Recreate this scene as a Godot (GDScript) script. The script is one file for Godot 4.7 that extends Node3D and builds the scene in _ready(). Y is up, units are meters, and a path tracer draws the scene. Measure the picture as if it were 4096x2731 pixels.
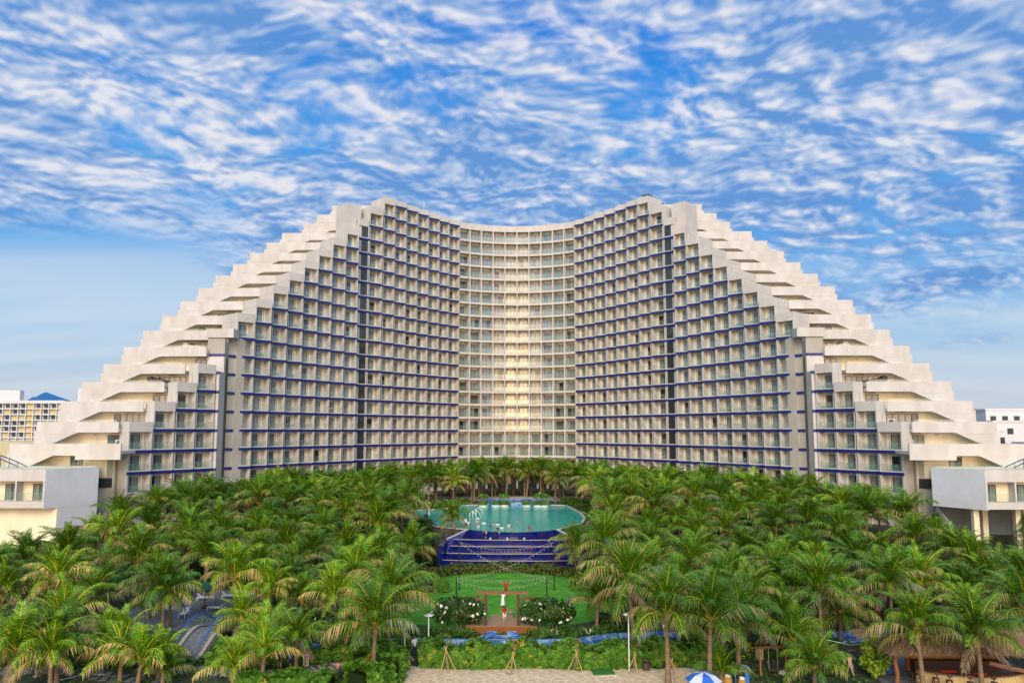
extends Node3D

# A curved white resort hotel with stepped ends behind a palm garden with a pool, seen from a drone. Metres, y up, garden lawn at y = 0.
# The hotel is symmetric about x = 0; the camera stands a little right of that axis and looks along -z.

const FLOOR_H := 3.4

class MB:
	var v := PackedVector3Array()
	var n := PackedVector3Array()
	var c := PackedColorArray()
	var col := Color.WHITE
	func tri(a: Vector3, b: Vector3, d: Vector3) -> void:
		var nn := (b - a).cross(d - a).normalized()
		v.append(a); v.append(d); v.append(b)
		n.append(nn); n.append(nn); n.append(nn)
		c.append(col); c.append(col); c.append(col)
	func trin(a: Vector3, b: Vector3, d: Vector3, na: Vector3, nb: Vector3, nd: Vector3) -> void:
		v.append(a); v.append(d); v.append(b)
		n.append(na); n.append(nd); n.append(nb)
		c.append(col); c.append(col); c.append(col)
	func quad(a: Vector3, b: Vector3, d: Vector3, e: Vector3) -> void:
		tri(a, b, d)
		tri(a, d, e)
	func box(at: Vector3, s: Vector3, b := Basis.IDENTITY) -> void:
		var x := b.x * s.x * 0.5
		var y := b.y * s.y * 0.5
		var z := b.z * s.z * 0.5
		if b.determinant() < 0.0:
			x = -x
		quad(at - x - y + z, at + x - y + z, at + x + y + z, at - x + y + z)
		quad(at + x - y - z, at - x - y - z, at - x + y - z, at + x + y - z)
		quad(at + x - y + z, at + x - y - z, at + x + y - z, at + x + y + z)
		quad(at - x - y - z, at - x - y + z, at - x + y + z, at - x + y - z)
		quad(at - x + y + z, at + x + y + z, at + x + y - z, at - x + y - z)
		quad(at - x - y - z, at + x - y - z, at + x - y + z, at - x - y + z)
	func bar(a: Vector3, b: Vector3, w: float, h: float) -> void:
		var z := (b - a)
		var len := z.length()
		z /= len
		var x := Vector3.UP.cross(z)
		x = Vector3.RIGHT if x.length() < 0.01 else x.normalized()
		box((a + b) * 0.5, Vector3(w, h, len), Basis(x, z.cross(x), z))
	func prism(p: PackedVector2Array, y0: float, y1: float, bottom := true) -> void:
		# outline in (x, z)
		if p.size() < 3:
			return
		var area := 0.0
		for i in p.size():
			area += p[i].cross(p[(i + 1) % p.size()])
		var q := p.duplicate()
		if area > 0.0:
			q.reverse()
		for i in q.size():
			var a := q[i]
			var b := q[(i + 1) % q.size()]
			quad(Vector3(a.x, y0, a.y), Vector3(b.x, y0, b.y), Vector3(b.x, y1, b.y), Vector3(a.x, y1, a.y))
		var t := Geometry2D.triangulate_polygon(q)
		for i in range(0, t.size(), 3):
			var a := q[t[i]]
			var b := q[t[i + 1]]
			var d := q[t[i + 2]]
			if (b - a).cross(d - a) > 0.0:
				var e := b
				b = d
				d = e
			tri(Vector3(a.x, y1, a.y), Vector3(b.x, y1, b.y), Vector3(d.x, y1, d.y))
			if bottom:
				tri(Vector3(a.x, y0, a.y), Vector3(d.x, y0, d.y), Vector3(b.x, y0, b.y))
	func plate(p: PackedVector2Array, z0: float, z1: float) -> void:
		# outline in (x, y), from z0 (back) to z1 (front)
		var area := 0.0
		for i in p.size():
			area += p[i].cross(p[(i + 1) % p.size()])
		var q := p.duplicate()
		if area < 0.0:
			q.reverse()
		for i in q.size():
			var a := q[i]
			var b := q[(i + 1) % q.size()]
			quad(Vector3(a.x, a.y, z1), Vector3(a.x, a.y, z0), Vector3(b.x, b.y, z0), Vector3(b.x, b.y, z1))
		var t := Geometry2D.triangulate_polygon(q)
		for i in range(0, t.size(), 3):
			var a := q[t[i]]
			var b := q[t[i + 1]]
			var d := q[t[i + 2]]
			if (b - a).cross(d - a) < 0.0:
				var e := b
				b = d
				d = e
			tri(Vector3(a.x, a.y, z1), Vector3(b.x, b.y, z1), Vector3(d.x, d.y, z1))
			tri(Vector3(a.x, a.y, z0), Vector3(d.x, d.y, z0), Vector3(b.x, b.y, z0))
	func tube(p: Array, r: Array, sides := 6, cap := true) -> void:
		var rings := []
		var side := Vector3.RIGHT
		for i in p.size():
			var t: Vector3 = (p[mini(i + 1, p.size() - 1)] - p[maxi(i - 1, 0)]).normalized()
			if absf(t.dot(side)) > 0.9:
				side = Vector3.FORWARD if absf(t.z) < 0.7 else Vector3.UP
			var x := (side - t * side.dot(t)).normalized()
			side = x
			var y := t.cross(x)
			var ring := []
			for k in sides:
				var a := TAU * k / sides
				ring.append(x * cos(a) + y * sin(a))
			rings.append(ring)
		for i in p.size() - 1:
			for k in sides:
				var m := (k + 1) % sides
				var a: Vector3 = rings[i][k]
				var b: Vector3 = rings[i][m]
				var d: Vector3 = rings[i + 1][m]
				var e: Vector3 = rings[i + 1][k]
				trin(p[i] + a * r[i], p[i] + b * r[i], p[i + 1] + d * r[i + 1], a, b, d)
				trin(p[i] + a * r[i], p[i + 1] + d * r[i + 1], p[i + 1] + e * r[i + 1], a, d, e)
		if cap:
			var last := p.size() - 1
			for k in range(1, sides - 1):
				tri(p[last] + rings[last][0] * r[last], p[last] + rings[last][k] * r[last], p[last] + rings[last][k + 1] * r[last])
				tri(p[0] + rings[0][0] * r[0], p[0] + rings[0][k + 1] * r[0], p[0] + rings[0][k] * r[0])
	func ball(at: Vector3, s: Vector3, rows := 6, cols := 8) -> void:
		var q := func(i: int, k: int) -> Vector3:
			var a := PI * i / rows
			var b := TAU * k / cols
			return Vector3(sin(a) * cos(b), cos(a), -sin(a) * sin(b))
		for i in rows:
			for k in cols:
				var a: Vector3 = q.call(i, k)
				var b: Vector3 = q.call(i + 1, k)
				var d: Vector3 = q.call(i + 1, k + 1)
				var e: Vector3 = q.call(i, k + 1)
				trin(at + a * s, at + b * s, at + d * s, (a / s).normalized(), (b / s).normalized(), (d / s).normalized())
				trin(at + a * s, at + d * s, at + e * s, (a / s).normalized(), (d / s).normalized(), (e / s).normalized())
	func into(m: ArrayMesh, mat: Material) -> ArrayMesh:
		if v.is_empty():
			return m
		var arr := []
		arr.resize(Mesh.ARRAY_MAX)
		arr[Mesh.ARRAY_VERTEX] = v
		arr[Mesh.ARRAY_NORMAL] = n
		arr[Mesh.ARRAY_COLOR] = c
		m.add_surface_from_arrays(Mesh.PRIMITIVE_TRIANGLES, arr)
		m.surface_set_material(m.get_surface_count() - 1, mat)
		return m
	func mesh(mat: Material) -> ArrayMesh:
		return into(ArrayMesh.new(), mat)

var M := {}
var taken := {}
var rng := RandomNumberGenerator.new()

func rnd(a: float, b: float) -> float:
	return rng.randf_range(a, b)

func numbered(called: String) -> String:
	var k: int = taken.get(called, 0)
	taken[called] = k + 1
	return called if k == 0 else "%s_%03d" % [called, k]

func tag(o: Node3D, label: String, category: String, group := "", kind := "") -> Node3D:
	if label: o.set_meta("label", label)
	if category: o.set_meta("category", category)
	if group: o.set_meta("group", group)
	if kind: o.set_meta("kind", kind)
	return o

func thing(called: String, label: String, category: String, at := Vector3.ZERO, turn := 0.0, group := "") -> Node3D:
	var o := Node3D.new()
	o.name = numbered(called)
	add_child(o)
	o.position = at
	o.rotation.y = turn
	return tag(o, label, category, group)

func part(parent: Node3D, called: String, m: Mesh, mat: Material = null, at := Vector3.ZERO) -> MeshInstance3D:
	var o := MeshInstance3D.new()
	o.name = called if parent != self else numbered(called)
	o.mesh = m
	if mat: o.material_override = mat
	o.position = at
	parent.add_child(o, true)
	return o

func setting(called: String, m: Mesh) -> MeshInstance3D:
	var o := part(self, called, m)
	o.set_meta("kind", "structure")
	return o

func many(parent: Node3D, called: String, m: Mesh, places: Array, tints := []) -> MultiMeshInstance3D:
	var mm := MultiMesh.new()
	mm.transform_format = MultiMesh.TRANSFORM_3D
	mm.use_colors = not tints.is_empty()
	mm.mesh = m
	mm.instance_count = places.size()
	for i in places.size():
		mm.set_instance_transform(i, places[i])
		if mm.use_colors:
			mm.set_instance_color(i, tints[i])
	var o := MultiMeshInstance3D.new()
	o.name = called if parent != self else numbered(called)
	o.multimesh = mm
	o.set_meta("kind", "stuff")
	parent.add_child(o, true)
	return o

func copy_of(o: Node3D, label: String, at: Vector3, turn := 0.0, grow := 1.0) -> Node3D:
	var r: Node3D = o.duplicate()
	var base := String(o.name)
	r.name = numbered(base)
	add_child(r)
	r.transform = Transform3D(Basis(Vector3.UP, turn).scaled(Vector3.ONE * grow), at)
	r.set_meta("label", label)
	return r

func lin(r: float, g: float, b: float) -> Color:
	return Color(r, g, b).linear_to_srgb()

func mat(called: String, color: Color, rough := 0.8, o := {}) -> StandardMaterial3D:
	var m := StandardMaterial3D.new()
	m.resource_name = called
	m.albedo_color = color
	m.roughness = rough
	for k in o:
		m.set(k, o[k])
	M[called] = m
	return m

func noise_image(size: int, seed_: int, freq: float, octaves := 4, kind := FastNoiseLite.TYPE_SIMPLEX_SMOOTH) -> Image:
	var f := FastNoiseLite.new()
	f.seed = seed_
	f.noise_type = kind
	f.frequency = freq
	f.fractal_octaves = octaves
	return f.get_seamless_image(size, size)

# a texture between two colours by layered noise
func mottled(size: int, seed_: int, freq: float, a: Color, b: Color, contrast := 1.0, grain := 0.0) -> ImageTexture:
	var src := noise_image(size, seed_, freq)
	var fine := noise_image(size, seed_ + 7, 0.2, 2)
	var im := Image.create(size, size, false, Image.FORMAT_RGB8)
	for y in size:
		for x in size:
			var t := clampf((src.get_pixel(x, y).r - 0.5) * contrast + 0.5 + (fine.get_pixel(x, y).r - 0.5) * grain, 0.0, 1.0)
			im.set_pixel(x, y, a.lerp(b, t))
	return ImageTexture.create_from_image(im)

# ---------------------------------------------------------------- sky: a layer of altocumulus, painted as a panorama of air and clouds
var na: FastNoiseLite
var nb: FastNoiseLite
var nc: FastNoiseLite
var nd: FastNoiseLite
var ne: FastNoiseLite

func fnl(seed_: int, freq: float, oct: int, kind := FastNoiseLite.TYPE_SIMPLEX_SMOOTH) -> FastNoiseLite:
	var f := FastNoiseLite.new()
	f.seed = seed_
	f.frequency = freq
	f.noise_type = kind
	f.fractal_octaves = oct
	f.fractal_type = FastNoiseLite.FRACTAL_FBM if oct > 1 else FastNoiseLite.FRACTAL_NONE
	return f

func sky_at(az: float, el: float) -> Color:
	# az: 0 straight ahead, positive to the right; linear colour
	var e := maxf(el, 0.0)
	var se := sin(e)
	var deep := Color(0.0, 0.19, 0.74)
	var mid := Color(0.08, 0.37, 0.82)
	var low := Color(0.42, 0.66, 0.86)
	var warm := Color(0.62, 0.62, 0.66)
	var air: Color
	if e < 0.30:
		air = low.lerp(mid, smoothstep(0.02, 0.30, e))
	else:
		air = mid.lerp(deep, smoothstep(0.28, 0.55, e))
	air = air.lerp(warm, 0.75 * smoothstep(0.16, 0.0, e))
	# sun low behind the camera, in thin cloud
	var off := absf(wrapf(az - PI, -PI, PI))
	var glow := exp(-pow(off / 0.36, 2.0)) * smoothstep(0.34, 0.02, e)
	if el < 0.0:
		return air
	# the cloud sheet at height 1
	var k := 1.0 / (se + 0.15)
	var u := sin(az) * cos(e) * k
	var w := cos(az) * cos(e) * k
	var pu := u + na.get_noise_2d(u * 1.3, w * 1.3) * 0.10
	var pw := w + na.get_noise_2d(u * 1.3 + 31.0, w * 1.3 - 17.0) * 0.10
	var big := nb.get_noise_2d(pu * 1.1 + 3.0, pw * 1.1)
	var broad := nb.get_noise_2d(pu * 0.40 + 40.0, pw * 0.40 + 9.0)
	# long rolls, upper left to lower right, over the left; separate puffs on the right
	var cells := smoothstep(-0.45, 0.30, u * 0.8 + 0.5 * big)
	var ra := pu * 0.42 + pw * 0.91
	var rb := pu * 0.91 - pw * 0.42
	var st := 0.035
	var wob := nd.get_noise_2d(pu * 4.0 + 70.0, pw * 4.0) * 0.5
	var roll := ne.get_noise_2d(rb * 7.0 + wob, ra * 3.0 + wob * 0.7)
	var roll2 := ne.get_noise_2d(rb * 7.0 + wob - st * 4.0, ra * 3.0 + wob * 0.7 + st * 3.0)
	var cell := ne.get_noise_2d(pu * 7.2 + wob + 50.0, pw * 7.6 + wob * 0.7)
	var cell2 := ne.get_noise_2d(pu * 7.2 + wob + 50.0 - st * 2.0, pw * 7.6 + wob * 0.7 + st * 5.0)
	var body := 1.0 - (lerpf(roll, cell, cells) + 1.0) * 1.05
	var body2 := 1.0 - (lerpf(roll2, cell2, cells) + 1.0) * 1.05
	var fine := nd.get_noise_2d(pu * 9.0, pw * 9.6)
	var fine2 := nd.get_noise_2d(pu * 9.0 - 0.05, pw * 9.6 + 0.16)
	var finer := nd.get_noise_2d(pu * 24.0 + 9.0, pw * 25.0)
	var d := 0.60 + 0.42 * body + 0.85 * big + 0.55 * broad + 0.32 * fine + 0.12 * finer
	# the sheet thins out to haze near the horizon, lower on the right
	var edge := smoothstep(0.12, 0.23, e + 0.09 * big + 0.045 * tanh(az * 4.0) + 0.03 * cos(az * 5.0))
	var streak := clampf(0.45 + 1.5 * nb.get_noise_2d(u * 0.25, w * 1.1 + 7.0), 0.0, 1.0)
	var thin := smoothstep(0.0, 0.09, e) * smoothstep(0.32, 0.14, e) * 0.55 * streak
	var a := clampf(smoothstep(-0.15, 0.70, d) * edge, 0.0, 1.0)
	# sunlit faces and grey-blue undersides
	var relief := clampf(0.36 + (body - body2) * 0.75 + (fine - fine2) * 0.5 + 0.50 * (body - 0.45) + 0.26 * fine + 0.22 * finer - 0.40 * big + 0.30 * broad - 0.12 * smoothstep(0.34, 0.16, e) * cells, 0.0, 1.0)
	var shade := Color(0.13, 0.31, 0.68)
	var mean := Color(0.33, 0.48, 0.76)
	var bright := Color(0.82, 0.82, 0.87)
	var cloud := shade.lerp(mean, smoothstep(0.0, 0.42, relief)).lerp(bright, smoothstep(0.30, 0.95, relief))
	var out := air.lerp(Color(0.70, 0.76, 0.84), thin * (1.0 - a))
	out = out.lerp(cloud, a * 0.95)
	var near_sun := maxf(cos(az - PI) * cos(e - 0.2), 0.0)
	out *= 1.0 + 1.5 * pow(near_sun, 2.0)
	out += Color(10.0, 5.6, 1.7) * glow
	return out

func sky_block(im: Image, x0: int, y0: int, bw: int, bh: int, step: int) -> void:
	var w := im.get_width()
	var h := im.get_height()
	var data := PackedFloat32Array()
	var cw := bw / step
	var ch := bh / step
	data.resize(cw * ch * 3)
	var job := func(row: int) -> void:
		var el := (0.5 - (y0 + (row + 0.5) * step) / h) * PI
		for i in cw:
			var az := (x0 + (i + 0.5) * step) / w * TAU
			if az > PI:
				az -= TAU
			var c := sky_at(az, el)
			var at := (row * cw + i) * 3
			data[at] = c.r
			data[at + 1] = c.g
			data[at + 2] = c.b
	for row in ch:
		job.call(row)
	var small := Image.create_from_data(cw, ch, false, Image.FORMAT_RGBF, data.to_byte_array())
	if step > 1:
		small.resize(bw, bh, Image.INTERPOLATE_BILINEAR)
	im.blit_rect(small, Rect2i(0, 0, bw, bh), Vector2i(x0, y0))

func make_sky() -> PanoramaSkyMaterial:
	na = fnl(11, 1.0, 3)
	nb = fnl(23, 1.0, 3)
	nc = fnl(37, 1.0, 2)
	nd = fnl(53, 1.0, 3)
	ne = fnl(67, 1.0, 1, FastNoiseLite.TYPE_CELLULAR)
	ne.cellular_return_type = FastNoiseLite.RETURN_DISTANCE
	ne.cellular_distance_function = FastNoiseLite.DISTANCE_EUCLIDEAN
	ne.cellular_jitter = 0.9
	var w := 4096
	var h := 2048
	var im := Image.create(w, h, false, Image.FORMAT_RGBF)
	sky_block(im, 0, 0, w, h / 2, 8)
	im.fill_rect(Rect2i(0, h / 2, w, h / 2), Color(0.16, 0.2, 0.2))
	# the part in view at full detail
	var half := 432
	sky_block(im, 0, 640, half, 384, 1)
	sky_block(im, w - half, 640, half, 384, 1)
	var m := PanoramaSkyMaterial.new()
	m.panorama = ImageTexture.create_from_image(im)
	return m

func make_view() -> void:
	var cam := Camera3D.new()
	cam.name = "camera"
	cam.position = Vector3(1.75, 19.0, 0)
	cam.rotation = Vector3(deg_to_rad(6.43), 0.0146, 0)
	cam.fov = 46.4
	cam.near = 0.5
	cam.far = 20000.0
	add_child(cam)
	var e := Environment.new()
	e.background_mode = Environment.BG_SKY
	e.sky = Sky.new()
	e.sky.sky_material = make_sky()
	e.background_energy_multiplier = 1.0
	e.tonemap_mode = Environment.TONE_MAPPER_LINEAR
	e.tonemap_exposure = 1.0
	e.sdfgi_enabled = true
	e.ssao_enabled = true
	e.ssil_enabled = true
	var we := WorldEnvironment.new()
	we.name = "world"
	we.environment = e
	add_child(we)
	var sun := DirectionalLight3D.new()
	sun.name = "sun"
	sun.light_color = Color(1.0, 0.93, 0.80)
	sun.light_energy = 0.9
	sun.light_angular_distance = 30.0
	sun.shadow_enabled = true
	sun.rotation = Vector3(deg_to_rad(-30.0), deg_to_rad(-4.0), 0)
	add_child(sun)

# ---------------------------------------------------------------- the hotel
func L(k: float) -> float:
	# middle of the slab edge above floor k, counted down from the roof of the middle
	return 19.15 + (16.0 - k) * FLOOR_H

const BASE_Y := 3.0
var hotel: Node3D
var bays := []          # {r, l, top, wide, side, kind}
var rooms := []         # one per room: where its door, rail and chairs stand

func paint_materials() -> void:
	var dirt := mottled(256, 5, 0.012, Color(0.93, 0.92, 0.90), Color(1, 1, 1), 1.3, 0.25)
	var tri := {"uv1_triplanar": true, "uv1_world_triplanar": true, "uv1_scale": Vector3(0.11, 0.05, 0.11)}
	mat("white_paint", lin(0.585, 0.56, 0.53), 0.75, tri.merged({"albedo_texture": dirt}))
	mat("warm_lit_cream", lin(0.90, 0.80, 0.57), 0.8, tri.merged({"albedo_texture": dirt}))  # warm light in the recesses put into the wall colour as cream
	mat("grey_paint", lin(0.42, 0.40, 0.35), 0.8, tri.merged({"albedo_texture": dirt}))
	mat("grey_cladding", lin(0.17, 0.20, 0.22), 0.5, tri.merged({"albedo_texture": dirt}))
	mat("sky_tinted_paint", lin(0.62, 0.66, 0.70), 0.75, tri.merged({"albedo_texture": dirt}))  # blue skylight on the side wall put into its colour
	mat("blue_tile", lin(0.012, 0.026, 0.20), 0.35, {"uv1_triplanar": true, "uv1_world_triplanar": true, "uv1_scale": Vector3(0.5, 1.2, 0.5), "albedo_texture": mottled(128, 9, 0.05, Color(0.72, 0.72, 0.8), Color(1, 1, 1), 1.6, 0.8)})
	mat("window_frame", lin(0.028, 0.022, 0.02), 0.45)
	mat("steel", lin(0.35, 0.34, 0.33), 0.35, {"metallic": 0.6})
	mat("rail_glass", Color(0.62, 0.80, 0.72, 0.07), 0.03, {"transparency": BaseMaterial3D.TRANSPARENCY_ALPHA, "metallic_specular": 0.6})
	var folds := Image.create(256, 8, false, Image.FORMAT_RGB8)
	var fn := fnl(77, 0.06, 3)
	for x in 256:
		var t := clampf(0.86 + 0.35 * fn.get_noise_1d(x) * sin(x * TAU / 256.0 * 0.5), 0.55, 1.0)
		for y in 8:
			folds.set_pixel(x, y, Color(t, t, t))
	var ft := ImageTexture.create_from_image(folds)
	var shades := [lin(0.34, 0.37, 0.31), lin(0.25, 0.30, 0.26), lin(0.40, 0.38, 0.29), lin(0.16, 0.20, 0.19), lin(0.022, 0.026, 0.03), lin(0.10, 0.085, 0.07), lin(0.29, 0.33, 0.31)]
	for i in shades.size():
		mat("pane_%d" % i, shades[i], 0.05, {"metallic_specular": 1.0, "albedo_texture": ft, "uv1_triplanar": true, "uv1_scale": Vector3(0.6, 0.01, 0.6)})
	mat("tall_glass", lin(0.03, 0.036, 0.035), 0.05, {"metallic_specular": 0.9})
	mat("lobby_glass", lin(0.02, 0.03, 0.035), 0.05, {"metallic_specular": 0.8})
	mat("blue_paint", lin(0.02, 0.16, 0.62), 0.5)
	mat("vent", lin(0.42, 0.30, 0.15), 0.7)
	mat("black_metal", lin(0.02, 0.02, 0.022), 0.45)
	mat("grey_metal", lin(0.42, 0.42, 0.42), 0.5)
	mat("teal_plastic", lin(0.20, 0.42, 0.36), 0.5)
	mat("tan_wood", lin(0.42, 0.27, 0.09), 0.6)

func add_bay(l: Vector2, r: Vector2, top: int, kind := "blue") -> void:
	for s in [1.0, -1.0]:
		bays.append({"l": Vector2(l.x * s, l.y), "r": Vector2(r.x * s, r.y), "top": top, "kind": kind, "side": s})

func lay_out_bays() -> void:
	# outer and inner front corner of every bay of the left wing; the right wing mirrors it
	var l := [Vector2(-17.9, -206.4), Vector2(-20.2, -203.6), Vector2(-22.6, -200.1), Vector2(-24.9, -196.5), Vector2(-27.2, -192.8), Vector2(-29.4, -189.3), Vector2(-31.6, -185.5), Vector2(-34.2, -181.7)]
	var r := [Vector2(-15.4, -208.3), Vector2(-17.9, -205.2), Vector2(-20.1, -202.0), Vector2(-22.5, -198.4), Vector2(-24.8, -194.9), Vector2(-27.1, -191.3), Vector2(-29.3, -187.7), Vector2(-31.6, -184.4)]
	for i in 8:
		add_bay(l[i], r[i], 0 if i < 7 else 1, "blue" if i < 6 else "capped" if i == 6 else "wide")
	add_bay(Vector2(-36.2, -179.6), Vector2(-34.3, -181.4), 2, "strip")
	var l2 := [Vector2(-37.9, -174.5), Vector2(-40.0, -170.4), Vector2(-42.0, -166.4), Vector2(-43.95, -162.5), Vector2(-45.8, -158.4), Vector2(-47.6, -154.2), Vector2(-49.5, -150.0), Vector2(-51.4, -145.7)]
	var r2 := [Vector2(-35.6, -176.4), Vector2(-37.6, -172.6), Vector2(-39.6, -168.6), Vector2(-41.6, -164.8), Vector2(-43.5, -160.8), Vector2(-45.4, -156.6), Vector2(-47.2, -152.4), Vector2(-49.0, -148.4)]
	for i in 8:
		add_bay(l2[i], r2[i], 3 + i, "capped" if i < 7 else "wide")
	var l3 := [Vector2(-54.9, -137.3), Vector2(-56.8, -133.7), Vector2(-58.9, -130.2), Vector2(-60.9, -126.2)]
	var r3 := [Vector2(-52.9, -140.2), Vector2(-54.8, -136.8), Vector2(-56.8, -133.3), Vector2(-58.7, -129.6)]
	for i in 4:
		add_bay(l3[i], r3[i], 13 + i, "end")
	# the white middle: ten bays on an arc
	var p := []
	for i in 11:
		var a := lerpf(-36.2, 36.2, i / 10.0)
		p.append(Vector2(26.0 * sin(deg_to_rad(a)), -213.9 + 26.0 * (1.0 - cos(deg_to_rad(a)))))
	for i in 10:
		bays.append({"l": p[i], "r": p[i + 1], "top": 0, "kind": "middle", "side": 1.0 if i < 5 else -1.0})

func frame_of(b: Dictionary) -> Transform3D:
	# origin at the left-hand front corner as seen from outside, x along the front, z outwards
	var a: Vector2 = b.l if b.kind == "middle" or b.side > 0 else b.r
	var e: Vector2 = b.r if b.kind == "middle" or b.side > 0 else b.l
	var d := (e - a).normalized()
	return Transform3D(Basis(Vector3(d.x, 0, d.y), Vector3.UP, Vector3(-d.y, 0, d.x)), Vector3(a.x, 0, a.y))

func build_bay(b: Dictionary) -> void:
	var f := frame_of(b)
	var w: float = (b.l - b.r).length()
	var top: int = b.top
	var kind: String = b.kind
	var ytop := L(top) - 0.27
	var ybase := L(19) - 0.27
	var white := MB.new()
	var cream := MB.new()
	var bs := f.basis
	var put := func(m: MB, x: float, y: float, z: float, sx: float, sy: float, sz: float) -> void:
		m.box(f * Vector3(x, y, z), Vector3(sx, sy, sz), bs)
	var fin := 0.14 if kind == "middle" else 0.2
	var mid_y := (ytop + ybase) * 0.5
	var hh := ytop - ybase
	var deep := 1.5
	if kind == "strip":
		# a shaft of tall dark windows
		var gl := MB.new()
		var fr := MB.new()
		var left_out: bool = b.side > 0
		var gx := w - 0.20 - 0.62 * w * 0.5 if left_out else 0.20 + 0.62 * w * 0.5
		put.call(white, w * 0.5, mid_y, -0.75, w, hh, 1.0)
		put.call(white, 0.1 if not left_out else w - 0.1, mid_y, -0.1, 0.2, hh, 0.3)
		for k in range(top, 19):
			var y0 := L(k + 1) + 0.42
			var y1 := L(k) - 0.27
			var node := MB.new()
			var pane := MB.new()
			put.call(pane, gx, (y0 + y1) * 0.5, -0.2, 0.6 * w, y1 - y0 - 0.12, 0.04)
			for x in [-0.31, -0.02, 0.31]:
				put.call(node, gx + x * w, (y0 + y1) * 0.5, -0.17, 0.07, y1 - y0, 0.1)
			for y in [y0 + 0.04, y1 - 0.04, y1 - 0.55]:
				put.call(node, gx, y, -0.165, 0.64 * w, 0.07, 0.1)
			var o := part(hotel, "stair_window", node.mesh(M.window_frame))
			part(o, "pane", pane.mesh(M.tall_glass))
			put.call(white, w * 0.5, L(k + 1) + 0.32, -0.1, w, 0.2, 0.34)
			room_band(f, w, k + 1)
		put.call(white, w * 0.5, L(top) + 0.5, -1.2, w, 1.7, 2.4)
		part(hotel, "stair_shaft", white.mesh(M.white_paint))
		return
	# side walls, back wall, floors, cap
	put.call(white, fin * 0.5, mid_y, -deep * 0.5, fin, hh, deep)
	put.call(white, w - fin * 0.5, mid_y, -deep * 0.5, fin, hh, deep)
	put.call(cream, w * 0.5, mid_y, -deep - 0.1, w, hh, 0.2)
	var outer: float = 0.0 if b.side > 0 else w      # the door stands on the outer side
	var toward := 1.0 if b.side > 0 else -1.0
	var dw := w * 0.52
	if kind == "wide" or kind == "end": dw = w * 0.60
	if kind == "capped": dw = w * 0.5
	var door_x := outer + toward * (fin + 0.12 + dw * 0.5)
	if kind == "middle":
		dw = w * 0.66
		var pos := absf((b.l.x + b.r.x) * 0.5)
		door_x = w * 0.5 - toward * (0.02 - 0.012 * pos) * w
	if kind != "middle":
		# a pier and a rain pipe on the bare half of the back wall
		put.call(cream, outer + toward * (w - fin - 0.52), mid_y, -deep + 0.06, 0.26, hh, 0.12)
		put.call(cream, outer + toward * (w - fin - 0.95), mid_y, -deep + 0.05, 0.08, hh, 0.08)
	for k in range(top, 19):
		var yf := L(k + 1)
		if kind == "middle":
			put.call(white, w * 0.5, yf + 0.02, -deep * 0.5 + 0.012, w, 0.56, deep + 0.02)
		else:
			put.call(white, w * 0.5, yf + 0.33, -deep * 0.5 + 0.03, w - 0.004, 0.18, deep + 0.05)
			put.call(white, w * 0.5, yf, -deep * 0.5 - 0.06, w - 0.02, 0.5, deep - 0.1)
			if k < 18:
				room_band(f, w, k + 1)
		var out_z := f.basis.z
		var level := yf + (0.42 if kind != "middle" else 0.30)
		rooms.append({"f": f, "w": w, "y": level, "door_x": door_x, "dw": dw, "k": k, "fin": fin, "deep": deep, "kind": kind, "side": b.side,
			"far": (f * Vector3(w * 0.5, level, 0)).distance_to(Vector3(1.75, 19, 0)), "bay": b})
	# parapet above the top room
	if kind != "middle":
		var over := 0.03 if top == 0 and kind == "blue" else 0.06
		if top == 0 and kind == "blue":
			room_band(f, w, 0)
			put.call(white, w * 0.5, L(0) + 0.86, -0.4, w + 0.02, 1.28, 0.9)
			put.call(white, w * 0.5, L(0), -0.85, w, 0.5, 1.4)
		else:
			put.call(white, w * 0.5, L(top) + 0.54, -deep * 0.5 + over, w + over, 1.62, deep)
	part(hotel, "bay_wall", white.mesh(M.white_paint))
	part(hotel, "back_wall", cream.mesh(M.warm_lit_cream))

var bands := []
func room_band(f: Transform3D, w: float, k: int) -> void:
	bands.append({"f": f, "w": w, "y": L(k) - 0.015, "far": (f * Vector3(w * 0.5, L(k), 0)).distance_to(Vector3(1.75, 19, 0))})

func nearest(list: Array) -> Array:
	var s := list.duplicate()
	s.sort_custom(func(a, b): return a.far < b.far)
	return s

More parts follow.
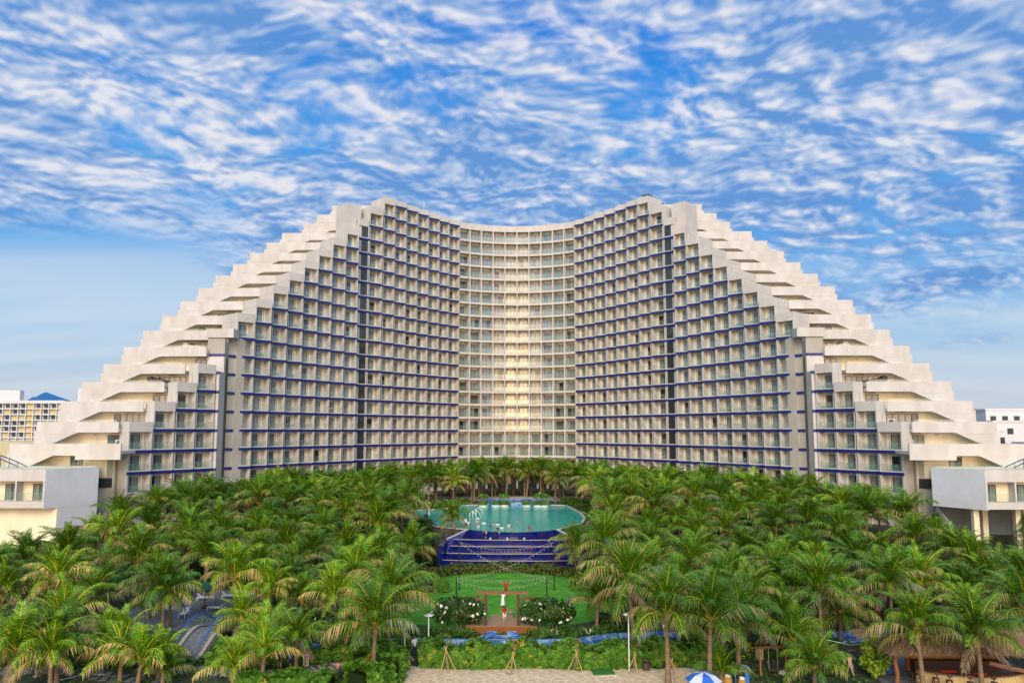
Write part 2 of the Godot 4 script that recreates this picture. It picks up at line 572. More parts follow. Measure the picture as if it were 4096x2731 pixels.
func fit_rooms() -> void:
	# blue tiled bands: the 300 that show largest one by one
	var s := nearest(bands)
	var box := BoxMesh.new()
	box.size = Vector3(1, 0.47, 0.14)
	box.material = M.blue_tile
	var rest := []
	for i in s.size():
		var b = s[i]
		var t: Transform3D = b.f * Transform3D(Basis.from_scale(Vector3(b.w + 0.01, 1, 1)), Vector3(b.w * 0.5, b.y, 0.0))
		if i < 300:
			var o := part(hotel, "blue_band", box)
			o.transform = t
		else:
			rest.append(t)
	many(hotel, "blue_band", box, rest)
	# doors and glass rails
	var frames := ArrayMesh.new()
	var fm := MB.new()
	# a unit door, 1 wide and 2.25 high, base at 0
	for x in [-0.48, 0.0, 0.48]:
		fm.box(Vector3(x, 1.125, 0), Vector3(0.045, 2.25, 0.1))
	fm.box(Vector3(0, 2.225, 0), Vector3(1.0, 0.06, 0.1))
	fm.box(Vector3(0, 0.03, 0), Vector3(1.0, 0.06, 0.1))
	frames = fm.mesh(M.window_frame)
	var pane := BoxMesh.new()
	pane.size = Vector3(0.435, 2.14, 0.03)
	var rail_steel := MB.new()
	rail_steel.box(Vector3(0, 1.04, 0), Vector3(1, 0.035, 0.05))
	for x in [-0.25, 0.25]:
		rail_steel.box(Vector3(x, 0.52, 0), Vector3(0.014, 1.04, 0.035))
	var rail_glass := MB.new()
	rail_glass.box(Vector3(0, 0.52, 0), Vector3(0.995, 0.98, 0.012))
	var rail := rail_glass.into(rail_steel.mesh(M.steel), M.rail_glass)
	s = nearest(rooms)
	var far_frames := []
	var far_rails := []
	var far_panes := {}
	var r := RandomNumberGenerator.new()
	r.seed = 4
	for i in s.size():
		var q = s[i]
		var kinds := [0, 0, 0, 1, 1, 2, 6, 6]
		var a: int = kinds[r.randi() % 8]
		var b: int = a
		var roll := r.randf()
		if roll < 0.10: b = 3
		elif roll < 0.17: a = 4; b = 3
		elif roll < 0.27: b = 4
		elif roll < 0.33: a = 5; b = 5
		elif roll < 0.40: a = 3; b = 3
		if r.randf() < 0.5:
			var e := a
			a = b
			b = e
		var t: Transform3D = q.f * Transform3D(Basis.from_scale(Vector3(q.dw, 1, 1)), Vector3(q.door_x, q.y, -q.deep + 0.06))
		var pa := Transform3D(Basis.IDENTITY, Vector3(-0.24, 1.125, -0.02))
		var pb := Transform3D(Basis.IDENTITY, Vector3(0.24, 1.125, 0.012))
		var ry: float = q.w - 2.0 * q.fin
		var tr: Transform3D = q.f * Transform3D(Basis.from_scale(Vector3(ry, 1, 1)), Vector3(q.w * 0.5, q.y, -0.07))
		if i < 300:
			var d := part(hotel, "balcony_door", frames)
			d.transform = t
			part(d, "pane", pane, M["pane_%d" % a]).transform = pa
			part(d, "pane", pane, M["pane_%d" % b]).transform = pb
			part(hotel, "balcony_rail", rail).transform = tr
		else:
			far_frames.append(t)
			far_rails.append(tr)
			for e in [[a, pa], [b, pb]]:
				if not far_panes.has(e[0]): far_panes[e[0]] = []
				far_panes[e[0]].append(t * e[1])
	many(hotel, "balcony_door", frames, far_frames)
	many(hotel, "balcony_rail", rail, far_rails)
	for k in far_panes:
		var pm := pane.duplicate()
		pm.material = M["pane_%d" % k]
		many(hotel, "pane", pm, far_panes[k])

const TERRACE_Z := [-193.0, -189.0, -184.5, -180.0, -175.3, -171.0, -166.5, -161.8, -157.6, -153.4, -149.6, -145.5, -141.8, -138.3, -134.1, -130.4, -126.4, -122.5]
const TERRACE_REAR := [46.0, 48.6, 50.6, 54.3, 56.3, 58.5, 60.4, 62.2, 63.9, 65.6, 67.3, 68.8, 70.4, 72.0, 73.3, 74.6, 75.9, 77.5]
const TERRACE_IN := [35.3, 38.5, 39.5, 41.6, 43.7, 45.6, 47.6, 49.5, 51.3, 53.2, 55.1, 55.2, 55.4, 57.6, 59.2, 60.8, 62.7, 60.2]

func build_terraces(s: float) -> void:
	var flip := func(p: PackedVector2Array) -> PackedVector2Array:
		var q := PackedVector2Array()
		for e in p:
			q.append(Vector2(e.x * s, e.y))
		return q
	var r := RandomNumberGenerator.new()
	r.seed = 9 if s > 0 else 10
	for k in 18:
		var z: float = TERRACE_Z[k]
		var xr: float = -TERRACE_REAR[k]
		var xi: float = -TERRACE_IN[k]
		var yt := L(k) + 1.35
		var yb := L(k) - 0.35
		var yl := L(k + 1) + 0.3
		var m := MB.new()
		var outline := PackedVector2Array([Vector2(xr, yl), Vector2(xr, yt), Vector2(xi, yt), Vector2(xi, yb), Vector2(xr + 6.7, yb), Vector2(xr + 6.3, yb - 0.12), Vector2(xr + 2.4, L(k + 1) + 1.15), Vector2(xr + 1.6, L(k + 1) + 1.05), Vector2(xr + 0.6, yl)])
		if k == 17:
			outline = PackedVector2Array([Vector2(xr, L(19) + 2.0), Vector2(xr, yt), Vector2(xi, yt), Vector2(xi, yb - 0.75), Vector2(xi - 7.0, yb - 0.75), Vector2(xi - 7.0, yb - 0.1), Vector2(xr + 7.0, yb - 0.1), Vector2(xr + 6.6, yb - 0.2), Vector2(xr + 2.6, L(18) + 1.0), Vector2(xr + 1.6, L(18) + 0.9), Vector2(xr + 0.4, L(18) + 0.2)])
		m.plate(flip.call(outline), z - 0.3, z)
		# the rear block the steps run along, and its outer pilaster
		m.prism(flip.call(PackedVector2Array([Vector2(xr + 0.01, z - 0.3), Vector2(xr + 0.35, z - 0.3), Vector2(xr + 0.35, z - 9.0), Vector2(xr + 0.01, z - 9.0)])), L(k + 1) - 3.0, yt - 0.004)
		m.prism(flip.call(PackedVector2Array([Vector2(xr - 0.55, z - 0.35), Vector2(xr + 0.02, z - 0.35), Vector2(xr + 0.02, z - 8.0), Vector2(xr - 0.55, z - 8.0)])), L(k + 1) - 3.0, L(k) - 0.15)
		# thin ledges
		m.box(Vector3(s * (xr + 2.9), L(k) - 0.55, z + 0.015), Vector3(4.2, 0.06, 0.06))
		# terrace floor and ceiling of the recess
		m.prism(flip.call(PackedVector2Array([Vector2(xr + 0.36, z - 0.3), Vector2(xi + 0.02, z - 0.3), Vector2(xi + 0.02, z - 7.5), Vector2(xr + 0.36, z - 7.5)])), L(k) - 0.25, L(k) + 0.22)
		if k < 17:
			part(hotel, "terrace_parapet", m.mesh(M.white_paint))
		else:
			part(hotel, "terrace_parapet", m.mesh(M.white_paint))
		# the set-back end wall below this terrace
		var wall := MB.new()
		var xe := xi + 2.2 if k < 16 else -61.5 if k == 16 else -63.6
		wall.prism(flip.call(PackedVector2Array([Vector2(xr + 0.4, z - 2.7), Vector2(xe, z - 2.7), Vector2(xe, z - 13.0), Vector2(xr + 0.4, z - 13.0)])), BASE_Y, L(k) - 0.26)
		part(hotel, "end_wall", wall.mesh(M.warm_lit_cream))
		# window, vents and lamps on that wall
		var wz := z - 2.7
		var wide: float = [2.1, 4.9, 2.1, 5.2][k % 4] if k > 8 else 1.9
		if k == 17: wide = 1.9
		var wx := xi - 0.9 - wide * 0.5 if k != 17 else xi - 8.2
		var wf := MB.new()
		var wy := L(k + 1) + 0.35
		var panes := int(round(wide / 1.0))
		for i in panes + 1:
			wf.box(Vector3(s * (wx - wide * 0.5 + wide * i / panes), wy + 1.15, wz + 0.03), Vector3(0.08, 2.3, 0.1))
		wf.box(Vector3(s * wx, wy + 2.27, wz + 0.03), Vector3(wide, 0.08, 0.1))
		wf.box(Vector3(s * wx, wy + 0.04, wz + 0.03), Vector3(wide, 0.08, 0.1))
		var wn := part(hotel, "terrace_window", wf.mesh(M.window_frame))
		for i in panes:
			var pb := MB.new()
			pb.box(Vector3(s * (wx - wide * 0.5 + wide * (i + 0.5) / panes), wy + 1.15, wz + 0.015), Vector3(wide / panes - 0.08, 2.15, 0.03))
			part(wn, "pane", pb.mesh(M["pane_%d" % [2, 2, 3, 4][r.randi() % 4]]))
		var vb := MB.new()
		vb.box(Vector3(s * (wx + 0.1), wy + 2.62, wz + 0.02), Vector3(minf(wide * 0.7, 1.9), 0.2, 0.05))
		part(hotel, "vent", vb.mesh(M.vent))
		for e in [0.0, 0.28]:
			var sb := MB.new()
			sb.ball(Vector3(s * (xr + 8.0 + e), wy + 2.35, wz + 0.1), Vector3(0.1, 0.1, 0.1), 4, 6)
			part(hotel, "spotlight", sb.mesh(M.grey_metal))
		# glass guard on top of the lower parapets
		if k > 10:
			var gb := MB.new()
			var gw := (xi - xr) * 0.62
			gb.box(Vector3(s * (xi - gw * 0.5 - 0.4), yt + 0.17, z - 0.15), Vector3(gw, 0.34, 0.02))
			part(hotel, "glass_guard", gb.mesh(M.rail_glass))

func wing_blocks(s: float) -> void:
	# bodies of the end rooms behind their balconies, up to their parapets
	for b in bays:
		if b.side != s or b.kind == "middle":
			continue
		var d: Vector2 = (b.l - b.r).normalized()
		var inward := Vector2(-d.y, d.x) * (1.0 if s < 0 else -1.0)
		if inward.y > 0.0: inward = -inward
		var reach := 5.7 if b.kind != "end" else 2.6
		var fl: Vector2 = b.l + inward * (1.46 if b.kind != "strip" else 1.0)
		var fr: Vector2 = b.r + inward * (1.46 if b.kind != "strip" else 1.0)
		var bl: Vector2 = b.l + inward * reach
		var br: Vector2 = b.r + inward * 9.0 - d * 1.5
		var bl2: Vector2 = bl + Vector2(0, -4.0)
		var m := MB.new()
		if b.kind == "blue":
			m.prism(PackedVector2Array([fl, fr, b.r + inward * 14.0, b.l + inward * 14.0]), BASE_Y, L(0) + 0.6)
		else:
			m.prism(PackedVector2Array([fl, fr, br, bl2, bl]), BASE_Y, L(b.top) + 1.34)
			# a drip line on the end wall
			if b.kind != "strip" and b.kind != "end":
				var o := -inward.orthogonal() * (1.0 if s > 0 else -1.0)
				var p0: Vector2 = fl.lerp(bl, 0.12)
				var p1: Vector2 = fl.lerp(bl, 0.95)
				var side_out: Vector2 = d * 0.02
				m.bar(Vector3(p0.x + side_out.x, L(b.top) - 0.2, p0.y + side_out.y), Vector3(p1.x + side_out.x, L(b.top) - 0.2, p1.y + side_out.y), 0.05, 0.07)
		part(hotel, "wing_block", m.mesh(M.white_paint))

func build_hotel() -> void:
	hotel = thing("hotel", "huge white crescent hotel with stepped ends, blue bands and rows of balconies", "hotel", Vector3.ZERO)
	lay_out_bays()
	for b in bays:
		build_bay(b)
	fit_rooms()
	for s in [1.0, -1.0]:
		build_terraces(s)
		wing_blocks(s)
	# the middle: body behind the arc, curved parapet
	var m := MB.new()
	var arc := PackedVector2Array()
	var arc_out := PackedVector2Array()
	for i in 31:
		var a := deg_to_rad(lerpf(-36.2, 36.2, i / 30.0))
		var c := Vector2(0, -187.9)
		var d := Vector2(sin(a), -cos(a))
		arc.append(c + d * 27.46)
		arc_out.append(c + d * 26.0)
	var body := arc.duplicate()
	body.append(Vector2(26, -215))
	body.append(Vector2(10, -229))
	body.append(Vector2(-10, -229))
	body.append(Vector2(-26, -215))
	m.prism(body, BASE_Y, L(0) + 0.6)
	var ring := arc_out.duplicate()
	for i in 31:
		ring.append(arc[30 - i])
	m.prism(ring, L(0) - 0.27, L(0) + 1.42)
	part(hotel, "middle_block", m.mesh(M.white_paint))
	for s in [1.0, -1.0]:
		# the stair core that rises behind the window shaft
		var core := MB.new()
		core.prism(PackedVector2Array([Vector2(s * -36.3, -181.6), Vector2(s * -39.0, -179.0), Vector2(s * -42.5, -183.0), Vector2(s * -40.0, -187.0)]), L(6), L(1) + 1.5)
		part(hotel, "stair_core", core.mesh(M.white_paint))
		# the blank grey panel and the recess beside it
		var g := MB.new()
		g.plate(PackedVector2Array([Vector2(s * -55.6, L(12) + 0.22), Vector2(s * -52.5, L(12) + 0.22), Vector2(s * -52.5, L(11) - 0.2), Vector2(s * -55.6, L(11) - 0.2)]), -143.6, -143.0)
		part(hotel, "grey_panel", g.mesh(M.grey_paint))
		g = MB.new()
		g.plate(PackedVector2Array([Vector2(s * -55.6, BASE_Y), Vector2(s * -52.5, BASE_Y), Vector2(s * -52.5, L(12) - 0.26), Vector2(s * -55.6, L(12) - 0.26)]), -143.6, -142.95)
		g.plate(PackedVector2Array([Vector2(s * -55.9, L(11) - 0.25), Vector2(s * -50.9, L(11) - 0.25), Vector2(s * -50.9, L(11) + 1.36), Vector2(s * -55.9, L(11) + 1.36)]), -145.4, -142.7)
		g.plate(PackedVector2Array([Vector2(s * -54.6, BASE_Y), Vector2(s * -52.4, BASE_Y), Vector2(s * -52.4, L(13) + 0.2), Vector2(s * -54.6, L(13) + 0.2)]), -143.0, -140.6)
		part(hotel, "blank_wall", g.mesh(M.white_paint))
		var rc := MB.new()
		rc.prism(PackedVector2Array([Vector2(s * -50.2, -147.0), Vector2(s * -51.3, -145.6), Vector2(s * -52.6, -147.0), Vector2(s * -52.6, -150.0), Vector2(s * -50.0, -150.0)]), BASE_Y, L(11))
		rc.prism(PackedVector2Array([Vector2(s * -52.5, -144.9), Vector2(s * -51.0, -146.4), Vector2(s * -51.0, -149.0), Vector2(s * -52.9, -149.0)]), BASE_Y, L(11) - 0.3)
		part(hotel, "recess_wall", rc.mesh(M.grey_paint))
		for k in range(12, 20):
			var bb := MB.new()
			if k == 12:
				bb.box(Vector3(s * -54.05, L(k) - 0.02, -143.05), Vector3(3.1, 0.47, 0.4))
			else:
				bb.box(Vector3(s * -53.5, L(k) - 0.02, -140.68), Vector3(2.2, 0.47, 0.4))
			bb.bar(Vector3(s * -52.45, L(k) - 0.02, -144.85), Vector3(s * -51.35, L(k) - 0.02, -145.85), 0.2, 0.47)
			if k < 19: part(hotel, "blue_band", bb.mesh(M.blue_tile))
		# grey cladding and white plinth under the lowest balconies
		for b in bays:
			if b.side != s or b.kind == "middle":
				continue
			var f := frame_of(b)
			var w: float = (b.l - b.r).length()
			var cl := MB.new()
			cl.box(f * Vector3(w * 0.5, L(19) - 0.92, -0.95), Vector3(w, 1.3, 1.5), f.basis)
			part(hotel, "grey_fascia", cl.mesh(M.grey_cladding))
			if b.kind == "end":
				cl = MB.new()
				cl.box(f * Vector3(w * 0.62, L(19) - 0.7, -0.1), Vector3(w * 0.4, 0.9, 0.9), f.basis)
				part(hotel, "fascia_box", cl.mesh(M.grey_paint))
				if s > 0:
					cl = MB.new()
					cl.box(f * Vector3(w * 0.5, (BASE_Y + L(19) - 1.57) * 0.5, -1.2), Vector3(w + 0.4, L(19) - 1.57 - BASE_Y, 1.0), f.basis)
					part(hotel, "plinth", cl.mesh(M.white_paint))
		build_end_house(s)
	# lobby front below the middle
	for i in 12:
		var a := deg_to_rad(lerpf(-36.0, 36.0, (i + 0.5) / 12.0))
		var d := Vector2(sin(a), -cos(a))
		var c := Vector2(0, -187.9) + d * 27.0
		var gm := MB.new()
		var bs := Basis(Vector3.UP, -a)
		gm.box(Vector3(c.x, 6.2, c.y), Vector3(2.6, 4.4, 0.1), bs)
		part(hotel, "lobby_window", gm.mesh(M.lobby_glass))
		var pm := MB.new()
		var a2 := deg_to_rad(lerpf(-36.0, 36.0, i / 12.0))
		pm.box(Vector3(sin(a2) * 26.3, 6.4, -187.9 - cos(a2) * 26.3), Vector3(0.5, 4.8, 0.5), Basis(Vector3.UP, -a2))
		part(hotel, "lobby_column", pm.mesh(M.grey_paint))
	var sl := MB.new()
	sl.prism(ring, L(19) - 0.9, L(19) - 0.27)
	part(hotel, "lobby_soffit", sl.mesh(M.grey_cladding))

func build_end_house(s: float) -> void:
	# the low house at each end of the crescent: blank flank coloured with its blue skylight, a row of balconies, glass guard on the roof
	var yt := L(18) + 1.35
	var P := func(x: float, z: float) -> Vector2: return Vector2(s * x, z)
	var m := MB.new()
	m.prism(PackedVector2Array([P.call(-65.9, -113.5), P.call(-62.1, -119.3), P.call(-64.5, -124.0), P.call(-90.0, -124.0), P.call(-90.0, -113.5)]), L(19) - 0.75, yt - 0.01)
	part(hotel, "end_house_block", m.mesh(M.warm_lit_cream))
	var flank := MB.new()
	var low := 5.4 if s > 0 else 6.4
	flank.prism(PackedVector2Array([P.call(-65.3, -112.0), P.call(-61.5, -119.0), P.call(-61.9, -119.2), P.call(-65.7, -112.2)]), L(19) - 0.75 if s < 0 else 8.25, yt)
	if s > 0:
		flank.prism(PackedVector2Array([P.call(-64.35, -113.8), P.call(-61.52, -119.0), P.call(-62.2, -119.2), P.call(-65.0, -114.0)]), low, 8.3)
	part(hotel, "blank_flank", flank.mesh(M.sky_tinted_paint))
	var w := MB.new()
	# front parapet, floor edge, fins
	w.box(Vector3(s * -77.6, (L(18) - 0.3 + yt) * 0.5, -112.75), Vector3(24.6, yt - L(18) + 0.3, 1.5))
	w.box(Vector3(s * -77.6, L(19) - 0.14, -112.75), Vector3(24.6, 0.95, 1.5))
	for i in 7:
		w.box(Vector3(s * (-65.45 - i * 3.95), L(19) + 1.7, -112.75), Vector3(0.24, 2.8, 1.5))
	part(hotel, "end_house_front", w.mesh(M.white_paint))
	for i in 6:
		rooms_extra(s, -65.45 - i * 3.95)
	if s > 0:
		# lower storey set back, a grey strip window and a dark window beside it
		var lo := MB.new()
		lo.prism(PackedVector2Array([P.call(-64.4, -113.7), P.call(-90.0, -113.7), P.call(-90.0, -123.0), P.call(-62.0, -119.5)]), BASE_Y - 1.0, L(19) - 0.76)
		part(hotel, "end_house_base", lo.mesh(M.warm_lit_cream))
	else:
		for i in 7:
			var cl := MB.new()
			cl.box(Vector3(s * (-65.0 - i * 2.9), 5.3, -114.5 - (i % 2) * 3.0), Vector3(0.75, 6.2, 0.75))
			part(hotel, "column", cl.mesh(M.warm_lit_cream))
		var dark := MB.new()
		dark.prism(PackedVector2Array([P.call(-63.5, -121.0), P.call(-90.0, -121.0), P.call(-90.0, -123.0), P.call(-63.5, -123.0)]), BASE_Y - 1.0, L(19) - 0.76)
		part(hotel, "undercroft_wall", dark.mesh(M.grey_cladding))
	var g := MB.new()
	g.bar(Vector3(s * -65.5, yt + 0.4, -112.3), Vector3(s * -61.7, yt + 0.4, -119.0), 0.02, 0.8)
	g.box(Vector3(s * -77.6, yt + 0.4, -112.2), Vector3(24.4, 0.8, 0.02))
	part(hotel, "glass_guard", g.mesh(M.rail_glass))
	# the recess between the end house and the wing: dark strip window and a stair with a white balustrade
	var sw := MB.new()
	sw.box(Vector3(s * -64.3, 11.0, -124.9), Vector3(3.6, 1.5, 0.12))
	part(hotel, "strip_window", sw.mesh(M.tall_glass))
	var back := MB.new()
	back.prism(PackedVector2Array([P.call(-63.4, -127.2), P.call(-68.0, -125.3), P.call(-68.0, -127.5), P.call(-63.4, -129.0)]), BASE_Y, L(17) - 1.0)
	part(hotel, "end_wall", back.mesh(M.warm_lit_cream))
	var side := MB.new()
	side.prism(PackedVector2Array([P.call(-61.0, -126.25), P.call(-63.7, -128.7), P.call(-63.5, -129.2), P.call(-60.9, -126.9)]), BASE_Y, L(17))
	part(hotel, "wing_end_wall", side.mesh(M.white_paint))
	var st := MB.new()
	for i in 12:
		st.box(Vector3(s * -62.0, 7.0 - i * 0.17, -121.5 + i * 0.3), Vector3(2.2, 0.16, 0.32))
	part(hotel, "outside_stair", st.mesh(M.grey_cladding))
	var bal := MB.new()
	bal.bar(Vector3(s * -63.2, 7.4, -121.5), Vector3(s * -63.2, 5.2, -117.9), 0.15, 1.2)
	part(hotel, "stair_balustrade", bal.mesh(M.white_paint))
	# curved glass roof over the terrace stair
	var cf := MB.new()
	var cg := MB.new()
	var prev := Vector3(s * -71.2, yt + 0.2, -117.0)
	for i in 5:
		var t := (i + 1) / 5.0
		var q := Vector3(s * (-71.2 - 6.5 * t), yt + 0.2 + 1.9 * sin(t * PI * 0.5), -117.0)
		cf.bar(prev, q, 0.12, 0.12)
		cf.bar(prev, Vector3(prev.x, yt, -117.0), 0.08, 0.08)
		cf.bar(prev + Vector3(0, 0, 2), q + Vector3(0, 0, 2), 0.12, 0.12)
		cg.quad(prev, q, q + Vector3(0, 0, 2), prev + Vector3(0, 0, 2))
		prev = q
	var can := part(hotel, "canopy_frame", cf.mesh(M.black_metal))
	part(can, "canopy_glass", cg.mesh(M.rail_glass))

func rooms_extra(s: float, x0: float) -> void:
	# a room of an end house, between the fin at x0 and the next
	var dw := 1.9
	var dx := x0 - 0.12 - 0.35 - dw * 0.5
	if s < 0: dx = x0 - 0.15 - dw * 0.5
	var fm := MB.new()
	for x in [-0.48, 0.0, 0.48]:
		fm.box(Vector3(s * dx + x * dw, L(19) + 0.35 + 1.15, -113.45), Vector3(0.08, 2.3, 0.1))
	fm.box(Vector3(s * dx, L(19) + 2.62, -113.45), Vector3(dw, 0.07, 0.1))
	var d := part(hotel, "balcony_door", fm.mesh(M.window_frame))
	for x in [-0.24, 0.24]:
		var pm := MB.new()
		pm.box(Vector3(s * dx + x * dw, L(19) + 1.5, -113.46), Vector3(dw * 0.43, 2.2, 0.03))
		part(d, "pane", pm.mesh(M.pane_3 if x * s > 0 else M.pane_1))
	var g := MB.new()
	g.box(Vector3(s * (x0 - 1.97), L(19) + 0.9, -112.1), Vector3(3.6, 1.05, 0.015))
	var st := MB.new()
	st.box(Vector3(s * (x0 - 1.97), L(19) + 1.44, -112.1), Vector3(3.6, 0.04, 0.05))
	for x in [-0.9, 0.9]:
		st.box(Vector3(s * (x0 - 1.97) + x, L(19) + 0.9, -112.1), Vector3(0.02, 1.05, 0.04))
	part(hotel, "balcony_rail", g.into(st.mesh(M.steel), M.rail_glass))

# ---------------------------------------------------------------- ground, lawn, pool, cascade, river, paths
const RIVER := [Vector2(-60, -73.0), Vector2(-37.2, -70.9), Vector2(-31.6, -70.7), Vector2(-25.0, -70.9), Vector2(-18.8, -71.3), Vector2(-14.9, -73.2), Vector2(-9.1, -74.8), Vector2(-4.0, -74.5), Vector2(-2.0, -74.3), Vector2(1.5, -74.3), Vector2(5.2, -74.7), Vector2(11.2, -76.9), Vector2(14.5, -77.6), Vector2(17.5, -76.6), Vector2(21.0, -75.2), Vector2(25.3, -76.0), Vector2(30.5, -77.6), Vector2(40.0, -79.0), Vector2(60.0, -80.0)]
const WATER_Y := 3.97

func river_far(x: float) -> float:
	for i in RIVER.size() - 1:
		if x >= RIVER[i].x and x <= RIVER[i + 1].x:
			var t: float = (x - RIVER[i].x) / (RIVER[i + 1].x - RIVER[i].x)
			t = t * t * (3.0 - 2.0 * t)
			return lerpf(RIVER[i].y, RIVER[i + 1].y, t)
	return -74.0

func river_near(x: float) -> float:
	return river_far(x) + 2.3 + 0.9 * smoothstep(11.0, 13.0, x) * smoothstep(17.5, 15.5, x)

func pool_outline() -> PackedVector2Array:
	var p := PackedVector2Array()
	for i in 17:
		var t := i / 16.0
		var x := lerpf(-6.9, 6.9, t)
		p.append(Vector2(x, -121.3 - 3.3 * pow(absf(x / 6.9), 2.0)))
	var knots := [Vector2(8.8, -128.4), Vector2(11.2, -133.5), Vector2(12.4, -141), Vector2(12.2, -150), Vector2(11.2, -159), Vector2(10.3, -165.4), Vector2(7.0, -166.2), Vector2(3.6, -167.4), Vector2(0, -168), Vector2(-4, -167.4), Vector2(-7.4, -166.3), Vector2(-10.3, -165.4), Vector2(-12.2, -161.0), Vector2(-14.2, -157.2), Vector2(-17.6, -155.2), Vector2(-21.2, -152.4), Vector2(-22.2, -148), Vector2(-20.4, -144.4), Vector2(-18.4, -140.6), Vector2(-16.4, -136.6), Vector2(-14.2, -131.6), Vector2(-11.4, -128.0), Vector2(-9.4, -126.4)]
	for k in knots:
		p.append(k)
	return p

func height_at(x: float, z: float) -> float:
	var h := 4.0 * smoothstep(lerpf(-112.0, -100.0, smoothstep(15.0, 24.0, absf(x))), -124.0, z)
	if z > -124.5 and z < -108.0:
		h = lerpf(-0.4, h, smoothstep(10.2, 12.5, absf(x)))
	if z < -118.0 and z > -172.0 and x > -26.0 and x < 16.0:
		if Geometry2D.is_point_in_polygon(Vector2(x, z), wide_pool):
			h = minf(h, 2.2)
	if z < -68.0 and z > -82.0 and absf(x) < 60.0:
		var a := river_far(x)
		var b := river_near(x)
		if z > a - 0.1 and z < b + 0.1:
			h = -1.1
	return h

var wide_pool: PackedVector2Array

func make_ground() -> void:
	wide_pool = pool_outline()
	var grown := Geometry2D.offset_polygon(wide_pool, 0.25)
	if grown.size(): wide_pool = grown[0]
	var grit := mottled(512, 31, 0.01, Color(0.55, 0.55, 0.5), Color(1, 1, 1), 1.8, 0.9)
	mat("ground", Color.WHITE, 0.95, {"vertex_color_use_as_albedo": true, "albedo_texture": grit, "uv1_triplanar": true, "uv1_world_triplanar": true, "uv1_scale": Vector3(0.21, 0.21, 0.21)})
	mat("lawn", lin(0.085, 0.34, 0.004), 0.95, {"albedo_texture": mottled(512, 33, 0.008, Color(0.76, 0.80, 0.7), Color(1, 1, 1), 1.5, 0.6), "uv1_triplanar": true, "uv1_world_triplanar": true, "uv1_scale": Vector3(0.09, 0.09, 0.09)})
	var bi := noise_image(512, 41, 0.03, 5)
	bi.convert(Image.FORMAT_RGBA8)
	bi.bump_map_to_normal_map(4.0)
	var bumps := ImageTexture.create_from_image(bi)
	mat("sand", lin(0.84, 0.67, 0.45), 0.95, {"albedo_texture": mottled(512, 35, 0.02, Color(0.82, 0.78, 0.72), Color(1, 1, 1), 1.5, 0.6), "uv1_triplanar": true, "uv1_world_triplanar": true, "uv1_scale": Vector3(0.16, 0.16, 0.16), "normal_enabled": true, "normal_texture": bumps, "normal_scale": 0.6})
	mat("paving", lin(0.20, 0.21, 0.225), 0.85, {"albedo_texture": mottled(256, 37, 0.03, Color(0.7, 0.7, 0.72), Color(1, 1, 1), 1.5, 0.7), "uv1_triplanar": true, "uv1_world_triplanar": true, "uv1_scale": Vector3(0.4, 0.4, 0.4)})
	# blue mosaics: small square tiles in mixed tones
	var mos := func(seed_: int, tones: Array, joint: Color) -> ImageTexture:
		var r := RandomNumberGenerator.new()
		r.seed = seed_
		var im := Image.create(512, 512, false, Image.FORMAT_RGB8)
		im.fill(joint)
		var patch := fnl(seed_, 0.07, 2)
		for i in 64:
			for k in 64:
				var t := clampf(patch.get_noise_2d(i, k) * 1.2 + 0.5, 0.0, 0.999)
				var c: Color = tones[int(clampf(t * tones.size() + r.randf_range(-1.2, 1.2), 0, tones.size() - 1))]
				im.fill_rect(Rect2i(i * 8, k * 8, 7, 7), c * r.randf_range(0.85, 1.1))
		return ImageTexture.create_from_image(im)
	var deep: ImageTexture = mos.call(3, [Color(0.03, 0.09, 0.36), Color(0.04, 0.14, 0.50), Color(0.06, 0.18, 0.54), Color(0.13, 0.10, 0.36), Color(0.19, 0.15, 0.36)], Color(0.09, 0.13, 0.32))
	var light: ImageTexture = mos.call(8, [Color(0.12, 0.34, 0.66), Color(0.22, 0.47, 0.74), Color(0.44, 0.63, 0.80), Color(0.18, 0.42, 0.72), Color(0.62, 0.74, 0.82)], Color(0.44, 0.56, 0.66))
	var tri := {"uv1_triplanar": true, "uv1_world_triplanar": true, "uv1_triplanar_sharpness": 6.0}
	mat("deep_mosaic", Color(1, 1, 1), 0.12, tri.merged({"albedo_texture": deep, "uv1_scale": Vector3(0.14, 0.14, 0.14), "metallic_specular": 0.6}))
	mat("light_mosaic", Color(1, 1, 1), 0.25, tri.merged({"albedo_texture": light, "uv1_scale": Vector3(0.13, 0.13, 0.13)}))
	mat("pool_floor", lin(0.10, 0.62, 0.54), 0.5, tri.merged({"albedo_texture": mottled(256, 39, 0.03, Color(0.8, 0.88, 0.9), Color(1, 1, 1), 1.2, 0.5), "uv1_scale": Vector3(0.1, 0.1, 0.1)}))
	var rip := noise_image(512, 43, 0.018, 3)
	var rn: Image = rip.duplicate()
	rn.convert(Image.FORMAT_RGBA8)
	rn.bump_map_to_normal_map(3.0)
	var ripple := ImageTexture.create_from_image(rn)
	mat("water", Color(0.10, 0.78, 0.70, 0.7), 0.04, tri.merged({"transparency": BaseMaterial3D.TRANSPARENCY_ALPHA, "normal_enabled": true, "normal_texture": ripple, "normal_scale": 0.9, "uv1_scale": Vector3(0.22, 0.22, 0.6), "metallic_specular": 0.35}))
	mat("river_water", Color(0.02, 0.25, 0.55, 0.5), 0.04, tri.merged({"transparency": BaseMaterial3D.TRANSPARENCY_ALPHA, "normal_enabled": true, "normal_texture": ripple, "normal_scale": 0.35, "uv1_scale": Vector3(0.3, 0.3, 0.3)}))
	mat("coping", lin(0.55, 0.53, 0.48), 0.5)
	mat("wet_edge", lin(0.42, 0.36, 0.26), 0.15)
	# one sheet to the horizon, fine in the garden
	var xs := [-16000.0, -6000.0, -2500.0, -1000.0, -400.0, -180.0, -110.0, -84.0]
	var x := -70.0
	while x <= 70.0:
		xs.append(x)
		x += 1.0
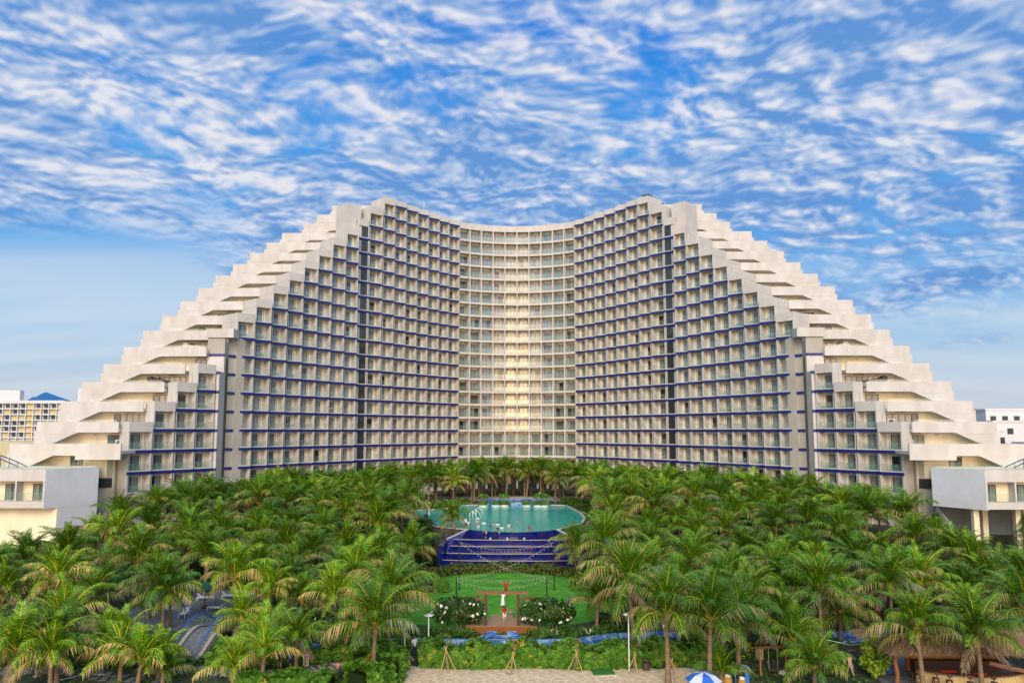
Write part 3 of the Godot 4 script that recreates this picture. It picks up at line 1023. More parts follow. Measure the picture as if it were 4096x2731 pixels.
	xs.append_array([84.0, 110.0, 180.0, 400.0, 1000.0, 2500.0, 6000.0, 16000.0])
	var zs := [-16000.0, -6000.0, -2500.0, -1000.0, -500.0, -300.0, -220.0, -200.0]
	var z := -190.0
	while z <= -50.0:
		zs.append(z)
		z += 1.0 if (z < -83.0 or z > -67.0) else 0.5
	zs.append_array([-40.0, -20.0, 20.0, 120.0, 600.0])
	var v := PackedVector3Array()
	var c := PackedColorArray()
	var nse := fnl(61, 0.06, 3)
	for zz in zs:
		for xx in xs:
			var h: float = height_at(xx, zz)
			if zz < -230.0 or absf(xx) > 100.0: h = 2.0
			v.append(Vector3(xx, h, zz))
			var t: float = nse.get_noise_2d(xx * 2.0, zz * 2.0)
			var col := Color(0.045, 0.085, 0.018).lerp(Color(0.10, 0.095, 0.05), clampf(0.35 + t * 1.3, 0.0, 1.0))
			if zz > -69.5 and zz < 0.0:
				col = col.lerp(Color(0.34, 0.27, 0.15), clampf(smoothstep(-0.05, 0.35, t) * 0.9, 0.0, 1.0) * smoothstep(24.0, 18.0, absf(xx)))
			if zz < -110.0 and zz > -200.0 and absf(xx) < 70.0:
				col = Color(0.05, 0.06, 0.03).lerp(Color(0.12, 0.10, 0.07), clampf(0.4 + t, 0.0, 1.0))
			if absf(xx) > 150.0 or zz < -250.0:
				col = Color(0.05, 0.09, 0.03)
			c.append(col)
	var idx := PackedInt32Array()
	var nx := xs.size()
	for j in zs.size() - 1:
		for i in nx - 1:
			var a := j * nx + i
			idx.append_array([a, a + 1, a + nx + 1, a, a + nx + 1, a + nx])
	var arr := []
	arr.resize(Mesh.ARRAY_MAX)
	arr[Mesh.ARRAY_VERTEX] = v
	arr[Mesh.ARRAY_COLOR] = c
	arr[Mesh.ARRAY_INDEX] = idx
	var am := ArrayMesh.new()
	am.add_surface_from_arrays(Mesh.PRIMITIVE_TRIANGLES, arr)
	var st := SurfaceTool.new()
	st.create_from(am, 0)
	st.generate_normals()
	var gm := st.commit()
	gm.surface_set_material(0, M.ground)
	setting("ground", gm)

	# lawn with an uneven edge
	var p := PackedVector2Array()
	for i in 72:
		var a := TAU * i / 72.0
		var r := 1.0 + 0.03 * sin(a * 5.0 + 1.0) + 0.02 * sin(a * 11.0)
		p.append(Vector2(-1.2 + cos(a) * 14.6 * r, -94.6 + sin(a) * 16.4 * r))
	var m := MB.new()
	m.prism(p, -0.2, 0.03, false)
	setting("lawn", m.mesh(M.lawn))
	# a bare sandy patch on the lawn
	m = MB.new()
	p = PackedVector2Array()
	for i in 20:
		var a := TAU * i / 20.0
		p.append(Vector2(-11.2 + cos(a) * (1.9 + 0.25 * sin(a * 3.0)), -88.0 + sin(a) * 0.9))
	m.prism(p, -0.1, 0.036, false)
	setting("sand_patch", m.mesh(M.sand))
	# beach sand in front
	m = MB.new()
	p = PackedVector2Array()
	for i in 41:
		var t := i / 40.0
		p.append(Vector2(lerpf(-11.0, 17.5, t), -66.9 + 0.22 * sin(t * 40.0) + 0.18 * sin(t * 93.0) + 2.2 * smoothstep(0.1, 0.0, t) + 3.0 * smoothstep(0.9, 1.0, t)))
	p.append(Vector2(17.0, -52.0))
	p.append(Vector2(-11.0, -52.0))
	m.prism(p, -0.2, 0.045, false)
	setting("beach_sand", m.mesh(M.sand))

	make_pool()
	make_river()
	make_paths()

func make_pool() -> void:
	var o := pool_outline()
	var floor_m := MB.new()
	floor_m.prism(o, 2.3, 2.55, false)
	setting("pool_floor", floor_m.mesh(M.pool_floor))
	var n := o.size()
	var walls := MB.new()
	for i in n:
		var a := o[i]
		var b := o[(i + 1) % n]
		walls.quad(Vector3(b.x, 2.5, b.y), Vector3(a.x, 2.5, a.y), Vector3(a.x, 3.985, a.y), Vector3(b.x, 3.985, b.y))
	setting("pool_wall", walls.mesh(M.light_mosaic))
	var w := MB.new()
	w.prism(o, WATER_Y - 0.004, WATER_Y, false)
	# only the sheet on top
	var sheet := MB.new()
	var t := Geometry2D.triangulate_polygon(o)
	for i in range(0, t.size(), 3):
		var a := o[t[i]]
		var b := o[t[i + 1]]
		var d := o[t[i + 2]]
		if (b - a).cross(d - a) > 0.0:
			var e := b
			b = d
			d = e
		sheet.tri(Vector3(a.x, WATER_Y, a.y), Vector3(b.x, WATER_Y, b.y), Vector3(d.x, WATER_Y, d.y))
	setting("pool_water", sheet.mesh(M.water))
	# coping all round except over the spill edge
	var cop := MB.new()
	for i in range(16, n):
		var a := o[i]
		var b := o[(i + 1) % n]
		cop.bar(Vector3(a.x, 3.99, a.y), Vector3(b.x, 3.99, b.y), 0.45, 0.14)
	setting("pool_coping", cop.mesh(M.coping))
	# raised bank right round the pool
	var bank := MB.new()
	for i in range(17, n - 4):
		var a := o[i]
		var b := o[(i + 1) % n]
		var d := (b - a).normalized()
		var out := Vector2(-d.y, d.x)
		if Geometry2D.is_point_in_polygon((a + b) * 0.5 + out * 0.3, o): out = -out
		bank.quad(Vector3(a.x, 3.95, a.y), Vector3(b.x, 3.95, b.y), Vector3(b.x + out.x * 4.0, 3.9, b.y + out.y * 4.0), Vector3(a.x + out.x * 4.0, 3.9, a.y + out.y * 4.0))
	bank.col = Color(0.05, 0.09, 0.02)
	for i in bank.c.size(): bank.c[i] = Color(0.045, 0.08, 0.02)
	setting("pool_bank", bank.mesh(M.ground))
	var lw := MB.new()
	for i in range(n - 4, n):
		var a := o[i]
		var b := o[(i + 1) % n]
		var d := (b - a).normalized()
		var out := Vector2(-d.y, d.x)
		if Geometry2D.is_point_in_polygon((a + b) * 0.5 + out * 0.3, o): out = -out
		lw.prism(PackedVector2Array([a + out * 0.02, b + out * 0.02, b + out * 0.35, a + out * 0.35]), 0.5, 3.9)
	setting("pool_side_wall", lw.mesh(M.deep_mosaic))
	# the tiled cascade in front: a tall spill wall and four steps
	var casc := thing("cascade", "dark blue mosaic water cascade stepping down from the pool rim to the lawn", "cascade")
	var rim := MB.new()
	for i in 16:
		var a := o[i]
		var b := o[i + 1]
		rim.prism(PackedVector2Array([a + Vector2(0, 0.02), b + Vector2(0, 0.02), b + Vector2(0, -0.5), a + Vector2(0, -0.5)]), 0.0, 3.985)
	part(casc, "spill_wall", rim.mesh(M.deep_mosaic))
	var half := [8.6, 9.0, 9.4, 9.8]
	var front := [-119.1, -117.7, -116.2, -114.9]
	var tops := [3.15, 2.4, 1.6, 0.82]
	for k in 4:
		var sm := MB.new()
		var lm := MB.new()
		var q := PackedVector2Array()
		for i in 13:
			var x := lerpf(-half[k], half[k], i / 12.0)
			q.append(Vector2(x, front[k] - 0.9 * pow(x / half[k], 2.0)))
		var pts := []
		for e in q: pts.append(Vector3(e.x, tops[k] + 0.01, e.y + 0.03))
		for i in 12:
			lm.bar(pts[i], pts[i + 1], 0.16, 0.09)
		var back := q.duplicate()
		back.append(Vector2(half[k], -124.6))
		back.append(Vector2(-half[k], -124.6))
		sm.prism(back, -0.5, tops[k] - 0.03)
		var s := part(casc, "cascade_step", sm.mesh(M.deep_mosaic))
		part(s, "lip", lm.mesh(M.wet_edge))
	# flank walls sloping beside the cascade
	for s in [-1.0, 1.0]:
		var fm := MB.new()
		var x0: float = s * 6.9
		var z0 := -124.4
		fm.quad(Vector3(s * 10.2, -0.5, -113.8), Vector3(x0, -0.5, z0), Vector3(x0, 4.0, z0), Vector3(s * 9.9, 3.1, -120.3))
		fm.prism(PackedVector2Array([Vector2(s * 6.9, -124.35), Vector2(s * 9.6, -126.9), Vector2(s * 9.9, -126.6), Vector2(s * 10.3, -113.8), Vector2(s * 9.75, -113.8), Vector2(s * 9.3, -121.0)]), -0.5, 3.05)
		part(casc, "flank_wall", fm.mesh(M.deep_mosaic))
		var cm := MB.new()
		cm.bar(Vector3(x0, 4.02, z0), Vector3(s * 9.7, 3.12, -120.6), 0.3, 0.12)
		part(casc, "flank_coping", cm.mesh(M.coping))
	for i in 3:
		var jm := MB.new()
		var jx := -3.2 + i * 2.5
		for e in 5:
			jm.tube([Vector3(jx, 3.1, -119.9), Vector3(jx + 0.07 * sin(e * 1.3), 3.4, -119.9 + 0.07 * cos(e * 1.3)), Vector3(jx + 0.2 * sin(e * 1.3), 3.18, -119.9 + 0.2 * cos(e * 1.3))], [0.08, 0.07, 0.03], 5)
		var j := part(self, "fountain_jet", jm.mesh(mat("foam", lin(0.75, 0.8, 0.85), 0.4) if not M.has("foam") else M.foam))
		tag(j, ["small white water jet on the top cascade step, the leftmost of three", "small white water jet in the middle of the top cascade step", "small white water jet on the top cascade step, the rightmost of three"][i], "fountain", "water jets on the cascade")
	# round spa pool on its raised ring behind
	var ring := MB.new()
	var c0 := Vector2(-0.2, -169.6)
	for i in 40:
		var a := TAU * i / 40.0
		var b := TAU * (i + 1) / 40.0
		var e := func(ang: float, r: float, y: float) -> Vector3: return Vector3(c0.x + cos(ang) * 7.5 * r, y, c0.y + sin(ang) * 4.1 * r)
		ring.quad(e.call(b, 1.0, 3.7), e.call(a, 1.0, 3.7), e.call(a, 1.0, 4.6), e.call(b, 1.0, 4.6))
		ring.quad(e.call(b, 1.0, 4.6), e.call(a, 1.0, 4.6), e.call(a, 0.86, 4.6), e.call(b, 0.86, 4.6))
		ring.quad(e.call(b, 0.86, 4.6), e.call(a, 0.86, 4.6), e.call(a, 0.86, 4.2), e.call(b, 0.86, 4.2))
	var spa := thing("spa_pool", "round raised spa pool with light blue tiled rim behind the main pool", "pool")
	part(spa, "ring_wall", ring.mesh(M.light_mosaic))
	var sw := MB.new()
	for i in 40:
		var a := TAU * i / 40.0
		var b := TAU * (i + 1) / 40.0
		sw.tri(Vector3(c0.x, 4.45, c0.y), Vector3(c0.x + cos(b) * 6.45, 4.45, c0.y + sin(b) * 3.52), Vector3(c0.x + cos(a) * 6.45, 4.45, c0.y + sin(a) * 3.52))
	part(spa, "water", sw.mesh(M.river_water))

func make_river() -> void:
	# mosaic walls both sides and the water between
	var far := MB.new()
	var near := MB.new()
	var wat := MB.new()
	var bed := MB.new()
	var x := -58.0
	while x < 58.0:
		var x2 := x + 0.75
		var a := Vector3(x, 0, river_far(x))
		var b := Vector3(x2, 0, river_far(x2))
		var a2 := Vector3(x, 0, river_near(x))
		var b2 := Vector3(x2, 0, river_near(x2))
		var up := Vector3.UP
		far.quad(a - up * 1.2, b - up * 1.2, b + up * 0.30, a + up * 0.30)
		far.quad(a + up * 0.30, b + up * 0.30, b + up * 0.30 + Vector3(0, 0, -0.35), a + up * 0.30 + Vector3(0, 0, -0.35))
		far.quad(b + up * 0.30 + Vector3(0, 0, -0.35), b - up * 0.5 + Vector3(0, 0, -0.35), a - up * 0.5 + Vector3(0, 0, -0.35), a + up * 0.30 + Vector3(0, 0, -0.35))
		near.quad(b2 - up * 1.2, a2 - up * 1.2, a2 + up * 0.16, b2 + up * 0.16)
		near.quad(a2 + up * 0.16, a2 + up * 0.16 + Vector3(0, 0, 0.3), b2 + up * 0.16 + Vector3(0, 0, 0.3), b2 + up * 0.16)
		near.quad(a2 + up * 0.16 + Vector3(0, 0, 0.3), a2 - up * 0.5 + Vector3(0, 0, 0.3), b2 - up * 0.5 + Vector3(0, 0, 0.3), b2 + up * 0.16 + Vector3(0, 0, 0.3))
		wat.quad(a2 - up * 0.12, b2 - up * 0.12, b - up * 0.12, a - up * 0.12)
		bed.quad(a2 - up * 1.0, b2 - up * 1.0, b - up * 1.0, a - up * 1.0)
		x = x2
	setting("river_wall", far.mesh(M.light_mosaic))
	setting("river_wall", near.mesh(M.light_mosaic))
	setting("river_water", wat.mesh(M.river_water))
	setting("river_bed", bed.mesh(M.light_mosaic))
	# the stepped entry opposite the stage
	var st := thing("pool_steps", "blue and white mosaic steps entering the river below the wooden stage", "steps")
	for i in 4:
		var m := MB.new()
		m.box(Vector3(-0.3, 0.22 - i * 0.24, -75.9 + i * 0.34), Vector3(3.1 - 0.02 * i, 0.2, 0.4))
		part(st, "step", m.mesh(M.light_mosaic))
	for s in [-1.0, 1.0]:
		var m := MB.new()
		m.prism(PackedVector2Array([Vector2(-0.3 + s * 1.55, -76.1), Vector2(-0.3 + s * 1.8, -76.1), Vector2(-0.3 + s * 2.3, -74.3), Vector2(-0.3 + s * 1.95, -74.3)]), -1.0, 0.34)
		part(st, "cheek_wall", m.mesh(M.light_mosaic))
		m = MB.new()
		m.box(Vector3(-0.3 + s * 0.95, 0.42, -76.25), Vector3(0.9, 0.3, 0.35))
		part(st, "block", m.mesh(M.light_mosaic))

func make_paths() -> void:
	# the paved terrace at left, laid in slabs
	var terr := MB.new()
	terr.prism(PackedVector2Array([Vector2(-40, -78.5), Vector2(-30.5, -78.5), Vector2(-27.5, -82), Vector2(-27.0, -90), Vector2(-29, -98), Vector2(-41, -98)]), -0.3, 0.05, false)
	setting("terrace_floor", terr.mesh(M.paving))
	var path := MB.new()
	var line := [Vector2(-24.5, -67.0), Vector2(-22.0, -65.0), Vector2(-18.5, -65.0), Vector2(-14.0, -66.8), Vector2(-9.8, -68.6), Vector2(-7.6, -69.4)]
	for i in line.size() - 1:
		var a: Vector2 = line[i]
		var b: Vector2 = line[i + 1]
		var o: Vector2 = (b - a).normalized().orthogonal() * 0.85
		path.quad(Vector3(a.x - o.x, 0.05, a.y - o.y), Vector3(b.x - o.x, 0.05, b.y - o.y), Vector3(b.x + o.x, 0.05, b.y + o.y), Vector3(a.x + o.x, 0.05, a.y + o.y))
	for i in path.n.size(): path.n[i] = Vector3.UP
	setting("path_bed", path.mesh(M.sand))
	# stepping slabs
	var slab := BoxMesh.new()
	slab.size = Vector3(0.42, 0.06, 1.5)
	slab.material = M.paving
	var slab2 := BoxMesh.new()
	slab2.size = Vector3(0.55, 0.06, 0.95)
	slab2.material = M.paving
	var g := setting("stepping_path", null)
	var lay := func(line2: Array, gap: float, sm: Mesh, skew: float, side: float) -> void:
		var run := 0.0
		for i in line2.size() - 1:
			var a: Vector2 = line2[i]
			var b: Vector2 = line2[i + 1]
			var d := (b - a).normalized()
			var len := a.distance_to(b)
			while run < len:
				var q := a + d * run + d.orthogonal() * side
				var o := part(g, "slab", sm, null, Vector3(q.x, 0.055 + rnd(-0.008, 0.008), q.y))
				o.rotation = Vector3(rnd(-0.01, 0.01), -atan2(d.y, d.x) + skew, rnd(-0.01, 0.01))
				run += gap
			run -= len
	lay.call(line, 0.62, slab, 0.25, 0.0)
	lay.call([Vector2(-40.5, -65.2), Vector2(-36, -65.6), Vector2(-32.5, -64.9), Vector2(-29.5, -63.4), Vector2(-27.0, -61.0)], 0.95, slab2, 0.6, -0.5)
	lay.call([Vector2(-40.5, -65.2), Vector2(-36, -65.6), Vector2(-32.5, -64.9), Vector2(-29.5, -63.4), Vector2(-27.0, -61.0)], 0.95, slab2, 0.6, 0.55)
	lay.call([Vector2(-25.6, -68.0), Vector2(-26.2, -65.5), Vector2(-26.3, -62.0), Vector2(-26.0, -58.0)], 0.75, slab2, 1.57, 0.0)
	lay.call([Vector2(-14.5, -91.5), Vector2(-9.5, -92.8)], 0.8, slab2, 0.2, 0.0)
	# walk and undergrowth floor by the bar
	var bw := MB.new()
	bw.prism(PackedVector2Array([Vector2(28.2, -58), Vector2(29.6, -68.5), Vector2(31.5, -71), Vector2(42, -70), Vector2(42, -56)]), -0.2, 0.05, false)
	setting("bar_floor", bw.mesh(M.paving))
	# pale walk behind the pool
	var walk := MB.new()
	walk.prism(PackedVector2Array([Vector2(-20, -176), Vector2(20, -176), Vector2(22, -187), Vector2(-22, -187)]), 3.7, 4.05, false)
	setting("walkway", walk.mesh(M.coping))

# ---------------------------------------------------------------- coconut palms
# x, z, trunk height
const PALMS_NEAR := [Vector3(11.5, -73.5, 5), Vector3(12.6, -62.6, 4.9), Vector3(15.4, -61.2, 4.9), Vector3(21.1, -72.3, 4.1), Vector3(24.1, -71.5, 2.5), Vector3(27.9, -72.8, 4.3), Vector3(16.6, -62.3, 0.8), Vector3(23.7, -67.5, 1.9), Vector3(23.5, -62.4, 1.4), Vector3(13.1, -105.9, 4.1), Vector3(17.1, -73, 1.5), Vector3(31.1, -61.4, 4.1), Vector3(35.1, -60.9, 3.6), Vector3(23.5, -62.4, 1.1), Vector3(30.7, -75.7, 3.3), Vector3(-32.7, -78, 3.6), Vector3(-32.7, -79.4, 3), Vector3(-33.1, -60.5, 2.5), Vector3(-35.7, -60.4, 2.7), Vector3(-33.6, -62.2, 2.8), Vector3(-31.3, -67.4, 1.9), Vector3(-32.4, -67, 1.8), Vector3(-26.6, -63.8, 1.3), Vector3(-29.1, -62.8, 1.6), Vector3(-27.2, -61.7, 1.6), Vector3(-25.6, -62.3, 0.7), Vector3(-36.5, -83, 0.8), Vector3(-23.6, -81, 3), Vector3(-16.6, -80.1, 2.6), Vector3(-9.6, -79.7, 3.2), Vector3(-9.6, -68.8, 4.6), Vector3(-9.6, -61.9, 4.1), Vector3(-13.4, -69.4, 1.6), Vector3(-16.4, -65.6, 2.2), Vector3(-23.7, -73.6, 2), Vector3(-18, -62.1, 1.9), Vector3(-20.7, -82.1, 2), Vector3(-20.2, -62.4, 1), Vector3(-28.6, -102.4, 4.4), Vector3(-16.3, -100.1, 3), Vector3(8.6, -77.7, 2.8), Vector3(11.5, -95, 5.4), Vector3(-9.6, -127, 3.2), Vector3(-9.5, -174.7, 4.7), Vector3(-8.9, -173.5, 5.3), Vector3(-8.2, -178.3, 5.3), Vector3(-5.5, -183.5, 4.6), Vector3(-2.2, -184.7, 5.7), Vector3(1.9, -185.3, 5.4), Vector3(2.4, -183.6, 5.1), Vector3(5.7, -185.9, 5.8), Vector3(9.6, -181.1, 4.7), Vector3(-18.2, -168.8, 4.8), Vector3(-14.7, -180.8, 5.1), Vector3(17.8, -173.9, 4.6), Vector3(14.7, -181.2, 5.1)]
const PALMS_GROVE := [Vector3(-41.9, -63.7, 3), Vector3(19.3, -67.9, 3.6), Vector3(43.6, -68.8, 4.6), Vector3(-43.7, -69, 3.1), Vector3(-37.5, -69.2, 4.1), Vector3(-20.1, -69.2, 2.7), Vector3(21.2, -78.7, 3.1), Vector3(44, -79.1, 3.2), Vector3(27.8, -79.2, 3.9), Vector3(14.4, -79.2, 3.5), Vector3(-40.1, -79.4, 3.1), Vector3(-49.4, -79.5, 3.3), Vector3(37.1, -79.6, 4.6), Vector3(50.1, -79.7, 4.2), Vector3(-45.2, -81.5, 4.2), Vector3(32.8, -82.6, 3.3), Vector3(17.7, -82.8, 3.6), Vector3(42.1, -83.5, 3.7), Vector3(46.4, -83.5, 2.8), Vector3(27.3, -83.5, 4.5), Vector3(-27.8, -83.8, 4.5), Vector3(37.5, -84, 4.1), Vector3(11, -84.4, 2.8), Vector3(-55.8, -84.6, 4.1), Vector3(22.2, -84.8, 3.5), Vector3(-15.7, -85, 4.5), Vector3(52.3, -85, 3.8), Vector3(-23.3, -86.7, 3.2), Vector3(15.4, -87, 4.4), Vector3(29.7, -87.1, 4.6), Vector3(-48.1, -87.2, 2.7), Vector3(-43.2, -88.1, 2.6), Vector3(24.7, -88.5, 3.6), Vector3(47.1, -88.8, 2.6), Vector3(-27.6, -89.6, 3.6), Vector3(38.6, -89.7, 4.6), Vector3(-56.6, -89.9, 3.6), Vector3(57, -90, 4.1), Vector3(33.6, -90.1, 4.3), Vector3(52.7, -90.3, 2.7), Vector3(43, -90.7, 3.3), Vector3(-18.7, -91.3, 2.9), Vector3(-39.9, -91.6, 3.1), Vector3(20.7, -91.8, 4.3), Vector3(-48.4, -91.9, 2.9), Vector3(-24.8, -93.6, 3.5), Vector3(-52.8, -93.8, 3.1), Vector3(16.9, -93.8, 4), Vector3(30.7, -94.5, 4.4), Vector3(52.9, -94.6, 4.2), Vector3(-43.5, -94.7, 4.4), Vector3(-15.3, -95.1, 4.6), Vector3(46, -95.3, 3.2), Vector3(40.8, -95.6, 2.9), Vector3(-57.1, -95.7, 4.2), Vector3(35.6, -96, 3.6), Vector3(26.2, -96, 3), Vector3(-36, -96.1, 4.5), Vector3(21.3, -96.2, 4), Vector3(58, -97.4, 2.9), Vector3(-29.9, -97.7, 4), Vector3(-23.9, -98.2, 4.5), Vector3(-49.6, -98.8, 2.8), Vector3(49.1, -99.1, 2.7), Vector3(-54.5, -99.5, 4.5), Vector3(53.8, -99.5, 4.2), Vector3(36.5, -100.6, 4), Vector3(29.1, -100.6, 4), Vector3(-44.6, -100.9, 3.3), Vector3(42.4, -101.2, 3.8), Vector3(13, -101.3, 3.7), Vector3(-40.2, -101.4, 4.5), Vector3(18, -101.6, 4.5), Vector3(-35.7, -101.7, 3.8), Vector3(24.2, -102.6, 3.8), Vector3(-57.4, -103.3, 3), Vector3(57.5, -103.6, 3.6), Vector3(47.1, -104.4, 3.3), Vector3(-21.3, -104.5, 4.3), Vector3(36.9, -104.9, 3.9), Vector3(29.9, -105, 3.1), Vector3(-12.4, -105, 4.3), Vector3(-51, -105.1, 5), Vector3(42.4, -105.6, 5.4), Vector3(-32.2, -106.1, 4.4), Vector3(-37.7, -106.2, 4.4), Vector3(52.2, -106.3, 4.9), Vector3(-42.7, -106.5, 5.1), Vector3(-25.1, -106.8, 5.1), Vector3(-16.8, -107.3, 4), Vector3(-55.3, -107.4, 4), Vector3(18.1, -107.7, 4.6), Vector3(56.5, -107.9, 4), Vector3(8.6, -108.3, 4.4), Vector3(24.7, -109.1, 3.9), Vector3(-49, -109.2, 5.3), Vector3(-34.7, -109.8, 4.2), Vector3(35.6, -109.8, 5), Vector3(40, -110.4, 5.2), Vector3(45.4, -110.9, 4.6), Vector3(29.5, -111, 4.2), Vector3(-26, -111.3, 4.5), Vector3(12.8, -111.7, 4.8), Vector3(-30.4, -111.9, 3.9), Vector3(-45.2, -112, 4.6), Vector3(18.9, -112.4, 4.8), Vector3(-55.2, -112.8, 5.4), Vector3(-19.1, -112.8, 5.2), Vector3(23.3, -113.8, 3.9), Vector3(49.4, -113.9, 5.4), Vector3(-41.3, -114, 4.1), Vector3(36.9, -114, 4.3), Vector3(55, -114.2, 5.3), Vector3(42.3, -114.2, 4.1), Vector3(-34.1, -114.5, 4.1), Vector3(27.5, -116, 3.9), Vector3(-24.2, -116.4, 4.1), Vector3(32.2, -116.6, 4.4), Vector3(-51.1, -116.9, 5.5), Vector3(-17.5, -117, 5.4), Vector3(20.5, -117.2, 5.5), Vector3(14.9, -117.2, 5), Vector3(-45.7, -117.5, 5.4), Vector3(53.3, -118.2, 5), Vector3(40, -118.4, 4.8), Vector3(48.2, -118.5, 4.9), Vector3(-27.9, -118.8, 3.9), Vector3(-33.3, -119.6, 4.2), Vector3(35.8, -119.9, 4.7), Vector3(23.2, -120.2, 5), Vector3(-37.5, -120.3, 5.1), Vector3(-21.7, -120.7, 4.9), Vector3(27.2, -120.7, 5.5), Vector3(-53, -120.8, 4.2), Vector3(31.3, -122, 5), Vector3(15.1, -122.6, 4.5), Vector3(-49.3, -122.6, 4), Vector3(52, -122.6, 4.5), Vector3(42.2, -122.8, 5.5), Vector3(-27.8, -123.3, 4.6)]
const PALMS_BACK := [Vector3(37.8, -123.5, 5.4), Vector3(-41.2, -123.6, 4), Vector3(47.8, -123.6, 4.2), Vector3(-17, -124.5, 4.1), Vector3(-23.5, -124.6, 4.2), Vector3(-37.3, -124.6, 3.9), Vector3(-45.8, -124.7, 4.3), Vector3(23.2, -124.8, 5.1), Vector3(27.9, -125.2, 4.8), Vector3(-32.9, -125.5, 4.2), Vector3(19, -126.1, 5.2), Vector3(-51.9, -126.4, 4.5), Vector3(43.4, -127.5, 4.1), Vector3(51.4, -127.6, 4), Vector3(37.8, -127.7, 5.5), Vector3(31.7, -127.9, 4.8), Vector3(-28, -128.4, 4.2), Vector3(26, -128.8, 4.6), Vector3(-37.1, -129.4, 4.7), Vector3(-32.6, -129.5, 4.6), Vector3(-43.9, -129.6, 4.3), Vector3(20.9, -129.7, 4.1), Vector3(-23.1, -130.1, 4.9), Vector3(48, -130.2, 5.1), Vector3(16.8, -130.3, 4.4), Vector3(-48.9, -130.7, 5.2), Vector3(34.8, -130.7, 5.2), Vector3(-17.9, -131.5, 3.9), Vector3(43, -132.1, 4), Vector3(-27, -132.4, 4.3), Vector3(-34.9, -132.8, 5.2), Vector3(-40.9, -132.8, 4.4), Vector3(38.9, -132.9, 4.2), Vector3(31.1, -133.1, 5), Vector3(23.8, -133.8, 5.3), Vector3(19.8, -134, 3.9), Vector3(46.6, -134.2, 5), Vector3(-45.8, -135.9, 3.8), Vector3(27.2, -136, 3.9), Vector3(15.8, -136.1, 4.4), Vector3(-21.6, -136.5, 5.6), Vector3(40.5, -136.7, 4.3), Vector3(-26, -136.7, 5), Vector3(-38.6, -136.7, 4.6), Vector3(-31.2, -137.6, 4.3), Vector3(36.6, -137.7, 4.1), Vector3(31.9, -137.9, 3.9), Vector3(45, -138.5, 4.3), Vector3(-42.6, -138.9, 5.4), Vector3(21.5, -139.5, 4.2), Vector3(-17.3, -140, 5.2), Vector3(-22.9, -140.4, 4.8), Vector3(16.9, -141.1, 5.1), Vector3(27.4, -141.1, 5.1), Vector3(39.2, -141.3, 5.4), Vector3(-33.9, -141.6, 5.4), Vector3(-38.5, -141.7, 4.1), Vector3(43.4, -142.8, 4.6), Vector3(31.5, -143, 4.5), Vector3(-29.6, -143.2, 5.4), Vector3(-42.2, -144.2, 5.2), Vector3(-25.2, -144.5, 4.8), Vector3(35.4, -145, 5.6), Vector3(21.8, -145.7, 3.9), Vector3(-35, -146, 4.5), Vector3(29, -147.1, 5.3), Vector3(15.7, -147.1, 5), Vector3(-29.3, -147.5, 4.4), Vector3(-40.6, -147.9, 5.2), Vector3(34.6, -149, 5.3), Vector3(38.9, -149.1, 4.1), Vector3(-25, -149.3, 5.6), Vector3(19.4, -149.3, 5), Vector3(23.8, -150.2, 4.6), Vector3(-37.1, -150.4, 5.1), Vector3(28.6, -151.2, 5), Vector3(16.4, -151.9, 4.5), Vector3(32.8, -152.9, 4.8), Vector3(-27, -153.2, 4.2), Vector3(-32.5, -153.2, 4.2), Vector3(37.3, -154.3, 4.8), Vector3(21.7, -154.6, 4.5), Vector3(26.2, -154.7, 4.7), Vector3(14.6, -156, 5.1), Vector3(-36.1, -156.1, 4.3), Vector3(-24.3, -156.7, 3.9), Vector3(-29.6, -156.9, 4.5), Vector3(18.2, -157.6, 5.6), Vector3(33.6, -158.4, 4.5), Vector3(23.9, -158.6, 5), Vector3(29, -159.7, 4), Vector3(-27.1, -160.5, 4.2), Vector3(-34.6, -160.9, 4.3), Vector3(22.2, -162.2, 4.1), Vector3(-30.3, -163.2, 4.1), Vector3(15.4, -163.3, 4.6), Vector3(31.4, -165.1, 5), Vector3(26.6, -165.3, 4.5), Vector3(-25.4, -166, 5.5), Vector3(22.4, -166.4, 5.3), Vector3(16.5, -168, 4.9), Vector3(-30.6, -168.1, 4.6), Vector3(24.4, -169.9, 5.2), Vector3(28.9, -170.9, 4.6), Vector3(-26.6, -171, 4.5), Vector3(-13.3, -171.3, 4.5), Vector3(8.4, -171.4, 5.5), Vector3(-22, -171.6, 4.5), Vector3(12.9, -171.9, 5.2), Vector3(-17.1, -172.9, 4.3), Vector3(22.1, -173.2, 4.1), Vector3(10.4, -175.4, 5.4), Vector3(-20.8, -175.5, 4.9), Vector3(25.6, -176.2, 4.9), Vector3(-13.3, -176.5, 4.7), Vector3(-24.7, -176.8, 4.5), Vector3(15.3, -177, 5.6), Vector3(20.4, -178.3, 4), Vector3(-17.9, -178.3, 5.3), Vector3(-22.2, -180.9, 5.1), Vector3(20.1, -184.1, 5.3), Vector3(-16.9, -185.6, 4.7), Vector3(15, -185.7, 4), Vector3(10.2, -186.3, 4.4), Vector3(-11.4, -187.3, 4.6), Vector3(-4.9, -187.7, 4), Vector3(18, -188.6, 4.3), Vector3(6.4, -189.8, 5.2), Vector3(-15.9, -190.3, 4.6), Vector3(-8.2, -190.6, 5.4), Vector3(11.3, -191.4, 4.8), Vector3(-0.7, -192.2, 4.7), Vector3(3.5, -193, 4.1), Vector3(-12.6, -193.3, 4.7), Vector3(-4.9, -194.2, 5.1), Vector3(8.9, -194.7, 4.6), Vector3(-8.1, -197, 4.5), Vector3(1.3, -197.4, 4.7), Vector3(5.8, -198.1, 5.2), Vector3(-4.2, -199, 4.7)]

var fronds := {}      # kind -> list of meshes

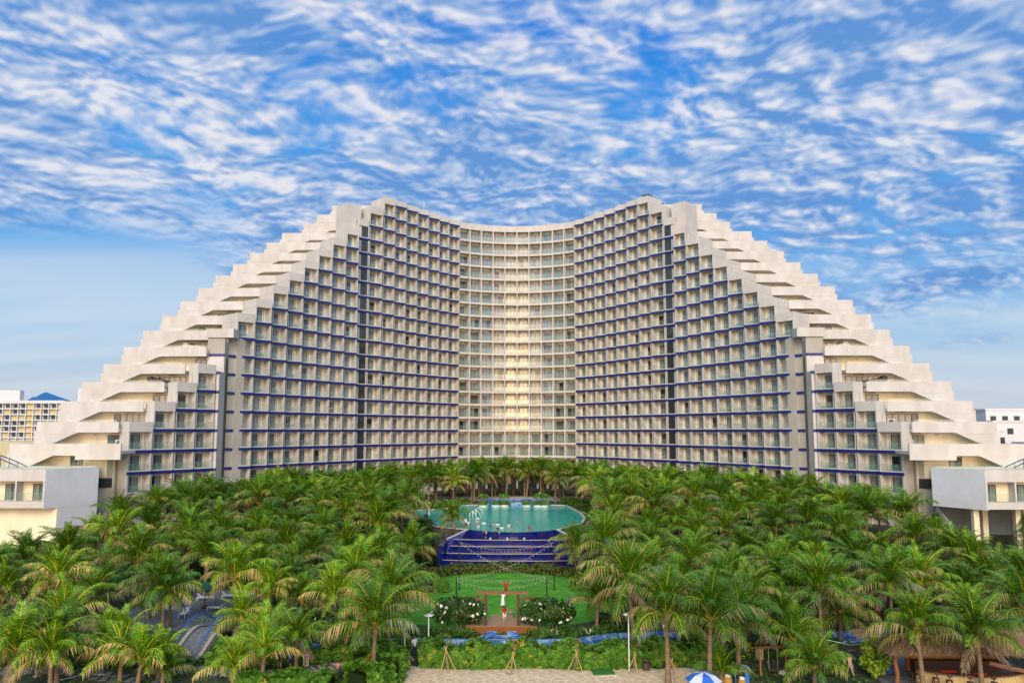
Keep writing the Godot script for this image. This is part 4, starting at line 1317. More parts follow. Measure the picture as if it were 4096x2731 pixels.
func frond_mesh(length: float, rise: float, bend: float, droop: float, tone: int, seed_: int) -> ArrayMesh:
	# one pinnate leaf along +x from the origin; rise: start angle, bend: how far it turns down
	var r := RandomNumberGenerator.new()
	r.seed = seed_
	var m := MB.new()
	var steps := 9
	var pts := []
	var dirs := []
	var p := Vector3.ZERO
	var side_sway := r.randf_range(-0.25, 0.25)
	for i in steps + 1:
		var t := i / float(steps)
		var a := rise - bend * pow(t, 1.35)
		var d := Vector3(cos(a), sin(a), side_sway * t * 0.6).normalized()
		pts.append(p)
		dirs.append(d)
		p += d * length / steps
	var rad := []
	for i in steps + 1:
		rad.append(lerpf(0.075, 0.014, i / float(steps)))
	var dead := tone == 2
	m.col = Color(0.46, 0.40, 0.05) if not dead else Color(0.28, 0.20, 0.10)
	m.tube(pts, rad, 4, false)
	var n := 32
	for i in n:
		var t := 0.12 + 0.88 * i / (n - 1.0)
		var f := t * steps
		var k := mini(int(f), steps - 1)
		var at: Vector3 = pts[k].lerp(pts[k + 1], f - k)
		var d: Vector3 = dirs[k].lerp(dirs[k + 1], f - k).normalized()
		var flat := d.cross(Vector3.UP)
		if flat.length() < 0.15: flat = Vector3(0, 0, 1)
		flat = flat.normalized()
		var up := flat.cross(d).normalized()
		var size := length * 0.265 * (0.45 + 0.75 * sin(PI * clampf(t * 0.92 + 0.12, 0.0, 1.0))) * r.randf_range(0.85, 1.1)
		for s in [-1.0, 1.0]:
			var out: Vector3 = (flat * s * 0.80 + d * r.randf_range(0.45, 0.7) + up * r.randf_range(0.0, 0.3)).normalized()
			var w := 0.046 * length / 3.4
			var q1: Vector3 = at + out * size * 0.45
			var hang := Vector3.DOWN * size * (droop * r.randf_range(0.75, 1.2))
			var q2: Vector3 = at + out * size * 0.88 + hang
			var wv: Vector3 = d * w
			var g := r.randf()
			if dead:
				m.col = Color(0.36, 0.27, 0.16).lerp(Color(0.20, 0.13, 0.07), g)
			else:
				m.col = Color(0.05, 0.15, 0.008).lerp(Color(0.15, 0.30, 0.014), g * g)
			m.quad(at - wv * 0.5, at + wv * 0.5, q1 + wv, q1 - wv)
			if not dead and tone == 1 and r.randf() < 0.35 + 0.5 * t:
				m.col = Color(0.34, 0.27, 0.13)
			m.tri(q1 - wv, q1 + wv, q2)
	return m.mesh(null)

func make_fronds() -> void:
	for tone in 3:
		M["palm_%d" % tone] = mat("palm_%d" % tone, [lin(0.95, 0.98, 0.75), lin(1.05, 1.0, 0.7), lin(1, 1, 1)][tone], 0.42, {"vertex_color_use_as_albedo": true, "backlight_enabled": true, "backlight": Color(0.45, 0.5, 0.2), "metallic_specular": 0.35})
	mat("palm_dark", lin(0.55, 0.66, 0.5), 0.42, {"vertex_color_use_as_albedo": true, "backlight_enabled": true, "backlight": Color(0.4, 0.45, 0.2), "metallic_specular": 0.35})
	mat("palm_lit", lin(1.7, 1.5, 1.1), 0.4, {"vertex_color_use_as_albedo": true, "backlight_enabled": true, "backlight": Color(0.45, 0.5, 0.2), "metallic_specular": 0.35})  # light on the fronds put into a brighter leaf tint
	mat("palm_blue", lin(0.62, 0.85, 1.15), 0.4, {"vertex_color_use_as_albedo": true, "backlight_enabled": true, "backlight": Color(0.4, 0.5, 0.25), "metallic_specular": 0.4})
	fronds.spear = []
	fronds.up = []
	fronds.arch = []
	fronds.flat = []
	fronds.hang = []
	fronds.dead = []
	for i in 3:
		fronds.spear.append(frond_mesh(3.3, 1.50, 0.35 + 0.1 * i, 0.05, 0, 10 + i))
		fronds.up.append(frond_mesh(3.9, 1.28, 1.0 + 0.15 * i, 0.25, 0, 20 + i))
		fronds.arch.append(frond_mesh(4.2, 1.02, 1.55 + 0.2 * i, 0.55, i % 2, 30 + i))
		fronds.flat.append(frond_mesh(4.0, 0.60, 1.45 + 0.2 * i, 0.75, 1, 40 + i))
	for i in 2:
		fronds.hang.append(frond_mesh(3.2, 0.05, 1.2 + 0.2 * i, 0.8, 1, 50 + i))
		fronds.dead.append(frond_mesh(2.7, -0.30, 1.1 + 0.2 * i, 0.7, 2, 60 + i))
	var rings := Image.create(8, 256, false, Image.FORMAT_RGB8)
	var rn := fnl(88, 0.2, 2)
	for y in 256:
		var t := 0.72 + 0.28 * clampf(rn.get_noise_1d(y) * 2.0 + 0.4, 0.0, 1.0)
		if y % 16 < 2: t = 0.42
		for x in 8: rings.set_pixel(x, y, Color(t, t * 0.97, t * 0.92))
	mat("palm_trunk", lin(0.34, 0.25, 0.155), 0.9, {"albedo_texture": ImageTexture.create_from_image(rings), "uv1_triplanar": true, "uv1_scale": Vector3(0.7, 0.8, 0.7)})
	mat("palm_sheath", lin(0.36, 0.22, 0.07), 0.9)
	mat("coconut", lin(0.30, 0.26, 0.05), 0.5)

func palm(at: Vector3, tall: float, size: float, seed_: int, nuts: bool, tint: String) -> Node3D:
	var r := RandomNumberGenerator.new()
	r.seed = seed_
	var t := thing("coconut_palm", "", "palm tree", at, 0.0, "coconut palms in the garden")
	var lean := Vector3(r.randf_range(-0.09, 0.09), 0, r.randf_range(-0.09, 0.09)) * tall
	var m := MB.new()
	var pts := []
	var rad := []
	for i in 7:
		var f := i / 6.0
		pts.append(Vector3(lean.x * f * f, -0.25 + (tall + 0.25) * f, lean.z * f * f))
		rad.append((0.20 - 0.055 * f + 0.10 * pow(1.0 - f, 6.0)) * lerpf(0.8, 1.0, size))
	m.tube(pts, rad, 8)
	part(t, "trunk", m.mesh(M.palm_trunk))
	var top: Vector3 = pts[6]
	m = MB.new()
	m.tube([top - Vector3(0, 0.25, 0), top + Vector3(0, 0.1, 0), top + Vector3(0, 0.5, 0)], [0.15 * size, 0.24 * size, 0.13 * size], 7)
	part(t, "leaf_sheath", m.mesh(M.palm_sheath))
	var turn := r.randf() * TAU
	var p_young := tall < 2.0
	var plan := [["spear", 3, 0.30], ["up", 7, 0.25], ["arch", 6, 0.12], ["flat", 5, 0.0], ["hang", r.randi_range(1, 3), -0.05], ["dead", r.randi_range(0, 2), -0.1]]
	if p_young: plan = [["spear", 3, 0.25], ["up", 5, 0.15], ["arch", 5, 0.05], ["flat", 3, 0.0]]
	for e in plan:
		for i in e[1]:
			turn += 2.39996 + r.randf_range(-0.2, 0.2)
			var list: Array = fronds[e[0]]
			var g: float = size * r.randf_range(0.85, 1.12)
			var o := MeshInstance3D.new()
			o.name = "frond"
			o.mesh = list[r.randi() % list.size()]
			var mt: Material = M[tint]
			if e[0] == "dead": mt = M.palm_2
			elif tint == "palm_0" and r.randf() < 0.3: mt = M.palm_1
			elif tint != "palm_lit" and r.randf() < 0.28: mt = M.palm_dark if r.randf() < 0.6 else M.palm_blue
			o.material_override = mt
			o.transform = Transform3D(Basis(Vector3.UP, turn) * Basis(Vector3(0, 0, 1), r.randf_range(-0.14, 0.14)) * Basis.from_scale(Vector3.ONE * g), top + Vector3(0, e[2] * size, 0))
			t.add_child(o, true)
	if nuts:
		var nm := SphereMesh.new()
		nm.radius = 0.13
		nm.height = 0.3
		nm.radial_segments = 8
		nm.rings = 4
		nm.material = M.coconut
		for i in 6:
			var a := TAU * i / 6.0 + r.randf()
			part(t, "coconut", nm, null, top + Vector3(cos(a) * 0.27, -0.05 - 0.2 * r.randf(), sin(a) * 0.27))
	return t

func ordinal(i: int) -> String:
	const WORDS := ["first", "second", "third", "fourth", "fifth", "sixth", "seventh", "eighth", "ninth", "tenth", "eleventh", "twelfth", "thirteenth", "fourteenth", "fifteenth", "sixteenth", "seventeenth", "eighteenth", "nineteenth", "twentieth"]
	return WORDS[i] if i < WORDS.size() else "%dth" % (i + 1)

func plant_palms() -> void:
	make_fronds()
	var list := []
	var r := RandomNumberGenerator.new()
	r.seed = 99
	var i := 0
	for set_ in [PALMS_NEAR, PALMS_GROVE, PALMS_BACK]:
		for p in set_:
			var size := clampf(0.64 + p.z * 0.105, 0.70, 1.14) * r.randf_range(0.86, 1.08)
			if set_ != PALMS_NEAR: p.z *= 0.86
			list.append({"p": p, "size": size, "seed": 1000 + i * 7, "near": set_ == PALMS_NEAR})
			i += 1
	# rows by distance and side, counted from the middle of the garden outwards
	var rows := {}
	for q in list:
		var p: Vector3 = q.p
		var key := "%s|%d" % ["left" if p.x < 0 else "right", int((-p.y - 52.0) / 7.0)]
		if not rows.has(key): rows[key] = []
		rows[key].append(q)
	for key in rows:
		var row: Array = rows[key]
		row.sort_custom(func(a, b): return absf(a.p.x) < absf(b.p.x))
		var side: String = key.split("|")[0]
		var depth := int(key.split("|")[1])
		for k in row.size():
			var q = row[k]
			var p: Vector3 = q.p
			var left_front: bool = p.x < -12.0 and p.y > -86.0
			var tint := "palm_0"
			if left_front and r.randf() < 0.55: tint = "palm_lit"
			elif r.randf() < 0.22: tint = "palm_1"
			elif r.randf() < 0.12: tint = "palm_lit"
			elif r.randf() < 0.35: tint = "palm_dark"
			var nuts := r.randf() < 0.3 and p.z > 2.4
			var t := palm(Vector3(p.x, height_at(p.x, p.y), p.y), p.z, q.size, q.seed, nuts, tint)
			var stem := "tall" if p.z > 4.4 else "young" if p.z < 2.0 else "middling"
			t.set_meta("label", "%s %s, %s from the middle in the %s row of the %s grove" % [stem, "nut palm" if nuts else "palm", ordinal(k), ordinal(depth), side])

# ---------------------------------------------------------------- hedges, beds, flowering trees
var leafy := {}

func rosette(n: int, length: float, width: float, lift: float, seed_: int) -> ArrayMesh:
	# a whorl of pointed leaves round a shoot along +y
	var r := RandomNumberGenerator.new()
	r.seed = seed_
	var m := MB.new()
	for i in n:
		var a := TAU * i / n * 2.618 + r.randf_range(-0.3, 0.3)
		var up := lift * r.randf_range(0.5, 1.4)
		var d := Vector3(cos(a) * cos(up), sin(up), sin(a) * cos(up))
		var s := Vector3(-sin(a), 0, cos(a)) * width * 0.5
		var l := length * r.randf_range(0.75, 1.1)
		var k := d.cross(s).normalized() * width * 0.25
		var b := 0.75 + 0.5 * r.randf()
		m.col = Color(b, b, b)
		var p0 := d * 0.02
		var p1 := d * l * 0.55
		var p2 := d * l - Vector3(0, l * 0.12, 0)
		m.tri(p0, p1 - s + k, p2)
		m.tri(p0, p2, p1 + s + k)
	return m.mesh(null)

func strap_tuft(n: int, length: float, seed_: int) -> ArrayMesh:
	var r := RandomNumberGenerator.new()
	r.seed = seed_
	var m := MB.new()
	for i in n:
		var a := r.randf() * TAU
		var d := Vector3(cos(a), 0, sin(a))
		var s := Vector3(-sin(a), 0, cos(a)) * 0.035
		var l := length * r.randf_range(0.7, 1.1)
		var b := 0.7 + 0.6 * r.randf()
		m.col = Color(b, b, b * 0.9)
		var p1 := Vector3(0, l * 0.7, 0) + d * l * 0.28
		var p2 := Vector3(0, l * 0.72, 0) + d * l * 0.72
		m.quad(-s, s, p1 + s, p1 - s)
		m.tri(p1 - s, p1 + s, p2)
	return m.mesh(null)

func round_leaves(seed_: int) -> ArrayMesh:
	var r := RandomNumberGenerator.new()
	r.seed = seed_
	var m := MB.new()
	for i in 6:
		var at := Vector3(r.randf_range(-0.16, 0.16), r.randf_range(0.0, 0.16), r.randf_range(-0.16, 0.16))
		var n := Vector3(r.randf_range(-1, 1), r.randf_range(0.2, 1.0), r.randf_range(-1, 1)).normalized()
		var x := n.cross(Vector3(0.3, 1, 0.2)).normalized() * 0.11
		var y := n.cross(x)
		var b := 0.7 + 0.6 * r.randf()
		m.col = Color(b, b, b)
		for k in 6:
			var a := TAU * k / 6
			var c := TAU * (k + 1) / 6
			m.tri(at, at + x * cos(a) + y * sin(a), at + x * cos(c) + y * sin(c))
	return m.mesh(null)

func make_leaves() -> void:
	var o := {"vertex_color_use_as_albedo": true, "backlight_enabled": true, "backlight": Color(0.4, 0.45, 0.15), "metallic_specular": 0.35}
	mat("leaf", Color.WHITE, 0.45, o)
	mat("bark", lin(0.26, 0.20, 0.14), 0.9)
	mat("bamboo", lin(0.50, 0.34, 0.15), 0.7)
	mat("petal", lin(0.85, 0.82, 0.70), 0.6)
	leafy.big = rosette(10, 0.30, 0.12, 0.5, 1)
	leafy.small = rosette(9, 0.17, 0.075, 0.6, 2)
	leafy.long = rosette(10, 0.42, 0.11, 0.35, 3)
	leafy.strap = strap_tuft(14, 0.75, 4)
	leafy.grass = strap_tuft(10, 0.30, 5)
	leafy.round = round_leaves(6)
	leafy.fine = rosette(12, 0.34, 0.028, 0.8, 7)
	for k in leafy:
		leafy[k].surface_set_material(0, M.leaf)

func scatter(parent: Node3D, called: String, kind: String, spots: Array, a: Color, b: Color, odd: Color, odd_share: float, grow := 1.0) -> void:
	# spots: [point, outward]
	var t := []
	var c := []
	for s in spots:
		var up: Vector3 = (s[1] + Vector3(rnd(-0.5, 0.5), rnd(-0.3, 0.5), rnd(-0.5, 0.5))).normalized()
		var x := up.cross(Vector3(rnd(-1, 1), rnd(-0.2, 0.2), rnd(-1, 1)) + Vector3(0.01, 0, 0)).normalized()
		t.append(Transform3D(Basis(x, up, x.cross(up)).scaled(Vector3.ONE * grow * rnd(0.7, 1.25)), s[0]))
		var col := a.lerp(b, rng.randf())
		if rng.randf() < odd_share: col = odd
		c.append(col)
	many(parent, called, leafy[kind], t, c)

func hedge_spots(line: Array, w: float, h: float, per_m2: float, rough := 0.18) -> Array:
	# points over the skin of a clipped hedge that follows a line
	var out := []
	for i in line.size() - 1:
		var a: Vector2 = line[i]
		var b: Vector2 = line[i + 1]
		var d := (b - a).normalized()
		var o := d.orthogonal()
		var len := a.distance_to(b)
		for k in int(len * (w + 2.0 * h) * per_m2):
			var t := rng.randf() * len
			var u := rng.randf() * (w + 2.0 * h)
			var wob := 1.0 + rough * sin(t * 2.1 + i * 1.7) + rough * 0.6 * sin(t * 5.3 + i)
			var hh := h * wob
			var p: Vector2
			var y: float
			var n: Vector3
			if u < w:
				p = a + d * t + o * (u - w * 0.5)
				y = hh + rnd(-0.12, 0.12)
				n = Vector3(0, 1, 0)
			else:
				var s := 1.0 if u - w < h else -1.0
				y = rng.randf() * hh
				p = a + d * t + o * s * (w * 0.5 + rnd(-0.22, 0.1) + 0.1 * sin(t * 3.0))
				n = Vector3(o.x * s, 0.45, o.y * s)
			out.append([Vector3(p.x, maxf(0.0, height_at(p.x, p.y)) + y, p.y), n])
	return out

func core_of(line: Array, w: float, h: float) -> MB:
	var m := MB.new()
	for i in line.size() - 1:
		var a: Vector2 = line[i]
		var b: Vector2 = line[i + 1]
		var g := maxf(0.0, height_at((a.x + b.x) * 0.5, (a.y + b.y) * 0.5))
		m.bar(Vector3(a.x, g + h * 0.42, a.y), Vector3(b.x, g + h * 0.42, b.y), w * 0.66, h * 0.84)
	return m

func hedge(called: String, label: String, category: String, line: Array, w: float, h: float, per: float, kind: String, a: Color, b: Color, odd: Color, share: float, grow := 1.0, group := "") -> void:
	var t := thing(called, label, category, Vector3.ZERO, 0.0, group)
	var m := core_of(line, w, h)
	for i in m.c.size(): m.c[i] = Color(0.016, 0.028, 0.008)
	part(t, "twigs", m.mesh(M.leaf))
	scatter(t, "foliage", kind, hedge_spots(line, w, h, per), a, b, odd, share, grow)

func ball_spots(at: Vector3, s: Vector3, n: int, low := -0.3) -> Array:
	var out := []
	for i in n:
		var d := Vector3(rnd(-1, 1), rnd(low, 1), rnd(-1, 1))
		if d.length() < 0.05: continue
		d = d.normalized()
		out.append([at + d * s * pow(rng.randf(), 0.25) * (1.0 + 0.12 * sin(d.x * 6.0 + at.x) * cos(d.z * 5.0)), d])
	return out

func frangipani(label: String, at: Vector3, s: Vector3, seed_: int) -> void:
	var t := thing("frangipani_tree", label, "tree", at, 0.0, "flowering trees beside the stage")
	var r := RandomNumberGenerator.new()
	r.seed = seed_
	var tr := MB.new()
	var tips := []
	for i in 3:
		var foot := Vector3(r.randf_range(-0.9, 0.9), -0.1, r.randf_range(-0.2, 0.2))
		var fork := foot + Vector3(r.randf_range(-0.2, 0.2), 1.15, r.randf_range(-0.15, 0.15))
		tr.tube([foot, foot.lerp(fork, 0.5) + Vector3(0.05, 0, 0.03), fork], [0.10, 0.08, 0.07], 6)
		for k in 4:
			var tip := fork + Vector3(r.randf_range(-1.2, 1.2), r.randf_range(0.5, 1.2), r.randf_range(-0.8, 0.8))
			tr.tube([fork, fork.lerp(tip, 0.5) + Vector3(0, -0.08, 0), tip], [0.06, 0.05, 0.03], 5)
			tips.append(tip)
	part(t, "trunk", tr.mesh(M.bark))
	var mid := Vector3(0, 1.85, 0)
	var spots := ball_spots(mid, s, 560, -0.75)
	for e in tips:
		spots.append_array(ball_spots(e, Vector3(0.7, 0.5, 0.6), 14))
	scatter(t, "foliage", "long", spots, Color(0.02, 0.065, 0.012), Color(0.06, 0.13, 0.02), Color(0.20, 0.22, 0.04), 0.05)
	var fm := MB.new()
	for i in 5:
		var a := TAU * i / 5
		var d := Vector3(cos(a), 0.35, sin(a))
		var q := Vector3(-sin(a), 0, cos(a)) * 0.09
		fm.quad(Vector3.ZERO, d * 0.12 - q, d * 0.25, d * 0.12 + q)
	for i in 3:
		for k in 5:
			var o := Vector3(cos(i * 2.1), 0.1, sin(i * 2.1)) * 0.14
			var a := TAU * k / 5
			var d := Vector3(cos(a), 0.3, sin(a))
			var q := Vector3(-sin(a), 0, cos(a)) * 0.06
			fm.quad(o, o + d * 0.08 - q, o + d * 0.17, o + d * 0.08 + q)
	var flower := fm.mesh(M.petal)
	for i in 22:
		var d := Vector3(r.randf_range(-1, 1), r.randf_range(-0.6, 0.9), r.randf_range(0.1, 1)).normalized()
		var f := part(t, "flower", flower, null, mid + d * s * 1.06)
		f.rotation = Vector3(r.randf_range(0.3, 1.3), r.randf() * TAU, 0)
		f.scale = Vector3.ONE * r.randf_range(0.5, 0.75)

func plant_beds() -> void:
	make_leaves()
	var g1 := Color(0.04, 0.13, 0.010)
	var g2 := Color(0.14, 0.29, 0.02)
	var yellow := Color(0.34, 0.30, 0.03)
	var front := []
	for i in 25:
		var x := lerpf(-6.6, 17.6, i / 24.0)
		front.append(Vector2(x, -67.55 - 0.25 * sin(x * 0.7) - 2.2 * smoothstep(10.0, 18.0, x)))
	hedge("hedge", "long broad-leaved green hedge between the beach sand and the blue river", "hedge", front, 2.0, 1.5, 36.0, "big", g1, g2, yellow, 0.03)
	var back := []
	for i in 17:
		var a := deg_to_rad(lerpf(206.0, 334.0, i / 16.0))
		back.append(Vector2(-0.9 + cos(a) * 11.8, -99.5 + sin(a) * 11.2))
	hedge("hedge", "curved low olive hedge with orange tips at the foot of the blue cascade", "hedge", back, 1.5, 1.15, 30.0, "small", Color(0.035, 0.075, 0.010), Color(0.15, 0.19, 0.02), Color(0.32, 0.16, 0.03), 0.07)
	hedge("bush", "big glossy bush at the bottom left of the sand, beside the white lamp pole", "bush", [Vector2(-11.0, -64.0), Vector2(-9.6, -65.6), Vector2(-8.2, -66.8)], 2.4, 1.9, 34.0, "big", g1, g2, yellow, 0.02, 1.0)
	hedge("bush", "leafy bush rising from the lower edge of the picture left of the sand", "bush", [Vector2(-10.6, -60.5), Vector2(-9.0, -62.5), Vector2(-8.8, -64.2)], 2.6, 1.6, 34.0, "big", g1, g2, yellow, 0.02, 1.0)
	hedge("bush", "low spreading glossy bush along the lower edge left of the paved path", "bush", [Vector2(-19.5, -61.6), Vector2(-16.0, -62.2), Vector2(-12.6, -61.8)], 1.8, 0.75, 34.0, "big", Color(0.05, 0.15, 0.012), Color(0.12, 0.27, 0.02), yellow, 0.02, 1.0)
	hedge("hedge", "round-topped orange-green hedge left of the river steps under the stage", "hedge", [Vector2(-6.2, -76.6), Vector2(-4.4, -76.5), Vector2(-2.6, -76.7)], 1.3, 0.5, 44.0, "small", Color(0.07, 0.12, 0.015), Color(0.18, 0.2, 0.02), Color(0.34, 0.18, 0.03), 0.15)
	hedge("hedge", "round-topped orange-green hedge right of the river steps under the stage", "hedge", [Vector2(2.0, -76.6), Vector2(3.6, -76.4), Vector2(5.4, -76.9)], 1.3, 0.5, 44.0, "small", Color(0.07, 0.12, 0.015), Color(0.18, 0.2, 0.02), Color(0.34, 0.18, 0.03), 0.15)
	hedge("hedge", "dense green hedge between the paved path and the left reach of the river", "hedge", [Vector2(-24.0, -67.6), Vector2(-20.5, -67.2), Vector2(-16.0, -68.6), Vector2(-12.5, -70.3), Vector2(-9.0, -71.0), Vector2(-6.8, -70.8)], 1.7, 0.95, 36.0, "big", g1, g2, yellow, 0.04, 0.9)
	hedge("hedge", "dark leafy bed in front of the blue river wall at far left", "hedge", [Vector2(-42.0, -68.2), Vector2(-36.0, -67.6), Vector2(-30.0, -67.7)], 2.0, 0.9, 34.0, "long", Color(0.02, 0.06, 0.01), Color(0.06, 0.13, 0.015), yellow, 0.05, 0.9)
	hedge("bush", "round green bush under the arch of the small bridge", "bush", [Vector2(-24.2, -68.9), Vector2(-23.0, -69.2)], 1.6, 1.1, 40.0, "big", g1, g2, yellow, 0.02)
	hedge("bush", "glossy bush at the left edge of the round lawn near two short poles", "bush", [Vector2(-10.8, -98.6), Vector2(-9.0, -97.2), Vector2(-7.4, -97.6)], 1.8, 1.3, 36.0, "big", g1, Color(0.12, 0.22, 0.02), yellow, 0.06)
	hedge("bush", "bright yellow-green bush at the right edge of the round lawn", "bush", [Vector2(7.6, -99.4), Vector2(9.6, -98.4)], 1.8, 1.2, 36.0, "small", Color(0.10, 0.22, 0.02), Color(0.2, 0.3, 0.03), yellow, 0.1)
	hedge("bush", "dark bush with white flowers beside the grey mound left of the lawn", "bush", [Vector2(-19.6, -78.2), Vector2(-17.0, -77.8), Vector2(-15.2, -78.4)], 2.0, 1.4, 34.0, "long", Color(0.02, 0.055, 0.012), Color(0.05, 0.11, 0.015), Color(0.8, 0.8, 0.72), 0.02)
	hedge("bush", "dark clipped bush behind the right reach of the river", "bush", [Vector2(9.0, -79.4), Vector2(13.0, -79.9), Vector2(17.0, -79.0), Vector2(21.0, -77.5)], 2.0, 1.2, 30.0, "small", Color(0.02, 0.06, 0.01), Color(0.06, 0.13, 0.015), yellow, 0.05)
	hedge("bush", "sandy green bed between the swing frame and the right reach of the river", "bush", [Vector2(17.0, -70.6), Vector2(20.0, -70.8), Vector2(25.0, -71.8), Vector2(29.0, -73.0)], 1.8, 1.0, 26.0, "long", Color(0.03, 0.08, 0.012), Color(0.07, 0.14, 0.015), yellow, 0.05)
	for e in [["left", -1.0], ["right", 1.0]]:
		var line := []
		for i in 8:
			line.append(Vector2(e[1] * lerpf(11.8, 14.6, i / 7.0), lerpf(-114.0, -127.0, i / 7.0)))
		hedge("hedge", "dark green planting along the %s flank of the blue cascade" % e[0], "hedge", line, 2.6, 1.5, 16.0, "long", Color(0.02, 0.06, 0.01), Color(0.07, 0.14, 0.02), yellow, 0.04)
	hedge("hedge", "yellow-green flower bed along the far left bank of the main pool", "hedge", [Vector2(-24.0, -155.5), Vector2(-17.0, -158.0), Vector2(-13.2, -163.0), Vector2(-10.2, -168.0)], 2.2, 0.8, 26.0, "long", Color(0.06, 0.16, 0.015), Color(0.16, 0.26, 0.03), Color(0.75, 0.72, 0.2), 0.1, 1.3)
	hedge("hedge", "green bed along the far right bank of the main pool", "hedge", [Vector2(14.5, -136.0), Vector2(15.0, -150.0), Vector2(13.6, -160.0), Vector2(10.6, -168.0)], 2.4, 0.9, 26.0, "long", Color(0.04, 0.12, 0.015), Color(0.12, 0.22, 0.03), yellow, 0.05, 1.3)
	# strap-leaved plants along the river: nobody could count them
	var spots := []
	for i in 900:
		var x := rnd(-11.5, 27.0)
		if absf(x + 0.3) < 3.0: continue
		spots.append([Vector3(x, maxf(0.05, height_at(x, river_far(x) - 0.6)), river_far(x) - rnd(0.5, 2.2)), Vector3.UP])
	for i in 500:
		var x := rnd(-30.0, 30.0)
		if x > -8.0 and x < 10.0: continue
		spots.append([Vector3(x, 0.0, river_near(x) + rnd(0.45, 1.6)), Vector3.UP])
	scatter(self, "strap_leaf_bed", "strap", spots, Color(0.035, 0.11, 0.015), Color(0.10, 0.22, 0.03), Color(0.7, 0.7, 0.6), 0.015, 1.1)
	tag(get_child(get_child_count() - 1), "strap-leaved green plants lining both banks of the river", "plants")
	# tufts in the worn grass around the paths and under the palms
	spots = []
	var nz := fnl(71, 0.13, 2)
	for i in 9000:
		var x := rnd(-46.0, 46.0)
		var z := rnd(-92.0, -56.0)
		if x > -11.0 and x < 17.5 and z > -68.5: continue
		if pow((x + 1.2) / 14.8, 2) + pow((z + 94.6) / 16.6, 2) < 1.0: continue
		if x < -27.0 and z < -78.0: continue
		if x > 28.0 and z > -70.0: continue
		if z < river_near(x) + 0.3 and z > river_far(x) - 0.5: continue
		if nz.get_noise_2d(x, z) < -0.12: continue
		spots.append([Vector3(x, height_at(x, z), z), Vector3.UP])
	scatter(self, "grass", "grass", spots, Color(0.04, 0.10, 0.012), Color(0.10, 0.19, 0.03), Color(0.25, 0.22, 0.08), 0.08, 1.0)
	tag(get_child(get_child_count() - 1), "patchy grass under the palms and around the paths", "grass")
	# shrubs under the palms further back
	spots = []
	for i in 5200:
		var s := 1.0 if rng.randf() < 0.5 else -1.0
		var z := rnd(-186.0, -82.0)
		var x := s * rnd(12.0, 52.0)
		if absf(x) > 58.0 - maxf(0.0, -z - 112.0) * 0.5: continue
		if x < 0.0 and x > -26.0 and z < -138.0 and z > -160.0: continue
		if x < -26.5 and z > -99.0: continue
		if x > 0.0 and x < 16.0 and z < -118.0: continue
		if nz.get_noise_2d(x * 0.6, z * 0.6) < 0.0: continue
		spots.append([Vector3(x, height_at(x, z) + rnd(0.1, 1.0), z), Vector3.UP])
	scatter(self, "undergrowth", "long", spots, Color(0.015, 0.05, 0.008), Color(0.05, 0.11, 0.015), Color(0.2, 0.2, 0.05), 0.03, 2.0)
	tag(get_child(get_child_count() - 1), "dark shrubs growing among the palm trunks", "undergrowth")
	frangipani("white-flowered frangipani tree left of the wooden gate", Vector3(-4.45, 0.0, -78.9), Vector3(2.75, 1.3, 1.5), 5)
	frangipani("white-flowered frangipani tree right of the wooden gate", Vector3(4.0, 0.0, -78.6), Vector3(2.75, 1.25, 1.5), 6)
	# grey-green mound left of the lawn
	var md := thing("clipped_mound", "grey-green clipped mound shrub left of the round lawn", "bush", Vector3(-20.4, 0, -80.6))
	var mc := MB.new()
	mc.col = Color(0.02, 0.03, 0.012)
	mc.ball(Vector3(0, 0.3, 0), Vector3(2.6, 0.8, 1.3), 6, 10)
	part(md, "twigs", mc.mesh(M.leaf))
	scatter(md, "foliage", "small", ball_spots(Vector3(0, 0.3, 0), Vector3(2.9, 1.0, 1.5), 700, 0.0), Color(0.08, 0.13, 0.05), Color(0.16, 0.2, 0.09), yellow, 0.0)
	# sea grape by the bar
	for e in [["sea_grape", "yellow-green sea grape bush with round leaves left of the thatched bar", Vector3(29.0, 0, -64.6), Vector3(0.95, 1.35, 0.9), 190], ["sea_grape", "small round-leaved bush beside the two bathers near the bar", Vector3(26.4, 0, -65.6), Vector3(0.7, 0.75, 0.6), 90]]:
		var t := thing(e[0], e[1], "bush", e[2])
		var tm := MB.new()
		tm.tube([Vector3(0, -0.1, 0), Vector3(0.1, 0.8, 0.05), Vector3(0.25, 1.6, 0.1)], [0.09, 0.07, 0.04], 6)
		tm.tube([Vector3(0.1, 0.8, 0.05), Vector3(-0.2, 1.3, 0.1)], [0.06, 0.03], 6)
		part(t, "trunk", tm.mesh(M.bark))
		scatter(t, "foliage", "round", ball_spots(Vector3(0, e[3].y + 0.15, 0), e[3], e[4], -0.9), Color(0.10, 0.22, 0.015), Color(0.26, 0.38, 0.03), Color(0.4, 0.42, 0.06), 0.1, 1.15)
	# two feathery trees by the right end house
	for e in [[Vector3(57.5, 2.0, -110.5), 0.95, "feathery dark conifer-like tree in front of the columns of the right end house"], [Vector3(69.0, 2.0, -109.5), 1.0, "feathery tree at the right picture edge below the end house balconies"]]:
		var t := thing("casuarina_tree", e[2], "tree", e[0])
		var tm := MB.new()
		tm.tube([Vector3(0, -0.3, 0), Vector3(0.1, 2.2, 0), Vector3(0.0, 5.6, 0)], [0.14, 0.1, 0.03], 6)
		for k in 12:
			var y := 1.2 + k * 0.33
			var a := k * 2.4
			tm.tube([Vector3(0, y, 0), Vector3(cos(a) * 1.4, y + 0.5, sin(a) * 1.4)], [0.04, 0.015], 4)
		part(t, "trunk", tm.mesh(M.bark))
		var sp := []
